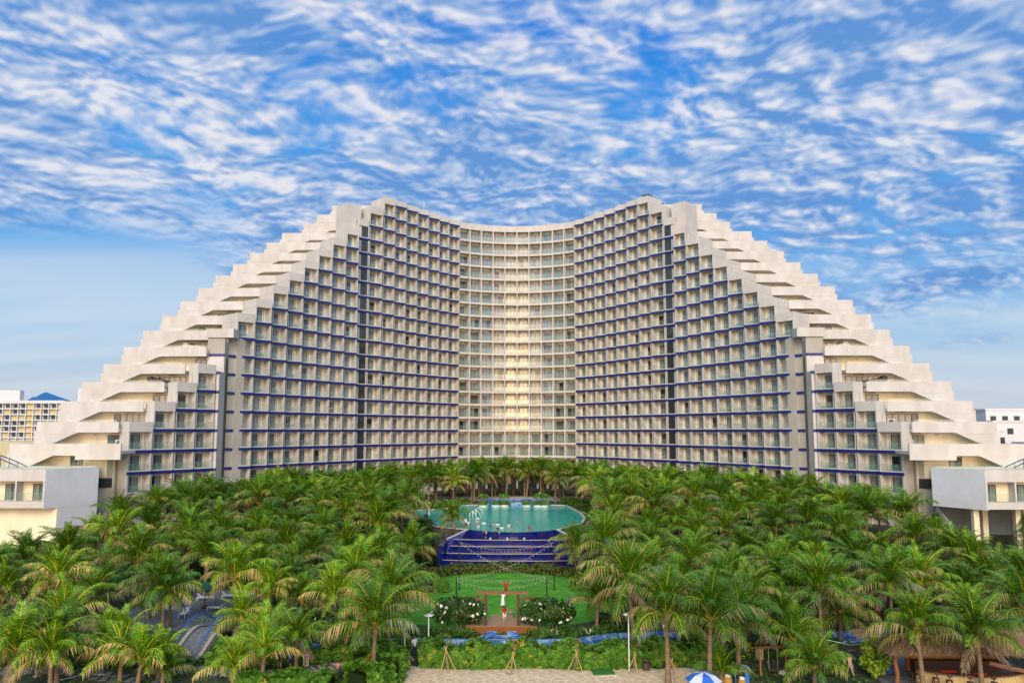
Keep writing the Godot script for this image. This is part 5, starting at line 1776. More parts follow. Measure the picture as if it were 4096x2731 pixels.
		for k in 420:
			var f := rng.randf()
			var rad: float = 1.9 * (1.0 - f * 0.85) * e[1]
			var d := Vector3(rnd(-1, 1), 0, rnd(-1, 1))
			sp.append([Vector3(0, 1.0 + f * 4.8, 0) + d * rad, Vector3(d.x, 0.4, d.z)])
		scatter(t, "crown", "fine", sp, Color(0.04, 0.10, 0.012), Color(0.11, 0.18, 0.02), yellow, 0.0, 1.5)
	# planters at the far edge of the pool
	mat("white_plaster", lin(0.72, 0.72, 0.70), 0.6)
	var px := [-6.4, -3.9, -2.1, 2.3, 4.5, 5.9]
	var words := ["leftmost", "second from the left", "third from the left", "third from the right", "second from the right", "rightmost"]
	for i in 6:
		var at := Vector3(px[i], 3.9, -163.6 + 0.5 * absf(px[i]) * 0.3)
		var pl := thing("planter", "round white planter at the far pool edge, %s of six" % words[i], "planter", at, 0.0, "round planters at the far edge of the pool")
		var pm := MB.new()
		pm.tube([Vector3(0, -0.6, 0), Vector3(0, 0.32, 0), Vector3(0, 0.36, 0)], [0.85, 0.9, 0.78], 14)
		part(pl, "bowl", pm.mesh(M.white_plaster))
		var sh := thing("shrub", "bushy %s shrub growing in the pool-edge planter, %s of six" % ["tall" if i in [0, 2, 4, 5] else "low", words[i]], "shrub", at + Vector3(0, 0.3, 0), 0.0, "shrubs in the pool planters")
		var tall := 2.3 if i in [0, 2, 4, 5] else 0.7
		var sm := MB.new()
		for k in 3:
			sm.tube([Vector3(0, 0, 0), Vector3(rnd(-0.3, 0.3), tall * 0.6, rnd(-0.2, 0.2))], [0.05, 0.03], 5)
		part(sh, "stem", sm.mesh(M.bark))
		scatter(sh, "foliage", "long", ball_spots(Vector3(0, 0.35, 0), Vector3(1.0, 0.45, 0.9), 55) + ball_spots(Vector3(0, tall * 0.75, 0), Vector3(1.05, 0.55, 0.9), 60 if tall > 1.0 else 1), Color(0.06, 0.17, 0.015), Color(0.14, 0.28, 0.03), yellow, 0.05, 1.1)

# ---------------------------------------------------------------- furniture and fittings of the garden
func solid(o: Node3D, called: String, m: MB, mt: Material) -> MeshInstance3D:
	return part(o, called, m.mesh(mt))

func make_things() -> void:
	var grain := Image.create(256, 256, false, Image.FORMAT_RGB8)
	var gn := fnl(19, 0.05, 3)
	for y in 256:
		for x in 256:
			var t := clampf(0.82 + 0.35 * gn.get_noise_2d(x * 0.25, y * 4.0), 0.5, 1.0)
			grain.set_pixel(x, y, Color(t, t * 0.97, t * 0.93))
	var gt := ImageTexture.create_from_image(grain)
	var tri := {"albedo_texture": gt, "uv1_triplanar": true, "uv1_world_triplanar": true, "uv1_scale": Vector3(0.6, 0.6, 0.6)}
	mat("orange_wood", lin(0.46, 0.155, 0.028), 0.5, tri)
	mat("deck_wood", lin(0.56, 0.37, 0.21), 0.7, tri)
	mat("dark_wood", lin(0.115, 0.05, 0.03), 0.6, tri)
	mat("post_wood", lin(0.34, 0.15, 0.06), 0.6, tri)
	mat("white_metal", lin(0.72, 0.73, 0.70), 0.4)
	mat("lamp_disc", lin(0.8, 0.82, 0.85), 0.3)
	mat("bulb", lin(0.80, 0.74, 0.55), 0.2)
	mat("green_turf", lin(0.02, 0.15, 0.012), 0.95)
	mat("thatch", lin(0.23, 0.15, 0.075), 0.95)
	mat("yellow_stone", lin(0.58, 0.42, 0.16), 0.85)
	mat("wicker", lin(0.45, 0.25, 0.05), 0.8)
	mat("bin_brown", lin(0.06, 0.04, 0.032), 0.5)
	mat("red_plastic", lin(0.55, 0.02, 0.02), 0.4)
	mat("beige_stone", lin(0.48, 0.41, 0.30), 0.85)
	mat("dark_green_cloth", lin(0.008, 0.07, 0.035), 0.8)
	mat("sky_cloth", lin(0.62, 0.66, 0.72), 0.8)
	mat("blue_cloth", lin(0.02, 0.14, 0.55), 0.7)
	stage()
	lamps()
	string_lights()
	loungers()
	bridge()
	beach_things()
	bar()

func stage() -> void:
	var s := thing("stage", "low wooden stage with orange boarded front and brown plank deck facing the lawn", "stage")
	var h := 0.65
	var fr := MB.new()
	for i in 46:
		fr.box(Vector3(-3.7 + 0.1475 * i, h * 0.5 - 0.03, -77.93 + 0.006 * (i % 3)), Vector3(0.138, h, 0.05))
	var f := solid(s, "front_board", fr, M.orange_wood)
	f.set_meta("kind", "stuff")
	var body := MB.new()
	body.box(Vector3(-0.36, h * 0.5 - 0.06, -79.6), Vector3(6.7, h - 0.08, 3.25))
	body.box(Vector3(-0.4, h * 0.5 - 0.06, -81.9), Vector3(2.2, h - 0.08, 1.4))
	solid(s, "frame", body, M.dark_wood)
	var dk := MB.new()
	for i in 46:
		dk.box(Vector3(-3.7 + 0.1475 * i, h - 0.02 + 0.004 * (i % 2), -79.6), Vector3(0.138, 0.05, 3.4))
	for i in 15:
		dk.box(Vector3(-1.45 + 0.1475 * i, h - 0.02 + 0.004 * (i % 2), -82.0), Vector3(0.138, 0.05, 1.38))
	var d := solid(s, "deck_plank", dk, M.deck_wood)
	d.set_meta("kind", "stuff")
	var g := thing("gate_frame", "dark reddish timber gate frame standing on the stage with two lower side beams", "frame")
	for x in [-1.9, 1.2]:
		var p := MB.new()
		p.box(Vector3(x, h + 1.45, -78.3), Vector3(0.24, 2.9, 0.24))
		solid(g, "post", p, M.dark_wood)
	var b := MB.new()
	b.box(Vector3(-0.35, h + 3.02, -78.3), Vector3(4.9, 0.25, 0.3))
	solid(g, "beam", b, M.post_wood)
	for e in [[-3.1, -1.9, -79.2], [2.5, 1.2, -79.6]]:
		var p := MB.new()
		p.box(Vector3(e[0], h + 1.15, e[2]), Vector3(0.18, 2.3, 0.18))
		solid(g, "side_post", p, M.dark_wood)
		var q := MB.new()
		q.bar(Vector3(e[0] + signf(e[0]) * 0.25, h + 2.38, e[2] - 0.1), Vector3(e[1], h + 2.30, -78.35), 0.18, 0.18)
		solid(g, "side_beam", q, M.post_wood)
	var bx := thing("bench", "small red and white bench on the left of the stage", "bench", Vector3(-2.9, h, -80.2))
	var m := MB.new()
	m.box(Vector3(0, 0.22, 0), Vector3(1.1, 0.14, 0.5))
	for x in [-0.45, 0.45]:
		m.box(Vector3(x, 0.08, 0), Vector3(0.1, 0.16, 0.4))
	solid(bx, "seat", m, M.white_metal)
	m = MB.new()
	m.box(Vector3(-0.5, 0.45, -0.18), Vector3(0.2, 0.5, 0.12))
	solid(bx, "backrest", m, M.red_plastic)

func lamp(label: String, at: Vector3, h: float, flood: bool) -> void:
	var t := thing("lamp_post", label, "lamp post", at, 0.0, "white lamp posts")
	var m := MB.new()
	m.tube([Vector3(0, -0.2, 0), Vector3(0, h, 0)], [0.065, 0.055], 8)
	solid(t, "pole", m, M.white_metal)
	m = MB.new()
	m.tube([Vector3(0, 0.02, 0), Vector3(0, 0.06, 0)], [0.22, 0.22], 8)
	solid(t, "foot", m, M.grey_metal)
	m = MB.new()
	if flood:
		m.box(Vector3(0.18, h - 0.12, 0.1), Vector3(0.34, 0.12, 0.26), Basis(Vector3(1, 0, 0), 0.5))
		m.bar(Vector3(0, h - 0.05, 0), Vector3(0.18, h - 0.1, 0.08), 0.05, 0.05)
	else:
		m.tube([Vector3(0, h, 0), Vector3(0, h + 0.05, 0), Vector3(0, h + 0.13, 0), Vector3(0, h + 0.17, 0)], [0.30, 0.43, 0.43, 0.2], 16)
	solid(t, "lamp_head", m, M.lamp_disc)

func lamps() -> void:
	lamp("white pole lamp with flat disc head behind the hedge left of the stage", Vector3(-6.25, 0, -68.9), 3.6, false)
	lamp("shorter white pole with a floodlight, left of the disc-headed lamp by the hedge", Vector3(-8.3, 0, -69.3), 3.0, true)
	lamp("tall white pole lamp with a flat disc head at the right end of the sand", Vector3(10.15, 0, -66.2), 4.3, false)
	lamp("white lamp pole in the grass beside the slab path at bottom left", Vector3(-36.3, 0, -64.0), 3.1, false)
	for e in [[Vector3(-32.5, 0, -66.3), "beige stone pedestal with a niche at far left by the flower bed"], [Vector3(-16.0, 0, -67.0), "beige stone pedestal with a niche beside the paved path"], [Vector3(21.5, 0, -69.6), "beige stone pedestal with a niche behind the wooden swing frame"]]:
		var t := thing("stone_pedestal", e[1], "pedestal", e[0], 0.3, "stone pedestals along the paths")
		var m := MB.new()
		for x in [-0.19, 0.19]:
			m.box(Vector3(x, 0.45, 0), Vector3(0.09, 0.9, 0.42))
		m.box(Vector3(0, 0.95, 0), Vector3(0.47, 0.12, 0.44))
		m.box(Vector3(0, 0.45, -0.16), Vector3(0.29, 0.9, 0.1))
		m.box(Vector3(0, 0.1, 0.02), Vector3(0.29, 0.25, 0.26))
		solid(t, "block", m, M.beige_stone)

func string_lights() -> void:
	var poles := [[Vector3(-6.1, 0, -98.7), 5.7, "tall dark pole of the string lights at the left of the lawn"], [Vector3(5.4, 0, -98.6), 5.7, "tall dark pole of the string lights at the right of the lawn"], [Vector3(-6.2, 0, -96.0), 1.9, "short dark pole of the string lights at the left of the lawn"], [Vector3(4.4, 0, -95.1), 2.2, "short dark pole of the string lights at the right of the lawn"]]
	for e in poles:
		var t := thing("light_pole", e[2], "pole", e[0], 0.0, "poles of the string lights")
		var m := MB.new()
		m.tube([Vector3(0, -0.2, 0), Vector3(0, e[1], 0)], [0.08, 0.065], 7)
		solid(t, "shaft", m, M.black_metal)
		m = MB.new()
		m.tube([Vector3(0, 0.0, 0), Vector3(0, 0.05, 0)], [0.25, 0.25], 8)
		solid(t, "foot", m, M.black_metal)
	var a: Vector3 = poles[0][0] + Vector3(0, 5.65, 0)
	var b: Vector3 = poles[1][0] + Vector3(0, 5.65, 0)
	var c: Vector3 = poles[2][0] + Vector3(0, 1.85, 0)
	var d: Vector3 = poles[3][0] + Vector3(0, 2.15, 0)
	var bulb := SphereMesh.new()
	bulb.radius = 0.038
	bulb.height = 0.09
	bulb.radial_segments = 6
	bulb.rings = 3
	bulb.material = M.bulb
	var runs := [[a, d, 0.9, 26, "string of bulbs falling from the tall left pole to the short right pole"], [b, c, 0.9, 26, "string of bulbs falling from the tall right pole to the short left pole"], [a, b, 0.9, 24, "string of bulbs hung between the two tall poles"], [c, d, 0.35, 24, "lower string of bulbs hung between the two short poles"], [c + Vector3(0, -0.15, 0.6), d + Vector3(0, -0.1, 0.6), 0.95, 22, "deeply sagging string of bulbs in front of the woman in red"]]
	for e in runs:
		var t := thing("string_lights", e[4], "string lights", Vector3.ZERO, 0.0, "strings of bulbs over the lawn")
		var m := MB.new()
		var pts := []
		var rad := []
		for i in 17:
			var f := i / 16.0
			var p: Vector3 = e[0].lerp(e[1], f)
			pts.append(p - Vector3(0, e[2] * 4.0 * f * (1.0 - f), 0))
			rad.append(0.014)
		m.tube(pts, rad, 4, false)
		solid(t, "cable", m, M.grey_metal)
		for i in e[3]:
			var f: float = (i + 0.7) / (e[3] + 0.4)
			var p: Vector3 = e[0].lerp(e[1], f) - Vector3(0, e[2] * 4.0 * f * (1.0 - f), 0)
			part(t, "bulb", bulb, null, p - Vector3(0, 0.16, 0))
	var g := MB.new()
	g.tube([d + Vector3(0, -0.1, 0), Vector3(8.4, 0.0, -92.4)], [0.012, 0.012], 4)
	tag(part(self, "guy_wire", g.mesh(M.grey_metal)), "pale guy wire from the short right pole down to the grass", "wire")

func loungers() -> void:
	var slat := BoxMesh.new()
	slat.size = Vector3(0.10, 0.025, 0.62)
	slat.material = M.white_metal
	var first := thing("sun_lounger", "", "sun lounger", Vector3(-36.2, 0.05, -86.2), 0.0, "white loungers on the terrace")
	var m := MB.new()
	for z in [-0.32, 0.32]:
		m.bar(Vector3(-0.95, 0.36, z), Vector3(0.95, 0.36, z), 0.05, 0.06)
		m.bar(Vector3(-0.35, 0.38, z * 0.93), Vector3(-0.92, 0.78, z * 0.93), 0.045, 0.045)
	solid(first, "frame", m, M.white_metal)
	for x in [-0.88, 0.88]:
		for z in [-0.32, 0.32]:
			m = MB.new()
			m.box(Vector3(x, 0.17, z), Vector3(0.055, 0.34, 0.055))
			solid(first, "leg", m, M.white_metal)
	for i in 9:
		part(first, "slat", slat, null, Vector3(-0.28 + i * 0.145, 0.39, 0))
	for i in 4:
		var o := part(first, "slat", slat, null, Vector3(-0.43 - i * 0.125, 0.45 + i * 0.088, 0))
		o.rotation.z = -0.61
	first.set_meta("label", "white slatted lounger seen side-on behind the two palm trunks on the terrace")
	copy_of(first, "white slatted lounger seen from its foot end at the middle of the terrace", Vector3(-33.3, 0.05, -84.2), -1.45)
	copy_of(first, "white lounger in the shade beside the green parasol pole", Vector3(-34.2, 0.05, -92.0), 0.15)
	copy_of(first, "white lounger partly hidden by a palm at the right of the terrace", Vector3(-31.0, 0.05, -86.9), 3.0)
	copy_of(first, "white lounger farthest back on the shaded terrace", Vector3(-31.8, 0.05, -93.2), 0.3)
	copy_of(first, "white lounger behind the palms right of the terrace", Vector3(-28.6, 0.05, -91.5), 1.2)
	copy_of(first, "lounger under palms above the right river, left one of two", Vector3(21.9, 0.15, -81.6), 0.5)
	copy_of(first, "lounger under palms above the right river, right one of two", Vector3(24.3, 0.15, -82.2), 0.25)
	for e in [[Vector3(-32.7, 0, -88.0), "dark green parasol shading the terrace loungers"], [Vector3(-37.6, 0, -92.6), "dark green parasol at the back of the terrace behind the palms"]]:
		var t := thing("parasol", e[1], "parasol", e[0], 0.0, "green parasols on the terrace")
		m = MB.new()
		m.tube([Vector3(0, 0, 0), Vector3(0, 2.9, 0)], [0.05, 0.04], 6)
		m.tube([Vector3(0, 0.05, 0), Vector3(0, 0.3, 0)], [0.4, 0.3], 8)
		solid(t, "pole", m, M.dark_wood)
		m = MB.new()
		for i in 8:
			var a := TAU * i / 8
			var b := TAU * (i + 1) / 8
			var p := Vector3(cos(a) * 1.8, 2.25, sin(a) * 1.8)
			var q := Vector3(cos(b) * 1.8, 2.25, sin(b) * 1.8)
			m.tri(Vector3(0, 2.95, 0), q, p)
			m.quad(p, q, q + Vector3(0, -0.18, 0), p + Vector3(0, -0.18, 0))
		solid(t, "canopy", m, M.dark_green_cloth)
	m = MB.new()
	m.ball(Vector3(0, 0.25, 0), Vector3(0.7, 0.5, 0.6), 6, 10)
	tag(part(self, "beanbag", m.mesh(M.red_plastic), null, Vector3(-36.2, 0.0, -77.6)), "dark red round beanbag at the left edge of the terrace", "beanbag")

func bridge() -> void:
	var t := thing("footbridge", "small arched footbridge with blue-railed glass sides over the river at left", "bridge")
	var n := 20
	var z0 := -68.0
	var z1 := -77.6
	var prof := func(f: float) -> float: return 0.06 + 1.55 * pow(sin(PI * f), 1.25)
	var cx := func(f: float) -> float: return -26.5 + 0.5 * f
	var deck := MB.new()
	var fl := [MB.new(), MB.new()]
	var gl := [MB.new(), MB.new()]
	var rl := [MB.new(), MB.new()]
	var kerb := [MB.new(), MB.new()]
	for i in n:
		var f := i / float(n)
		var g := (i + 1) / float(n)
		var a := Vector3(cx.call(f), prof.call(f), lerpf(z0, z1, f))
		var b := Vector3(cx.call(g), prof.call(g), lerpf(z0, z1, g))
		var w := Vector3(1.1, 0, 0)
		deck.quad(a - w, a + w, b + w, b - w)
		for s in 2:
			var sg := -1.0 if s == 0 else 1.0
			var o := Vector3(sg * 1.15, 0, 0)
			var under_a: float = -0.3 if absf(f - 0.5) > 0.34 else prof.call(f) - 0.32 - 0.25 * absf(f - 0.5)
			var under_b: float = -0.3 if absf(g - 0.5) > 0.34 else prof.call(g) - 0.32 - 0.25 * absf(g - 0.5)
			var pa := a + o
			var pb := b + o
			var th := Vector3(sg * 0.16, 0, 0)
			fl[s].quad(Vector3(pa.x + th.x, under_a, pa.z), Vector3(pb.x + th.x, under_b, pb.z), pb + th + Vector3(0, 0.12, 0), pa + th + Vector3(0, 0.12, 0))
			fl[s].quad(Vector3(pa.x - th.x, under_a, pa.z), Vector3(pb.x - th.x, under_b, pb.z), Vector3(pb.x + th.x, under_b, pb.z), Vector3(pa.x + th.x, under_a, pa.z))
			kerb[s].bar(pa + Vector3(0, 0.14, 0), pb + Vector3(0, 0.14, 0), 0.32, 0.1)
			if f > 0.04 and f < 0.92:
				gl[s].bar(pa + Vector3(0, 0.65, 0), pb + Vector3(0, 0.65, 0), 0.02, 0.9)
				rl[s].bar(pa + Vector3(0, 1.12, 0), pb + Vector3(0, 1.12, 0), 0.07, 0.07)
	solid(t, "deck", deck, M.paving)
	var bulb := SphereMesh.new()
	bulb.radius = 0.04
	bulb.height = 0.09
	bulb.radial_segments = 5
	bulb.rings = 3
	bulb.material = M.bulb
	for s in 2:
		solid(t, "flank", fl[s], M.beige_stone)
		solid(t, "kerb", kerb[s], M.beige_stone)
		var r := solid(t, "handrail", rl[s], M.blue_cloth)
		solid(r, "glass", gl[s], M.rail_glass)
		for i in 14:
			var f := 0.08 + 0.84 * i / 14.0
			part(r, "bulb", bulb, null, Vector3(cx.call(f) + (-1.2 if s == 0 else 1.2), prof.call(f) + 0.85 - 0.15 * (i % 2), lerpf(z0, z1, f)))
	# steel spouts in the pool
	for i in 3:
		var m := MB.new()
		var z := -148.5 + i * 3.3
		m.tube([Vector3(-7.0 - i * 0.35, 3.6, z), Vector3(-7.05 - i * 0.35, 4.7, z), Vector3(-6.6 - i * 0.35, 5.1, z), Vector3(-6.0 - i * 0.35, 4.6, z), Vector3(-5.7 - i * 0.35, 3.95, z)], [0.09, 0.09, 0.09, 0.06, 0.04], 6)
		tag(part(self, "pool_spout", m.mesh(M.white_metal)), "white arched water spout in the pool, %s of the three from the near one" % ordinal(2 - i), "spout", "arched spouts at the left of the pool")

func beach_things() -> void:
	var r := RandomNumberGenerator.new()
	r.seed = 31
	var spots := [[Vector3(-4.3, 0, -65.5), "bamboo tripod with a thin sapling at the left of the sand"], [Vector3(0.7, 0, -65.4), "leaning bamboo tripod with a sapling at the middle of the sand"], [Vector3(5.7, 0, -65.9), "slender bamboo tripod left of the green mat"], [Vector3(10.3, 0, -65.4), "bamboo tripod at the foot of the right disc-headed lamp"], [Vector3(13.3, 0, -63.4), "bamboo tripod at the right end of the sand by a palm"], [Vector3(-10.0, 0, -60.9), "bamboo tripod half hidden in the bush left of the sand"]]
	for e in spots:
		var t := thing("sapling_support", e[1], "plant support", e[0], 0.0, "bamboo supports round saplings")
		var top := Vector3(r.randf_range(-0.35, 0.35), r.randf_range(1.15, 1.8), r.randf_range(-0.1, 0.1))
		for i in 3:
			var a := TAU * i / 3.0 + r.randf() * 1.5
			var m := MB.new()
			m.tube([Vector3(cos(a) * r.randf_range(0.5, 0.85), -0.05, sin(a) * 0.55), top + Vector3(-cos(a) * 0.12, 0.25, -sin(a) * 0.1)], [0.04, 0.03], 5)
			solid(t, "pole", m, M.bamboo)
		var tie := MB.new()
		tie.tube([top + Vector3(0, -0.08, 0), top + Vector3(0, 0.08, 0)], [0.09, 0.09], 6)
		solid(t, "tie", tie, M.wicker)
		var s := thing("sapling", e[1].replace("bamboo tripod", "thin sapling in the bamboo tripod").replace(" with a thin sapling", "").replace(" with a sapling", ""), "sapling", e[0], 0.0, "saplings on the sand")
		var m2 := MB.new()
		m2.tube([Vector3(0, -0.1, 0), top * 0.6, top + Vector3(0.05, 0.9, 0)], [0.035, 0.03, 0.012], 5)
		m2.tube([top, top + Vector3(0.3, 0.5, 0.1)], [0.02, 0.008], 4)
		solid(s, "stem", m2, M.bark)
		scatter(s, "leaves", "small", ball_spots(top + Vector3(0.1, 0.75, 0), Vector3(0.35, 0.5, 0.3), 12), Color(0.10, 0.16, 0.02), Color(0.22, 0.2, 0.03), Color(0.4, 0.16, 0.03), 0.3)
	var mt := thing("turf_mat", "square green turf mat on a low beige base lying on the sand", "mat")
	var m := MB.new()
	m.prism(PackedVector2Array([Vector2(7.0, -66.9), Vector2(8.6, -67.2), Vector2(8.9, -64.9), Vector2(7.2, -64.6)]), 0.13, 0.2)
	solid(mt, "turf", m, M.green_turf)
	m = MB.new()
	m.prism(PackedVector2Array([Vector2(7.05, -66.85), Vector2(8.55, -67.1), Vector2(9.0, -64.75), Vector2(7.2, -64.45)]), 0.0, 0.125)
	solid(mt, "base", m, M.beige_stone)
	var bn := thing("litter_bin", "brown round litter bin with a domed lid at the right end of the hedge", "bin", Vector3(11.5, 0.03, -66.3))
	m = MB.new()
	m.tube([Vector3(0, 0, 0), Vector3(0, 0.05, 0), Vector3(0, 0.62, 0)], [0.25, 0.29, 0.30], 12)
	solid(bn, "body", m, M.bin_brown)
	m = MB.new()
	m.tube([Vector3(0, 0.78, 0), Vector3(0, 0.9, 0), Vector3(0, 0.96, 0)], [0.31, 0.24, 0.06], 12)
	for i in 4:
		m.bar(Vector3(cos(i * 1.57) * 0.27, 0.6, sin(i * 1.57) * 0.27), Vector3(cos(i * 1.57) * 0.27, 0.8, sin(i * 1.57) * 0.27), 0.07, 0.05)
	solid(bn, "lid", m, M.bin_brown)
	m = MB.new()
	m.tube([Vector3(0.3, 0.07, -65.3), Vector3(0.55, 0.10, -65.0), Vector3(0.95, 0.16, -64.9)], [0.07, 0.06, 0.03], 6)
	tag(part(self, "driftwood", m.mesh(M.bark)), "short piece of driftwood on the sand beside the middle tripod", "driftwood")
	# beach parasol cut off by the lower edge
	var bp := thing("beach_parasol", "blue and white beach parasol cut by the lower picture edge", "parasol", Vector3(14.4, 0, -58.6))
	m = MB.new()
	m.tube([Vector3(0, 0, 0), Vector3(0, 2.1, 0)], [0.03, 0.025], 6)
	solid(bp, "pole", m, M.white_metal)
	for i in 8:
		m = MB.new()
		var a := TAU * i / 8 + 0.3
		var b := TAU * (i + 1) / 8 + 0.3
		m.tri(Vector3(0, 2.15, 0), Vector3(cos(b) * 0.75, 1.98, sin(b) * 0.75), Vector3(cos(a) * 0.75, 1.98, sin(a) * 0.75))
		m.quad(Vector3(cos(a) * 0.75, 1.98, sin(a) * 0.75), Vector3(cos(b) * 0.75, 1.98, sin(b) * 0.75), Vector3(cos(b) * 1.3, 1.62, sin(b) * 1.3), Vector3(cos(a) * 1.3, 1.62, sin(a) * 1.3))
		solid(bp, "panel", m, M.blue_cloth if i % 2 else M.sky_cloth)
	# swing
	var sw := thing("swing", "wooden swing frame with a hanging seat on the grass at right", "swing", Vector3(21.3, 0, -65.2), 0.12)
	for x in [-1.05, 1.05]:
		m = MB.new()
		m.box(Vector3(x, 1.05, 0), Vector3(0.14, 2.1, 0.14))
		solid(sw, "post", m, M.post_wood)
		m = MB.new()
		m.bar(Vector3(x, 1.75, 0), Vector3(x * 0.7, 2.1, 0), 0.08, 0.08)
		solid(sw, "brace", m, M.post_wood)
	m = MB.new()
	m.box(Vector3(0, 2.15, 0), Vector3(2.5, 0.16, 0.2))
	solid(sw, "beam", m, M.dark_wood)
	m = MB.new()
	m.box(Vector3(0, 0.45, 0.05), Vector3(0.8, 0.06, 0.3))
	solid(sw, "seat", m, M.dark_wood)
	for x in [-0.36, 0.36]:
		m = MB.new()
		m.tube([Vector3(x, 0.45, 0.05), Vector3(x, 2.1, 0)], [0.014, 0.014], 4)
		solid(sw, "rope", m, M.grey_metal)
	# blue stand and baskets
	var bs := thing("towel_stand", "bright blue upright stand with a beige rail at the lower right of the sand", "stand", Vector3(18.3, 0, -62.6))
	m = MB.new()
	m.box(Vector3(0.2, 0.72, 0), Vector3(0.3, 1.44, 0.35))
	m.box(Vector3(-0.25, 1.42, 0), Vector3(0.9, 0.12, 0.35))
	m.box(Vector3(-0.65, 0.6, 0), Vector3(0.06, 1.2, 0.3))
	solid(bs, "panel", m, M.blue_paint)
	m = MB.new()
	m.box(Vector3(-0.2, 1.14, 0.16), Vector3(0.85, 0.16, 0.06))
	solid(bs, "rail", m, M.beige_stone)
	for e in [[Vector3(17.0, 0.02, -62.3), 1.0, "larger tan wicker basket of white towels left of the blue stand"], [Vector3(18.0, 0.02, -62.1), 0.85, "smaller tan wicker basket standing inside the blue stand"]]:
		var t := thing("basket", e[2], "basket", e[0], 0.0, "towel baskets")
		m = MB.new()
		m.tube([Vector3(0, 0, 0), Vector3(0, 0.4, 0) * e[1], Vector3(0, 0.72, 0) * e[1]], [0.26 * e[1], 0.34 * e[1], 0.32 * e[1]], 12)
		for k in 6:
			m.tube([Vector3(0, 0.1 + k * 0.11, 0) * e[1], Vector3(0, 0.14 + k * 0.11, 0) * e[1]], [0.345 * e[1], 0.345 * e[1]], 12, false)
		solid(t, "body", m, M.wicker)
		m = MB.new()
		m.ball(Vector3(0.03, 0.78, 0) * e[1], Vector3(0.26, 0.17, 0.24) * e[1], 5, 8)
		m.ball(Vector3(-0.1, 0.86, 0.05) * e[1], Vector3(0.14, 0.1, 0.16) * e[1], 5, 8)
		solid(t, "towel", m, M.white_metal)
	# hose on the grass at left
	m = MB.new()
	var pts := []
	var rad := []
	for i in 14:
		var f := i / 13.0
		pts.append(Vector3(-34.4 + 3.4 * f, 0.05, -63.2 - 1.9 * f + 0.35 * sin(f * 9.0)))
		rad.append(0.03)
	m.tube(pts, rad, 5)
	tag(part(self, "garden_hose", m.mesh(M.white_metal)), "white garden hose winding over the grass at lower left", "hose")
	# dark bamboo fence
	var fn := thing("bamboo_fence", "dark fence of upright bamboo poles among palms at right", "fence")
	var pole := CylinderMesh.new()
	pole.top_radius = 0.05
	pole.bottom_radius = 0.055
	pole.height = 1.9
	pole.radial_segments = 6
	pole.rings = 1
	pole.material = M.dark_wood
	for i in 44:
		var f := i / 43.0
		part(fn, "pole", pole, null, Vector3(lerpf(32.6, 38.4, f), 0.85 + r.randf_range(-0.12, 0.12), lerpf(-87.6, -80.6, f)))
	for y in [0.45, 1.35]:
		m = MB.new()
		m.bar(Vector3(32.6, y, -87.5), Vector3(38.4, y, -80.5), 0.06, 0.07)
		solid(fn, "rail", m, M.dark_wood)
	# volley rope between two posts
	var vr := thing("rope_barrier", "white rope slung between thin posts near the bamboo fence", "rope")
	for p in [Vector3(27.2, 0, -70.2), Vector3(31.2, 0, -69.4)]:
		m = MB.new()
		m.tube([p, p + Vector3(0, 1.6, 0)], [0.045, 0.04], 6)
		solid(vr, "post", m, M.dark_wood)
	m = MB.new()
	m.tube([Vector3(27.2, 1.5, -70.2), Vector3(29.2, 1.15, -69.8), Vector3(31.2, 1.45, -69.4)], [0.025, 0.025, 0.025], 5)
	solid(vr, "rope", m, M.white_metal)
	for e in [[Vector3(22.6, 0, -65.6), Vector3(0.85, 0.28, 0.5), "flat pale boulder on the grass under the swing"], [Vector3(28.3, 0, -70.6), Vector3(0.6, 0.35, 0.45), "pale rock beside the path left of the bar"]]:
		m = MB.new()
		m.ball(Vector3(0, 0.05, 0), e[1], 6, 9)
		for i in m.v.size():
			m.v[i] += m.v[i].normalized() * 0.06 * sin(m.v[i].x * 7.0 + m.v[i].z * 9.0)
		tag(part(self, "boulder", m.mesh(M.beige_stone), null, e[0]), e[2], "boulder")

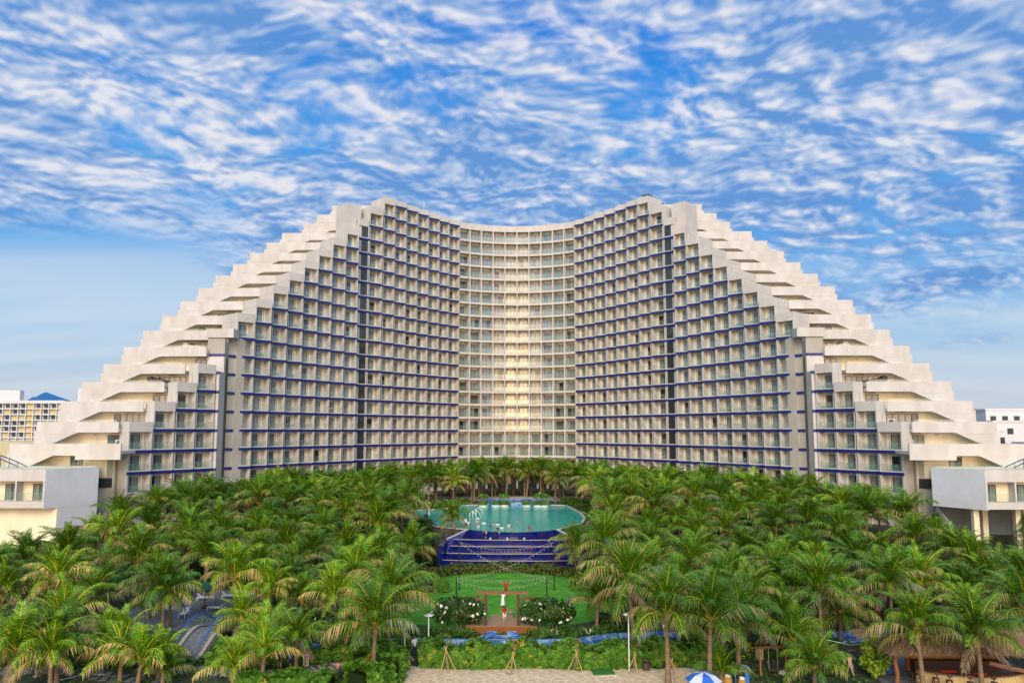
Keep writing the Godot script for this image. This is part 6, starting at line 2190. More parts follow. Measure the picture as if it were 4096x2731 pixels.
func bar() -> void:
	var t := thing("thatched_bar", "open beach bar with a thatched roof, yellow stone counter and dark timber posts", "bar")
	var x0 := 29.6
	var x1 := 43.0
	var eave := 2.6
	var zf := -61.3
	var zb := -68.6
	# hip roof of thatch, with ragged straw along it
	var m := MB.new()
	var rl := Vector3(x0 + 3.4, 4.6, (zf + zb) * 0.5)
	var rr := Vector3(x1 - 3.4, 4.6, (zf + zb) * 0.5)
	var a := Vector3(x0 - 0.9, eave, zf)
	var b := Vector3(x1 + 0.5, eave, zf)
	var c := Vector3(x1 + 0.5, eave, zb)
	var d := Vector3(x0 - 0.9, eave, zb)
	m.quad(a, b, rr, rl)
	m.tri(b, c, rr)
	m.quad(c, d, rl, rr)
	m.tri(d, a, rl)
	m.quad(d, c, b, a)
	solid(t, "roof", m, M.thatch)
	var st := MB.new()
	var r := RandomNumberGenerator.new()
	r.seed = 77
	for i in 4200:
		var f := r.randf()
		var g := r.randf()
		var base: Vector3
		var top: Vector3
		var out: Vector3
		if r.randf() < 0.7:
			base = a.lerp(b, f)
			top = rl.lerp(rr, f)
			out = Vector3(0, 0, 1)
		else:
			base = d.lerp(a, f)
			top = rl
			out = Vector3(-1, 0, 0)
		var p := base.lerp(top, g) + Vector3(0, 0.06, 0)
		var down := (base - top).normalized()
		var q := p + down * r.randf_range(0.35, 0.65) + out * r.randf_range(0.0, 0.12) + Vector3(r.randf_range(-0.12, 0.12), r.randf_range(-0.08, 0.06), r.randf_range(-0.05, 0.05))
		var w := down.cross(out).normalized() * 0.03
		var k := r.randf_range(0.55, 1.35)
		st.col = Color(0.20 * k, 0.135 * k, 0.07 * k)
		st.tri(p - w, p + w, q)
	mat("straw", Color.WHITE, 0.9, {"vertex_color_use_as_albedo": true})
	var straw := solid(t, "straw", st, M.straw)
	straw.set_meta("kind", "stuff")
	for p in [[Vector3(29.7, 0, -62.6), 0.17], [Vector3(40.2, 0, -62.3), 0.15], [Vector3(34.8, 0, -68.0), 0.14], [Vector3(30.2, 0, -67.8), 0.14]]:
		m = MB.new()
		m.tube([p[0], p[0] + Vector3(0.08, 0.9, 0.05), p[0] + Vector3(-0.05, 1.8, 0), p[0] + Vector3(0.03, 2.7, 0)], [p[1] * 1.1, p[1], p[1] * 1.05, p[1]], 8)
		solid(t, "post", m, M.post_wood)
	m = MB.new()
	m.bar(Vector3(29.6, 2.42, -62.6), Vector3(40.3, 2.42, -62.3), 0.16, 0.2)
	m.bar(Vector3(29.7, 2.42, -62.6), Vector3(30.2, 2.42, -67.8), 0.16, 0.2)
	solid(t, "beam", m, M.post_wood)
	m = MB.new()
	m.bar(Vector3(36.4, 1.9, -62.1), Vector3(40.2, 1.15, -61.6), 0.12, 0.16)
	m.bar(Vector3(36.4, 1.75, -62.2), Vector3(40.2, 1.0, -61.7), 0.12, 0.1)
	solid(t, "sloping_beam", m, M.post_wood)
	# curved counter with crazy paving on its front
	var stone := MB.new()
	var topm := MB.new()
	var n := 26
	var curve := func(f: float) -> Vector2:
		var ang := lerpf(deg_to_rad(200.0), deg_to_rad(330.0), f)
		return Vector2(35.8 + cos(ang) * 4.4, -64.6 - sin(ang) * 2.9)
	for i in n:
		var p: Vector2 = curve.call(i / float(n))
		var q: Vector2 = curve.call((i + 1) / float(n))
		var o := (q - p).normalized().orthogonal()
		stone.quad(Vector3(p.x, 0, p.y), Vector3(q.x, 0, q.y), Vector3(q.x, 1.02, q.y), Vector3(p.x, 1.02, p.y))
		topm.bar(Vector3(p.x, 1.07, p.y) , Vector3(q.x, 1.07, q.y), 0.6, 0.09)
	solid(t, "counter_wall", stone, M.beige_stone)
	solid(t, "counter_top", topm, M.dark_wood)
	var count := 0
	for i in n:
		for k in 3:
			var f := (i + 0.5 + 0.25 * (k % 2)) / n
			var p: Vector2 = curve.call(f - 0.45 / n)
			var q: Vector2 = curve.call(f + 0.45 / n)
			var o := Vector2(q.y - p.y, -(q.x - p.x)).normalized()
			if o.y < 0.0: o = -o
			var y0 := 0.02 + k * 0.34
			var sm := MB.new()
			var j := func() -> float: return r.randf_range(-0.05, 0.05)
			var e := o * (0.02 + r.randf() * 0.015)
			var v0 := Vector3(p.x + e.x, y0 + j.call() * 0.5 + 0.02, p.y + e.y)
			var v1 := Vector3(q.x + e.x, y0 + j.call() * 0.5 + 0.02, q.y + e.y)
			var v2 := Vector3(q.x + e.x, y0 + 0.31 + j.call(), q.y + e.y)
			var v3 := Vector3(p.x + e.x, y0 + 0.31 + j.call(), p.y + e.y)
			var tone := r.randf_range(0.75, 1.15)
			sm.quad(v0, v1, v2, v3)
			var back := Vector3(-e.x, 0, -e.y)
			sm.quad(v3, v2, v2 + back, v3 + back)
			sm.quad(v1, v1 + back, v2 + back, v2)
			sm.quad(v0 + back, v0, v3, v3 + back)
			solid(t, "stone", sm, M.yellow_stone)
	# back wall and shelves
	m = MB.new()
	m.box(Vector3(36.0, 1.3, -66.6), Vector3(7.4, 2.6, 0.15))
	solid(t, "back_wall", m, M.orange_wood)
	for x in [34.0, 37.3, 39.4]:
		m = MB.new()
		m.box(Vector3(x, 1.75, -66.5), Vector3(0.95, 1.1, 0.08))
		solid(t, "stone_panel", m, M.yellow_stone)
	m = MB.new()
	m.box(Vector3(36.0, 0.5, -66.0), Vector3(6.8, 1.0, 0.6))
	solid(t, "back_counter", m, M.dark_wood)
	for e in [[Vector3(33.6, 1.12, -62.6), 1.1], [Vector3(35.6, 1.12, -62.0), 1.0]]:
		m = MB.new()
		m.box(e[0], Vector3(e[1], 0.05, 0.3))
		tag(part(self, "bar_tray", m.mesh(M.red_plastic)), "red tray lying on the %s of the bar counter" % ["left part", "middle"][0 if e[1] > 1.05 else 1], "tray")
	# stools
	var s0: Node3D
	var at := [Vector3(31.3, 0.05, -62.9), Vector3(32.3, 0.05, -61.9), Vector3(33.0, 0.05, -61.35), Vector3(34.3, 0.05, -60.95), Vector3(36.0, 0.05, -60.9), Vector3(30.7, 0.05, -64.9)]
	var names := ["dark wooden bar stool nearest the left timber post", "dark bar stool just right of the tall palm trunk by the bar", "dark bar stool second right of the palm trunk by the bar", "dark bar stool at the middle of the curved counter", "rightmost dark bar stool at the counter", "dark bar stool in front of the blue fridge"]
	for i in 6:
		if i == 0:
			s0 = thing("bar_stool", names[0], "stool", at[0], 0.4, "bar stools")
			for x in [-0.19, 0.19]:
				for z in [-0.17, 0.17]:
					m = MB.new()
					m.bar(Vector3(x * 1.25, 0, z * 1.25), Vector3(x * 0.85, 0.74, z * 0.85), 0.05, 0.05)
					solid(s0, "leg", m, M.dark_wood)
			m = MB.new()
			for y in [0.25, 0.5]:
				m.box(Vector3(0, y, 0.19), Vector3(0.42, 0.04, 0.035))
				m.box(Vector3(0, y, -0.19), Vector3(0.42, 0.04, 0.035))
			solid(s0, "stretcher", m, M.dark_wood)
			m = MB.new()
			m.box(Vector3(0, 0.77, 0), Vector3(0.44, 0.06, 0.42))
			solid(s0, "seat", m, M.dark_wood)
			m = MB.new()
			m.box(Vector3(0, 0.95, 0.19), Vector3(0.1, 0.32, 0.035))
			m.box(Vector3(0, 1.12, 0.20), Vector3(0.36, 0.16, 0.035))
			solid(s0, "backrest", m, M.dark_wood)
		else:
			copy_of(s0, names[i], at[i], -0.15 * i)
	# drinks fridge
	var fr := thing("drinks_fridge", "blue drinks fridge with a glass door and round emblem beside the bar post", "fridge", Vector3(30.75, 0.05, -66.0), 0.25)
	m = MB.new()
	m.box(Vector3(0, 0.95, 0), Vector3(0.75, 1.9, 0.65))
	solid(fr, "body", m, M.blue_paint)
	m = MB.new()
	m.box(Vector3(0, 1.1, 0.335), Vector3(0.58, 1.0, 0.02))
	solid(fr, "glass_door", m, M.pane_6)
	m = MB.new()
	m.box(Vector3(0, 1.75, 0.335), Vector3(0.62, 0.22, 0.02))
	solid(fr, "header_sign", m, M.lamp_disc)
	for e in [["red", M.red_plastic, 0.0, PI], ["blue", M.blue_cloth, PI, TAU]]:
		m = MB.new()
		for i in 8:
			var p := lerpf(e[2], e[3], i / 8.0)
			var q := lerpf(e[2], e[3], (i + 1) / 8.0)
			m.tri(Vector3(0.1, 0.32, 0.352), Vector3(0.1 + cos(p) * 0.13, 0.32 + sin(p) * 0.13, 0.352), Vector3(0.1 + cos(q) * 0.13, 0.32 + sin(q) * 0.13, 0.352))
		solid(fr, "emblem", m, e[1])
	m = MB.new()
	m.box(Vector3(0.1, 0.32, 0.358), Vector3(0.25, 0.05, 0.006))
	solid(fr, "emblem", m, M.lamp_disc)
	var rc := thing("plastic_chair", "red plastic chair at the lower right corner beside the bar", "chair", Vector3(40.0, 0.05, -61.4), -0.4)
	m = MB.new()
	m.box(Vector3(0, 0.44, 0), Vector3(0.46, 0.05, 0.44))
	for x in [-0.2, 0.2]:
		for z in [-0.18, 0.18]:
			m.bar(Vector3(x * 1.1, 0, z * 1.1), Vector3(x, 0.44, z), 0.05, 0.05)
	solid(rc, "seat", m, M.red_plastic)
	m = MB.new()
	m.box(Vector3(0, 0.82, -0.2), Vector3(0.44, 0.12, 0.04))
	m.box(Vector3(0, 0.62, -0.2), Vector3(0.44, 0.08, 0.04))
	for x in [-0.2, 0.2]:
		m.box(Vector3(x, 0.66, -0.2), Vector3(0.05, 0.42, 0.04))
	solid(rc, "backrest", m, M.red_plastic)

# ---------------------------------------------------------------- people: one smooth skin over posed bones, clothes as shells
func capsule(p: Vector3, b: Array) -> float:
	var a: Vector3 = b[0]
	var ab: Vector3 = b[1] - a
	var t := clampf((p - a).dot(ab) / maxf(ab.length_squared(), 1e-6), 0.0, 1.0)
	return (p - a - ab * t).length() - lerpf(b[2], b[3], t)

func skin_over(bones: Array, cell: float, k := 0.03, grow := 0.0, floor_y := -9.0, ceil_y := 9.0) -> MB:
	# surface nets over the smooth union of tapered capsules
	var lo := Vector3(9, 9, 9)
	var hi := Vector3(-9, -9, -9)
	for b in bones:
		var r: float = maxf(b[2], b[3]) + grow + cell * 2.0
		for e in [b[0], b[1]]:
			lo = lo.min(e - Vector3.ONE * r)
			hi = hi.max(e + Vector3.ONE * r)
	var nx := int((hi.x - lo.x) / cell) + 2
	var ny := int((hi.y - lo.y) / cell) + 2
	var nz := int((hi.z - lo.z) / cell) + 2
	var val := PackedFloat32Array()
	val.resize(nx * ny * nz)
	val.fill(1.0)
	for b in bones:
		var r: float = maxf(b[2], b[3]) + grow + cell * 2.5
		var l: Vector3 = ((b[0].min(b[1]) - Vector3.ONE * r - lo) / cell).floor()
		var h: Vector3 = ((b[0].max(b[1]) + Vector3.ONE * r - lo) / cell).ceil()
		for x in range(maxi(0, int(l.x)), mini(nx, int(h.x) + 1)):
			for y in range(maxi(0, int(l.y)), mini(ny, int(h.y) + 1)):
				for z in range(maxi(0, int(l.z)), mini(nz, int(h.z) + 1)):
					var i := (x * ny + y) * nz + z
					var d := capsule(lo + Vector3(x, y, z) * cell, b) - grow
					var o := val[i]
					var m := clampf(0.5 + 0.5 * (o - d) / k, 0.0, 1.0)
					val[i] = lerpf(o, d, m) - k * m * (1.0 - m)
	if floor_y > -8.0 or ceil_y < 8.0:
		for x in nx:
			for y in ny:
				var py := lo.y + y * cell
				var cut := maxf(floor_y - py, py - ceil_y)
				for z in nz:
					var i := (x * ny + y) * nz + z
					val[i] = maxf(val[i], cut)
	var vert := {}
	var pos := []
	var nor := []
	var sx := ny * nz
	var offs := [0, sx, nz, sx + nz, 1, sx + 1, nz + 1, sx + nz + 1]
	var corner := [Vector3(0, 0, 0), Vector3(1, 0, 0), Vector3(0, 1, 0), Vector3(1, 1, 0), Vector3(0, 0, 1), Vector3(1, 0, 1), Vector3(0, 1, 1), Vector3(1, 1, 1)]
	var edges := [[0, 1], [2, 3], [4, 5], [6, 7], [0, 2], [1, 3], [4, 6], [5, 7], [0, 4], [1, 5], [2, 6], [3, 7]]
	for x in nx - 1:
		for y in ny - 1:
			for z in nz - 1:
				var i := (x * ny + y) * nz + z
				var neg := 0
				for o in offs:
					if val[i + o] < 0.0: neg += 1
				if neg == 0 or neg == 8: continue
				var c := Vector3.ZERO
				var n := 0
				for e in edges:
					var a := val[i + offs[e[0]]]
					var b := val[i + offs[e[1]]]
					if (a < 0.0) != (b < 0.0):
						c += corner[e[0]].lerp(corner[e[1]], a / (a - b))
						n += 1
				c /= n
				var g := Vector3(val[i + offs[1]] + val[i + offs[3]] + val[i + offs[5]] + val[i + offs[7]] - val[i] - val[i + offs[2]] - val[i + offs[4]] - val[i + offs[6]],
					val[i + offs[2]] + val[i + offs[3]] + val[i + offs[6]] + val[i + offs[7]] - val[i] - val[i + offs[1]] - val[i + offs[4]] - val[i + offs[5]],
					val[i + offs[4]] + val[i + offs[5]] + val[i + offs[6]] + val[i + offs[7]] - val[i] - val[i + offs[1]] - val[i + offs[2]] - val[i + offs[3]])
				vert[i] = pos.size()
				pos.append(lo + (Vector3(x, y, z) + c) * cell)
				nor.append(g.normalized())
	var mb := MB.new()
	var face := func(a: int, b: int, c: int, d: int, flip: bool) -> void:
		if not (vert.has(a) and vert.has(b) and vert.has(c) and vert.has(d)): return
		var p := [vert[a], vert[b], vert[c], vert[d]]
		if flip: p.reverse()
		mb.trin(pos[p[0]], pos[p[1]], pos[p[2]], nor[p[0]], nor[p[1]], nor[p[2]])
		mb.trin(pos[p[0]], pos[p[2]], pos[p[3]], nor[p[0]], nor[p[2]], nor[p[3]])
	for i in vert.keys():
		var v0: bool = val[i] < 0.0
		if (val[i + sx] < 0.0) != v0:
			face.call(i, i - nz, i - nz - 1, i - 1, not v0)
		if (val[i + nz] < 0.0) != v0:
			face.call(i, i - 1, i - 1 - sx, i - sx, not v0)
		if (val[i + 1] < 0.0) != v0:
			face.call(i, i - sx, i - sx - nz, i - nz, not v0)
	return mb

func skeleton(pose: String) -> Dictionary:
	# joints of a 1.7 m adult, facing +z
	var j := {"pelvis": Vector3(0, 0.94, 0), "chest": Vector3(0, 1.26, 0.0), "neck": Vector3(0, 1.45, 0.0), "head": Vector3(0, 1.585, 0.02)}
	for s in [["l", 1.0], ["r", -1.0]]:
		var n: String = s[0]
		var k: float = s[1]
		j["sh" + n] = Vector3(0.175 * k, 1.39, 0)
		j["el" + n] = Vector3(0.23 * k, 1.12, -0.03)
		j["wr" + n] = Vector3(0.25 * k, 0.88, 0.05)
		j["hi" + n] = Vector3(0.09 * k, 0.92, 0)
		j["kn" + n] = Vector3(0.10 * k, 0.50, 0.02)
		j["an" + n] = Vector3(0.10 * k, 0.09, -0.02)
	match pose:
		"arms_out":
			for s in [["l", 1.0], ["r", -1.0]]:
				j["el" + s[0]] = Vector3(0.42 * s[1], 1.50, 0.05)
				j["wr" + s[0]] = Vector3(0.64 * s[1], 1.66, 0.08)
		"walk":
			j.knl = Vector3(0.10, 0.52, 0.18); j.anl = Vector3(0.10, 0.10, 0.22)
			j.knr = Vector3(-0.10, 0.50, -0.05); j.anr = Vector3(-0.10, 0.14, -0.30)
			j.ell = Vector3(0.23, 1.13, -0.14); j.wrl = Vector3(0.24, 0.92, -0.16)
			j.elr = Vector3(-0.23, 1.13, 0.08); j.wrr = Vector3(-0.24, 0.95, 0.22)
		"hip":
			j.ell = Vector3(0.36, 1.17, -0.08); j.wrl = Vector3(0.17, 1.02, 0.06)
			j.elr = Vector3(-0.34, 1.15, -0.06); j.wrr = Vector3(-0.20, 0.98, 0.05)
		"bend":
			j.chest = Vector3(0, 1.16, 0.20); j.neck = Vector3(0, 1.28, 0.36); j.head = Vector3(0, 1.36, 0.47)
			for s in [["l", 1.0], ["r", -1.0]]:
				j["sh" + s[0]] = Vector3(0.17 * s[1], 1.24, 0.30)
				j["el" + s[0]] = Vector3(0.19 * s[1], 0.98, 0.38)
				j["wr" + s[0]] = Vector3(0.12 * s[1], 0.86, 0.55)
				j["kn" + s[0]] = Vector3(0.10 * s[1], 0.50, 0.12)
		"crouch":
			j.pelvis = Vector3(0, 0.42, -0.10); j.chest = Vector3(0, 0.72, 0.02); j.neck = Vector3(0, 0.90, 0.07); j.head = Vector3(0, 1.03, 0.11)
			for s in [["l", 1.0], ["r", -1.0]]:
				j["sh" + s[0]] = Vector3(0.17 * s[1], 0.84, 0.05)
				j["el" + s[0]] = Vector3(0.22 * s[1], 0.72, 0.28)
				j["wr" + s[0]] = Vector3(0.08 * s[1], 0.94, 0.36)
				j["hi" + s[0]] = Vector3(0.09 * s[1], 0.40, -0.08)
				j["kn" + s[0]] = Vector3(0.16 * s[1], 0.48, 0.32)
				j["an" + s[0]] = Vector3(0.13 * s[1], 0.09, 0.06)
		"sit":
			j.pelvis = Vector3(0, 0.16, 0); j.chest = Vector3(0, 0.48, -0.03); j.neck = Vector3(0, 0.67, -0.01); j.head = Vector3(0, 0.80, 0.03)
			for s in [["l", 1.0], ["r", -1.0]]:
				j["sh" + s[0]] = Vector3(0.17 * s[1], 0.61, -0.02)
				j["el" + s[0]] = Vector3(0.23 * s[1], 0.38, 0.08)
				j["wr" + s[0]] = Vector3(0.12 * s[1], 0.34, 0.30)
				j["hi" + s[0]] = Vector3(0.09 * s[1], 0.14, 0.02)
				j["kn" + s[0]] = Vector3(0.12 * s[1], 0.44, 0.34)
				j["an" + s[0]] = Vector3(0.11 * s[1], 0.09, 0.52)
		"swim":
			for s in [["l", 1.0], ["r", -1.0]]:
				j["el" + s[0]] = Vector3(0.38 * s[1], 1.22, 0.12)
				j["wr" + s[0]] = Vector3(0.40 * s[1], 1.20, 0.36)
				j["kn" + s[0]] = Vector3(0.11 * s[1], 0.52, 0.12)
	return j

var figures := {}
func figure(pose: String) -> Dictionary:
	if figures.has(pose): return figures[pose]
	var j := skeleton(pose)
	var hd: Vector3 = (j.head - j.neck).normalized()
	var fwd := Vector3(0, 0, 1)
	fwd = (fwd - hd * fwd.dot(hd)).normalized()
	var body := [[j.pelvis, j.chest, 0.125, 0.135], [j.chest, j.neck, 0.13, 0.06], [j.neck - hd * 0.03, j.head, 0.052, 0.055], [j.shl, j.shr, 0.062, 0.062], [j.hil, j.hir, 0.10, 0.10]]
	body.append([j.head - hd * 0.015, j.head + hd * 0.045, 0.078, 0.088])
	body.append([j.head - hd * 0.055 + fwd * 0.035, j.head - hd * 0.03 + fwd * 0.035, 0.045, 0.055])
	var torso := [[j.pelvis, j.chest, 0.135, 0.142], [j.chest, j.chest.lerp(j.neck, 0.75), 0.135, 0.075], [j.shl, j.shr, 0.07, 0.07]]
	var sleeves := []
	var legs := [[j.hil, j.hir, 0.112, 0.112], [j.pelvis, j.pelvis.lerp(j.chest, 0.25), 0.135, 0.13]]
	var long_legs := legs.duplicate()
	for s in ["l", "r"]:
		var sh: Vector3 = j["sh" + s]
		var el: Vector3 = j["el" + s]
		var wr: Vector3 = j["wr" + s]
		var hi: Vector3 = j["hi" + s]
		var kn: Vector3 = j["kn" + s]
		var an: Vector3 = j["an" + s]
		body.append([sh, el, 0.05, 0.04])
		body.append([el, wr, 0.041, 0.028])
		var d := (wr - el).normalized()
		body.append([wr, wr + d * 0.08, 0.028, 0.034])
		body.append([hi, kn, 0.085, 0.055])
		body.append([kn, kn.lerp(an, 0.3), 0.055, 0.058])
		body.append([kn.lerp(an, 0.3), an, 0.058, 0.036])
		body.append([an + Vector3(0, -0.05, -0.03), an + Vector3(0, -0.055, 0.14), 0.038, 0.03])
		sleeves.append([sh, sh.lerp(el, 0.6), 0.062, 0.06])
		legs.append([hi, hi.lerp(kn, 0.75), 0.10, 0.085])
		long_legs.append([hi, kn, 0.10, 0.075])
		long_legs.append([kn, an, 0.078, 0.065])
	var skin := skin_over(body, 0.024, 0.03)
	# fingers and thumb, nose and ears
	for s in ["l", "r"]:
		var el: Vector3 = j["el" + s]
		var wr: Vector3 = j["wr" + s]
		var d := (wr - el).normalized()
		var side := d.cross(Vector3(0, 0, 1) if absf(d.z) < 0.8 else Vector3.UP).normalized()
		var curl := side.cross(d).normalized()
		for i in 4:
			var root := wr + d * 0.10 + side * (0.024 - 0.016 * i)
			var len: float = [0.065, 0.075, 0.07, 0.055][i]
			skin.tube([root, root + d * len * 0.5 + curl * 0.006, root + d * len + curl * 0.026], [0.0095, 0.009, 0.007], 5)
		skin.tube([wr + d * 0.04 + side * 0.03, wr + d * 0.07 + side * 0.055 + curl * 0.01, wr + d * 0.10 + side * 0.058 + curl * 0.02], [0.011, 0.010, 0.008], 5)
	skin.tube([j.head + fwd * 0.085 + hd * 0.02, j.head + fwd * 0.105 - hd * 0.015, j.head + fwd * 0.088 - hd * 0.02], [0.008, 0.014, 0.010], 5)
	for s in [-1.0, 1.0]:
		skin.ball(j.head + Vector3(0.087 * s, 0, 0), Vector3(0.012, 0.03, 0.02), 4, 6)
	var face := MB.new()
	for s in [-1.0, 1.0]:
		face.ball(j.head + fwd * 0.082 + hd * 0.012 + Vector3(0.032 * s, 0, 0), Vector3(0.014, 0.008, 0.008), 4, 6)
	face.ball(j.head + fwd * 0.086 - hd * 0.052, Vector3(0.024, 0.006, 0.008), 4, 6)
	var hair := [[j.head + hd * 0.05 - fwd * 0.012, j.head + hd * 0.055 - fwd * 0.02, 0.094, 0.092], [j.head - fwd * 0.04, j.head + hd * 0.04 - fwd * 0.03, 0.08, 0.09]]
	var long_hair := hair.duplicate()
	long_hair.append([j.head - fwd * 0.06, j.neck - fwd * 0.10 - hd * 0.10, 0.075, 0.075])
	var dress := MB.new()
	var pl: Vector3 = j.pelvis
	var feet: Vector3 = (j.anl + j.anr) * 0.5
	dress.tube([j.chest.lerp(pl, 0.55), pl, pl.lerp(feet, 0.5), pl.lerp(feet, 0.86)], [0.142, 0.165, 0.215, 0.27], 14, false)
	var ring := MB.new()
	ring.ball(Vector3.ZERO, Vector3.ONE, 4, 6)
	var f := {
		"skin": skin.mesh(null), "face": face.mesh(null), "hair": skin_over(hair, 0.022, 0.02).mesh(null), "long_hair": skin_over(long_hair, 0.022, 0.02).mesh(null),
		"shirt": skin_over(torso + sleeves, 0.026, 0.03, 0.012).mesh(null), "shorts": skin_over(legs, 0.026, 0.03, 0.010).mesh(null), "trousers": skin_over(long_legs, 0.028, 0.03, 0.008).mesh(null), "skirt": dress.mesh(null), "joints": j}
	figures[pose] = f
	return f

func person(label: String, pose: String, at: Vector3, turn: float, wear: Dictionary, tall := 1.0, group := "") -> Node3D:
	var f := figure(pose)
	var t := thing("person", label, "person", at, turn, group)
	t.scale = Vector3.ONE * tall
	part(t, "body", f.skin, M[wear.get("skin", "skin_a")])
	part(t, "face_features", f.face, M.hair_black)
	part(t, "hair", f.long_hair if wear.get("long", false) else f.hair, M[wear.get("hair", "hair_black")])
	for k in ["shirt", "shorts", "trousers", "skirt"]:
		if wear.has(k):
			part(t, k, f[k], M[wear[k]])
	return t

func make_people() -> void:
	mat("skin_a", lin(0.50, 0.28, 0.18), 0.55)
	mat("skin_b", lin(0.38, 0.19, 0.11), 0.55)
	mat("hair_black", lin(0.012, 0.010, 0.010), 0.5)
	mat("red_cloth", lin(0.42, 0.01, 0.015), 0.8)
	mat("dark_red_cloth", lin(0.30, 0.008, 0.018), 0.8)
	mat("white_cloth", lin(0.78, 0.77, 0.76), 0.85)
	mat("black_cloth", lin(0.012, 0.012, 0.016), 0.8)
	mat("navy_cloth", lin(0.02, 0.035, 0.09), 0.8)
	mat("grey_cloth", lin(0.30, 0.30, 0.33), 0.85)
	mat("cream_cloth", lin(0.70, 0.60, 0.45), 0.85)
	mat("pink_float", lin(0.75, 0.35, 0.30), 0.4)
	person("woman in a long red dress with both arms raised on the lawn", "arms_out", Vector3(-0.35, 0.03, -94.6), 0.0, {"shirt": "red_cloth", "skirt": "dark_red_cloth"}, 1.02)
	person("person in white seen from behind, bending forward on the lawn", "bend", Vector3(-0.55, 0.03, -89.2), PI - 0.15, {"shirt": "white_cloth", "skirt": "white_cloth", "long": true}, 1.0)
	person("girl in a red top and pale shorts walking on the stage", "hip", Vector3(-0.15, 0.66, -79.3), PI + 0.2, {"shirt": "red_cloth", "shorts": "cream_cloth", "long": true}, 0.94)
	person("person in grey crouching with a camera behind the stage", "crouch", Vector3(0.45, 0.03, -83.2), 0.25, {"shirt": "grey_cloth", "trousers": "navy_cloth"})
	person("person in a dark top standing on the lawn behind the left frangipani", "stand", Vector3(-3.1, 0.03, -86.6), PI, {"shirt": "navy_cloth", "trousers": "grey_cloth"})
	person("man in a white shirt standing behind the hedge left of the disc lamp", "stand", Vector3(-7.55, 0.0, -69.9), 0.6, {"shirt": "white_cloth", "trousers": "navy_cloth", "skin": "skin_b"})
	person("boy in a dark shirt behind the hedge beside the man in white", "stand", Vector3(-6.75, 0.0, -69.4), 0.9, {"shirt": "navy_cloth", "shorts": "grey_cloth"}, 0.82)
	person("shirtless man in black shorts walking away along the paved path", "walk", Vector3(-17.9, 0.06, -66.2), PI + 0.3, {"shorts": "black_cloth", "skin": "skin_a"}, 1.03)
	person("child in a blue top walking beside the shirtless man", "walk", Vector3(-17.1, 0.06, -66.4), PI + 0.1, {"shirt": "blue_cloth", "shorts": "navy_cloth"}, 0.68)
	person("bare-shouldered man seated behind the low bush at the lower edge", "sit", Vector3(-12.6, 0.55, -63.6), PI, {"shorts": "navy_cloth", "skin": "skin_b"})
	person("person in a white bathrobe standing at the river edge at right", "walk", Vector3(14.6, 0.16, -74.7), PI - 0.2, {"shirt": "white_cloth", "skirt": "white_cloth"}, 1.0)
	person("man in a black tank top walking towards the bar", "walk", Vector3(27.9, 0.0, -66.6), PI, {"shirt": "black_cloth", "shorts": "black_cloth", "skin": "skin_b"}, 1.05)
	person("shirtless bather standing behind the small round-leaved bush near the bar", "stand", Vector3(26.6, 0.0, -66.8), PI - 0.4, {"shorts": "navy_cloth", "skin": "skin_b"}, 0.95)
	person("shirtless bather in front of the man in the black tank top", "walk", Vector3(27.3, 0.0, -65.2), PI + 0.3, {"shorts": "grey_cloth", "skin": "skin_a"}, 0.95)
	person("man in a white shirt and dark shorts standing on the pool rim", "stand", Vector3(-7.2, 4.08, -124.7), 1.2, {"shirt": "white_cloth", "shorts": "navy_cloth", "skin": "skin_b"}, 1.02)
	person("person in a long white robe standing at the far left pool edge", "stand", Vector3(-15.0, 4.06, -142.4), -0.4, {"shirt": "white_cloth", "skirt": "white_cloth"}, 1.05)
	person("person in white walking under the palms behind the spa pool", "walk", Vector3(5.2, 4.05, -178.5), -1.2, {"shirt": "white_cloth", "shorts": "cream_cloth"}, 1.0)
	var looks := [["white_cloth", "in a white shirt"], ["", "bare-chested"], ["white_cloth", "in a white shirt"], ["pink_float", "in a pink top"], ["", "bare-chested"], ["white_cloth", "in a white shirt"], ["white_cloth", "in a white shirt, seen from behind,"], ["black_cloth", "in a black top"], ["", "bare-chested"], ["white_cloth", "in a white shirt"], ["black_cloth", "in a black top"], ["white_cloth", "in a white shirt"], ["cream_cloth", "in a cream top"], ["", "bare-chested"], ["", "bare-chested"], ["red_cloth", "in a red top"], ["", "bare-chested"], ["", "bare-chested"]]
	var order := []
	for i in SPOTS.size(): order.append(i)
	order.sort_custom(func(a, b): return SPOTS[a].x / SPOTS[a].y > SPOTS[b].x / SPOTS[b].y)
	for k in order.size():
		var i: int = order[k]
		var p: Vector2 = SPOTS[i]
		var wear := {"skin": ["skin_a", "skin_b"][i % 2], "shorts": "navy_cloth"}
		if looks[i][0]: wear.shirt = looks[i][0]
		var deep: float = [1.18, 1.30, 1.22][i % 3]
		person("swimmer %s in the pool, %s from the left" % [looks[i][1], ordinal(k)], "swim", Vector3(p.x, WATER_Y - deep, p.y), i * 1.9, wear, 0.97, "swimmers in the main pool")
	for e in [[0, "white"], [5, "white"], [9, "white"], [11, "white"]]:
		var p: Vector2 = SPOTS[e[0]]
		var m := MB.new()
		for i in 16:
			var a := TAU * i / 16
			var b := TAU * (i + 1) / 16
			m.tube([Vector3(cos(a) * 0.33, 0, sin(a) * 0.33), Vector3(cos(b) * 0.33, 0, sin(b) * 0.33)], [0.08, 0.08], 6, false)
		tag(part(self, "swim_ring", m.mesh(M.white_metal), null, Vector3(p.x, WATER_Y + 0.03, p.y)), "white swim ring round the swimmer who is %s from the left in the pool" % ordinal(order.find(e[0])), "swim ring", "swim rings in the pool")
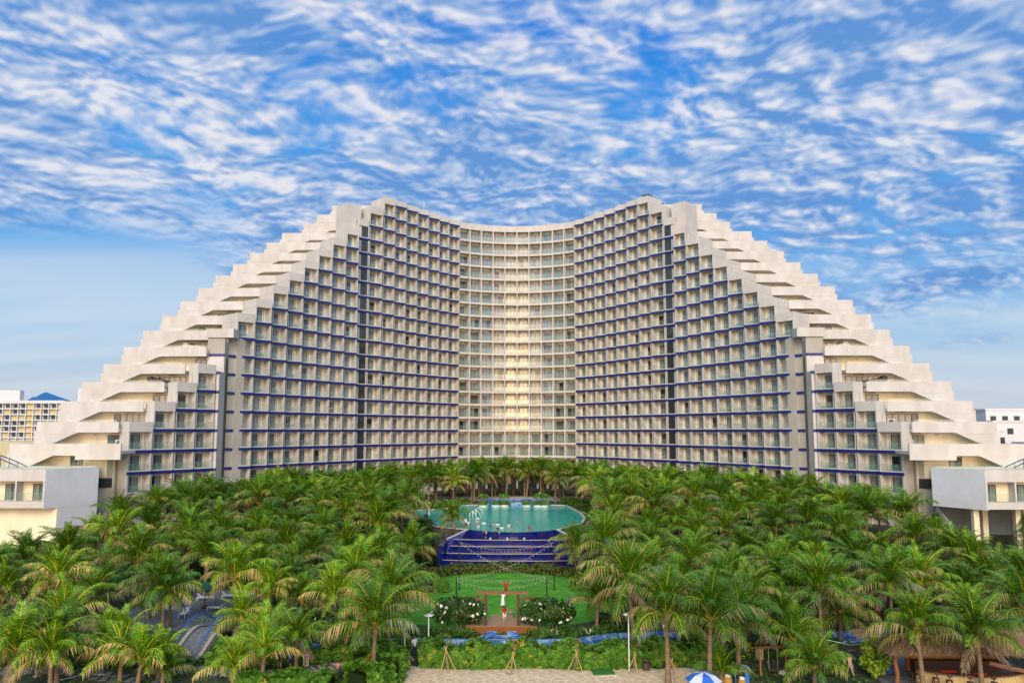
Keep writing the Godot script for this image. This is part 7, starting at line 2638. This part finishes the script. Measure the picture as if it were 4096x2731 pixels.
const SPOTS := [Vector2(-7.4, -133.1), Vector2(-6.9, -130.8), Vector2(-6.2, -139.8), Vector2(-6.0, -134.9), Vector2(-5.2, -135.2), Vector2(-4.8, -132.9), Vector2(-5.4, -128.1), Vector2(-3.6, -129.4), Vector2(-3.3, -131.1), Vector2(-2.5, -131.1), Vector2(-2.3, -126.4), Vector2(-1.7, -126.6), Vector2(-0.6, -129.8), Vector2(-0.1, -125.1), Vector2(0.6, -135.0), Vector2(2.6, -125.6), Vector2(-3.9, -122.3), Vector2(-1.9, -121.6)]

# ---------------------------------------------------------------- what stands beyond: sister hotel, town, hills; roof clutter
func far_things() -> void:
	mat("far_white", lin(0.62, 0.62, 0.62), 0.8)
	mat("yellow_curtain", lin(0.60, 0.42, 0.10), 0.3)  # flat yellow curtain colour
	mat("dark_room", lin(0.03, 0.035, 0.045), 0.2)
	mat("olive_wall", lin(0.52, 0.46, 0.28), 0.85)
	mat("slate_wall", lin(0.16, 0.24, 0.27), 0.8)
	mat("terracotta", lin(0.36, 0.11, 0.06), 0.8)
	mat("hill_green", lin(0.03, 0.07, 0.02), 0.95)
	mat("mountain", lin(0.012, 0.12, 0.33), 1.0)  # distance haze put into the slope colour as blue
	mat("solar", lin(0.025, 0.03, 0.05), 0.2, {"metallic_specular": 0.7})
	# the sister hotel at far left
	var h := thing("far_hotel", "pale hotel block with rows of yellow-curtained balconies behind the left end", "hotel", Vector3(0, 0, -470))
	var w := MB.new()
	var top := 36.6
	w.prism(PackedVector2Array([Vector2(-345, -1.6), Vector2(-271, -1.6), Vector2(-271, -18), Vector2(-345, -18)]), 0.0, top - 0.5)
	w.box(Vector3(-308, top - 0.3, -0.8), Vector3(74, 1.8, 1.8))
	w.box(Vector3(-324, top + 3.2, -8), Vector3(44, 7.5, 4))
	for i in 17:
		w.box(Vector3(-271.2 - i * 4.6, top * 0.5, -0.8), Vector3(0.45, top, 1.6))
	for k in 10:
		w.box(Vector3(-308, top - 4.4 - k * 3.4, -0.8), Vector3(74, 0.5, 1.7))
	part(h, "wall", w.mesh(M.far_white))
	var r := RandomNumberGenerator.new()
	r.seed = 12
	var box := BoxMesh.new()
	box.size = Vector3(3.0, 2.35, 0.2)
	for k in 6:
		for i in 12:
			var m: Material = M.dark_room if r.randf() < 0.5 else M.yellow_curtain
			part(h, "window", box, m, Vector3(-273.2 - i * 4.6 - 0.1, top - 2.6 - k * 3.4, -1.5))
	# its stepped round corner
	for k in 5:
		var c := MB.new()
		var pts := PackedVector2Array()
		for i in 9:
			var a := PI * 0.5 * i / 8.0
			pts.append(Vector2(-271 + sin(a) * (7.0 + 1.4 * k), -8.0 + cos(a) * 8.0))
		pts.append(Vector2(-271, -8))
		c.prism(pts, top - 6.0 - k * 3.4, top - 4.1 - k * 3.4)
		part(h, "round_balcony", c.mesh(M.far_white))
	var tw := MB.new()
	tw.box(Vector3(-262, 30, -14), Vector3(14, 30, 8))
	tw.box(Vector3(-259, 39, -14), Vector3(9, 12, 8))
	part(h, "stair_tower", tw.mesh(M.far_white))
	# plain low buildings in front of it
	var o := MB.new()
	o.prism(PackedVector2Array([Vector2(-134, -190), Vector2(-112.5, -190), Vector2(-112.5, -205), Vector2(-134, -205)]), 0.0, 16.6)
	tag(part(self, "low_building", o.mesh(M.olive_wall)), "plain olive-yellow building at the left picture edge above the end house", "building")
	var s := thing("low_building", "slate-blue flat building with one small window left of the stepped end", "building")
	o = MB.new()
	o.prism(PackedVector2Array([Vector2(-112.5, -192), Vector2(-98, -192), Vector2(-98, -205), Vector2(-112.5, -205)]), 0.0, 16.8)
	part(s, "wall", o.mesh(M.slate_wall))
	o = MB.new()
	o.box(Vector3(-104.5, 14.4, -191.9), Vector3(1.3, 1.6, 0.2))
	part(s, "window", o.mesh(M.dark_room))
	o = MB.new()
	o.box(Vector3(-107.0, 19.0, -194.5), Vector3(2.6, 4.4, 2.0))
	o.box(Vector3(-104.6, 18.0, -194.5), Vector3(1.4, 2.4, 1.6))
	part(s, "roof_unit", o.mesh(M.grey_cladding))
	# mountain, coloured blue for the haze in front of it
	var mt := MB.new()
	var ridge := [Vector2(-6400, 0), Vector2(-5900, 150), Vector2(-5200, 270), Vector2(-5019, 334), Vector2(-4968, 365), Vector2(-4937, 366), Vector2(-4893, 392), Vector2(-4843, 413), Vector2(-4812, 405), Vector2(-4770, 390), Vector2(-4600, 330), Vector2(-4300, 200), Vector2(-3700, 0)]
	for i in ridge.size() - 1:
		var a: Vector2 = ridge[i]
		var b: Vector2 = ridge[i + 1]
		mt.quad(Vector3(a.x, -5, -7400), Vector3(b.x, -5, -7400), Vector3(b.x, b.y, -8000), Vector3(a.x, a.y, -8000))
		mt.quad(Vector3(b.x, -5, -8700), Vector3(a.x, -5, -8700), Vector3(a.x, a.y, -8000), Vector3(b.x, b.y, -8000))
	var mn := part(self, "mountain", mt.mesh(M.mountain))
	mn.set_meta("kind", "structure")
	# wooded hill at right
	var hm := MB.new()
	var nz := fnl(15, 0.004, 3)
	for i in 40:
		for k in 6:
			var q := func(a: int, b: int) -> Vector3:
				var x := 560.0 + a * 40.0
				var f := b / 6.0
				return Vector3(x, -2.0 + (46.0 + 26.0 * nz.get_noise_1d(x * 1.3)) * sin(f * PI * 0.5), -1250.0 - f * 320.0)
			hm.quad(q.call(i, k), q.call(i + 1, k), q.call(i + 1, k + 1), q.call(i, k + 1))
	var hill := part(self, "hill", hm.mesh(M.hill_green))
	hill.set_meta("kind", "structure")
	var sp := []
	for i in 420:
		var x := rnd(640, 1100)
		var f := rng.randf()
		sp.append([Vector3(x, -2.0 + (46.0 + 26.0 * nz.get_noise_1d(x * 1.3)) * sin(f * PI * 0.5) + 2.0, -1250.0 - f * 320.0), Vector3.UP])
	scatter(self, "far_wood", "big", sp, Color(0.02, 0.06, 0.02), Color(0.06, 0.11, 0.04), Color(0.1, 0.1, 0.05), 0.1, 32.0)
	tag(get_child(get_child_count() - 1), "distant woodland covering the hill at the right horizon", "woodland")
	# the white town below it
	var town := [
		[Vector3(151, 0, -240), Vector3(26, 21.6, 12), "white flat-roofed building with two dark windows at the right picture edge", 0],
		[Vector3(150, 0, -252), Vector3(12, 25.4, 8), "white roof pavilion rising behind the right edge buildings", 0],
		[Vector3(137.2, 0, -236), Vector3(5.0, 19.0, 9), "narrow building with a bright blue shopfront just right of the stepped end", 1],
		[Vector3(149, 0, -222), Vector3(20, 15.6, 10), "white villa with red tiled roof edge and arched windows", 2],
		[Vector3(139, 0, -214), Vector3(16, 13.0, 9), "lower white villa with red tiled eaves at right", 2],
		[Vector3(146, 0, -204), Vector3(12, 10.2, 8), "white villa with blue awning nearest the right end of the hotel", 3],
	]
	for e in town:
		var t := thing("town_house", e[2], "house", e[0])
		var sz: Vector3 = e[1]
		var wm := MB.new()
		wm.box(Vector3(0, sz.y * 0.5, 0), sz)
		wm.box(Vector3(0, sz.y + 0.25, 0), Vector3(sz.x + 0.5, 0.5, sz.z + 0.5))
		part(t, "wall", wm.mesh(M.far_white))
		for i in 3:
			var wb := MB.new()
			wb.box(Vector3(-sz.x * 0.32 + i * sz.x * 0.3, sz.y - 2.6, sz.z * 0.5 + 0.05), Vector3(1.7, 1.7 if e[3] < 2 else 2.0, 0.12))
			if e[3] >= 2: wb.tube([Vector3(-sz.x * 0.32 + i * sz.x * 0.3, sz.y - 1.6, sz.z * 0.5), Vector3(-sz.x * 0.32 + i * sz.x * 0.3, sz.y - 1.6, sz.z * 0.5 + 0.11)], [0.85, 0.85], 12)
			part(t, "window", wb.mesh(M.dark_room))
		if e[3] == 2:
			var rm := MB.new()
			rm.bar(Vector3(-sz.x * 0.52, sz.y + 0.35, sz.z * 0.5 + 0.3), Vector3(sz.x * 0.52, sz.y + 0.35, sz.z * 0.5 + 0.3), 1.6, 0.5)
			part(t, "roof", rm.mesh(M.terracotta))
		if e[3] == 1 or e[3] == 3:
			var am := MB.new()
			am.box(Vector3(0, sz.y - 5.0, sz.z * 0.5 + 0.5), Vector3(sz.x * 0.8, 0.5, 1.4))
			if e[3] == 3: am.box(Vector3(1.0, sz.y + 0.7, 1.0), Vector3(sz.x * 0.6, 0.5, 5.0))
			part(t, "awning", am.mesh(M.blue_paint))
	# roof clutter: solar panels, masts, a tank shed
	var roof := L(0) + 1.3
	var panels := [[Vector3(-2.4, 0, -219.0), 6.2, 0.35, "long dark solar panel on the roof left of the middle"], [Vector3(15.6, 0, -214.0), 5.0, 0.3, "dark solar panel on the roof right of the middle"], [Vector3(-14.6, 0, -213.0), 2.6, 0.25, "small solar panel on the roof where the left blue bays begin"], [Vector3(-24.5, 0, -201.0), 2.4, 0.28, "small tilted solar panel on the left wing roof beside the thin mast"], [Vector3(-28.0, 0, -196.0), 1.6, 0.2, "tiny solar panel at the left peak of the roof"], [Vector3(22.5, 0, -205.0), 2.4, 0.25, "small tilted solar panel on the right wing roof"]]
	for e in panels:
		var t := thing("solar_panel", e[3], "solar panel", e[0] + Vector3(0, roof, 0))
		var pm := MB.new()
		pm.box(Vector3(0, 1.05, 0), Vector3(e[1], 0.08, 2.2), Basis(Vector3(1, 0, 0), e[2]) * Basis(Vector3(0, 0, 1), 0.09 * signf(e[0].x + 3.0)))
		part(t, "panel", pm.mesh(M.solar))
		var fm := MB.new()
		for i in 3:
			fm.bar(Vector3(-e[1] * 0.4 + e[1] * 0.4 * i, -0.8, -0.6), Vector3(-e[1] * 0.4 + e[1] * 0.4 * i, 1.05, -0.6), 0.07, 0.07)
		part(t, "frame", fm.mesh(M.grey_metal))
	var big := thing("solar_panel", "big sloping solar roof running back from the right peak of the hotel", "solar panel", Vector3(0, 0, 0))
	var bm := MB.new()
	var q0 := Vector3(31.8, L(0) + 2.2, -187.2)
	bm.quad(q0, q0 + Vector3(4.9, -0.6, -6.6), q0 + Vector3(3.4, -0.2, -8.4), q0 + Vector3(-1.6, 0.4, -1.8))
	bm.bar(q0, q0 + Vector3(4.9, -0.6, -6.6), 0.1, 0.35)
	part(big, "panel", bm.mesh(M.solar))
	for e in [[Vector3(-24.2, roof - 1.0, -201.5), 4.6, "thin mast with a lightning rod on the left wing roof"], [Vector3(-20.6, roof - 1.0, -207.0), 3.2, "white antenna with side bars on the left wing roof"], [Vector3(10.6, roof - 1.0, -218.0), 2.6, "dark antenna cluster on the roof right of the middle"], [Vector3(-12.9, roof - 1.0, -216.0), 2.2, "short roof vent pipe left of the middle"]]:
		var mm := MB.new()
		mm.tube([Vector3.ZERO, Vector3(0, e[1], 0)], [0.14 if e[1] < 4.0 else 0.08, 0.08 if e[1] < 4.0 else 0.04], 6)
		for i in 3:
			mm.bar(Vector3(0.1, e[1] * (0.5 + 0.15 * i), 0), Vector3(0.55, e[1] * (0.5 + 0.15 * i), 0), 0.08, 0.1)
		var o2 := part(self, "antenna", mm.mesh(M.grey_metal if e[1] < 3.0 else M.far_white), null, e[0])
		tag(o2, e[2], "antenna")
	for e in [[Vector3(-10.0, roof, -217.5), "long low brown roof shed left of the middle"], [Vector3(7.6, roof, -217.0), "long low brown roof shed right of the middle"]]:
		var bm2 := MB.new()
		bm2.box(Vector3(0, 0.35, 0), Vector3(7.0, 1.1, 2.0), Basis(Vector3.UP, -0.2 * signf(e[0].x)))
		tag(part(self, "roof_shed", bm2.mesh(M.vent), null, e[0]), e[1], "shed")
	# ducted fans and outdoor units on the terraces
	var fans := [[1.0, 13, 5.2, false], [1.0, 11, 5.0, true], [1.0, 10, 4.6, false], [-1.0, 13, 4.8, false], [-1.0, 11, 5.2, true], [-1.0, 10, 5.0, false], [1.0, 12, 12.6, true], [-1.0, 12, 12.4, true], [1.0, 16, 12.6, true], [-1.0, 15, 12.6, true], [-1.0, 16, 13.0, true]]
	for e in fans:
		var k: int = e[1]
		var x: float = e[0] * (-TERRACE_REAR[k] + e[2])
		var side := "left" if e[0] > 0 else "right"
		if e[2] < 8.0:
			var z: float = TERRACE_Z[k] - 1.4
			var t := thing("duct_fan", "%s ducted fan hung under the %s-end terrace, %s step up" % ["pale" if e[3] else "black", side, ordinal(17 - k)], "fan", Vector3(x + e[0] * 2.6, L(k) - 1.25, z), 0.0, "ducted fans on the terraces")
			var fm := MB.new()
			fm.tube([Vector3(0, 0, -0.5), Vector3(0, 0, 0.5)], [0.55, 0.55], 12)
			part(t, "housing", fm.mesh(M.black_metal if not e[3] else M.grey_metal))
			var dm := MB.new()
			dm.tube([Vector3(e[0] * 0.45, -0.1, 0), Vector3(e[0] * 1.2, -0.25, -0.1), Vector3(e[0] * 2.6, -0.3, -0.2)], [0.42, 0.26, 0.2], 8)
			part(t, "duct", dm.mesh(M.black_metal if not e[3] else M.grey_metal))
			var hm2 := MB.new()
			hm2.bar(Vector3(0, 0.5, 0), Vector3(0, 0.95, 0), 0.06, 0.06)
			part(t, "hanger", hm2.mesh(M.grey_metal))
		else:
			var t := thing("outdoor_unit", "grey air-conditioning unit on the %s-end terrace, %s step up" % [side, ordinal(17 - k)], "air conditioner", Vector3(x, L(k + 1) + 0.22, TERRACE_Z[k] - 1.9), 0.0, "air-conditioning units on the terraces")
			var um := MB.new()
			um.box(Vector3(0, 0.9, 0), Vector3(1.3, 1.6, 0.7))
			part(t, "casing", um.mesh(M.grey_metal))
			var gm := MB.new()
			gm.tube([Vector3(0, 1.1, 0.34), Vector3(0, 1.1, 0.38)], [0.42, 0.42], 12)
			part(t, "grille", gm.mesh(M.black_metal))
	# chairs and small tables on the balconies that show largest
	var cm := MB.new()
	cm.box(Vector3(0, 0.42, 0), Vector3(0.46, 0.06, 0.44))
	cm.tube([Vector3(-0.27, 0.66, 0.2), Vector3(-0.3, 0.70, -0.12), Vector3(0, 0.76, -0.27), Vector3(0.3, 0.70, -0.12), Vector3(0.27, 0.66, 0.2)], [0.04, 0.05, 0.10, 0.05, 0.04], 6)
	for a in [-0.22, 0.22]:
		for b in [-0.2, 0.2]:
			cm.bar(Vector3(a, 0, b), Vector3(a * 0.9, 0.4, b * 0.9), 0.045, 0.045)
	var chair := cm.mesh(M.teal_plastic)
	var tm := MB.new()
	tm.tube([Vector3(0, 0.52, 0), Vector3(0, 0.55, 0)], [0.3, 0.3], 10)
	tm.tube([Vector3(0, 0, 0), Vector3(0, 0.52, 0)], [0.05, 0.05], 6)
	var table := tm.mesh(M.teal_plastic)
	var list := nearest(rooms)
	var rr := RandomNumberGenerator.new()
	rr.seed = 21
	for i in mini(130, list.size()):
		var q = list[i]
		var b = q.bay
		var n := 0
		for e in bays:
			if e.side == b.side and e.kind != "middle" and e.l.y > b.l.y: n += 1
		var wing := "left" if b.side > 0 else "right"
		var where := "%s balcony from the %s end, %s floor up" % [ordinal(n), wing, ordinal(18 - q.k)]
		for k in 2:
			if i > 50 and k == 1 and rr.randf() < 0.6: continue
			var x: float = q.w * 0.5 + (-0.55 + 1.0 * k) + rr.randf_range(-0.15, 0.15)
			var t: Transform3D = q.f * Transform3D(Basis(Vector3.UP, rr.randf_range(-0.8, 0.8)), Vector3(x, q.y, -0.75))
			var c := part(self, "balcony_chair", chair)
			c.transform = t
			tag(c, "%s teal chair on the %s" % [["inner", "outer"][k], where], "chair", "teal chairs on the balconies")
		if rr.randf() < 0.45:
			var tb := part(self, "balcony_table", table)
			tb.transform = q.f * Transform3D(Basis.IDENTITY, Vector3(q.w * 0.5 - 0.05, q.y, -0.7))
			tag(tb, "small round teal table on the %s" % where, "table", "teal tables on the balconies")

func _ready() -> void:
	rng.seed = 20240611
	make_view()
	paint_materials()
	build_hotel()
	make_ground()
	plant_palms()
	plant_beds()
	make_things()
	make_people()
	far_things()
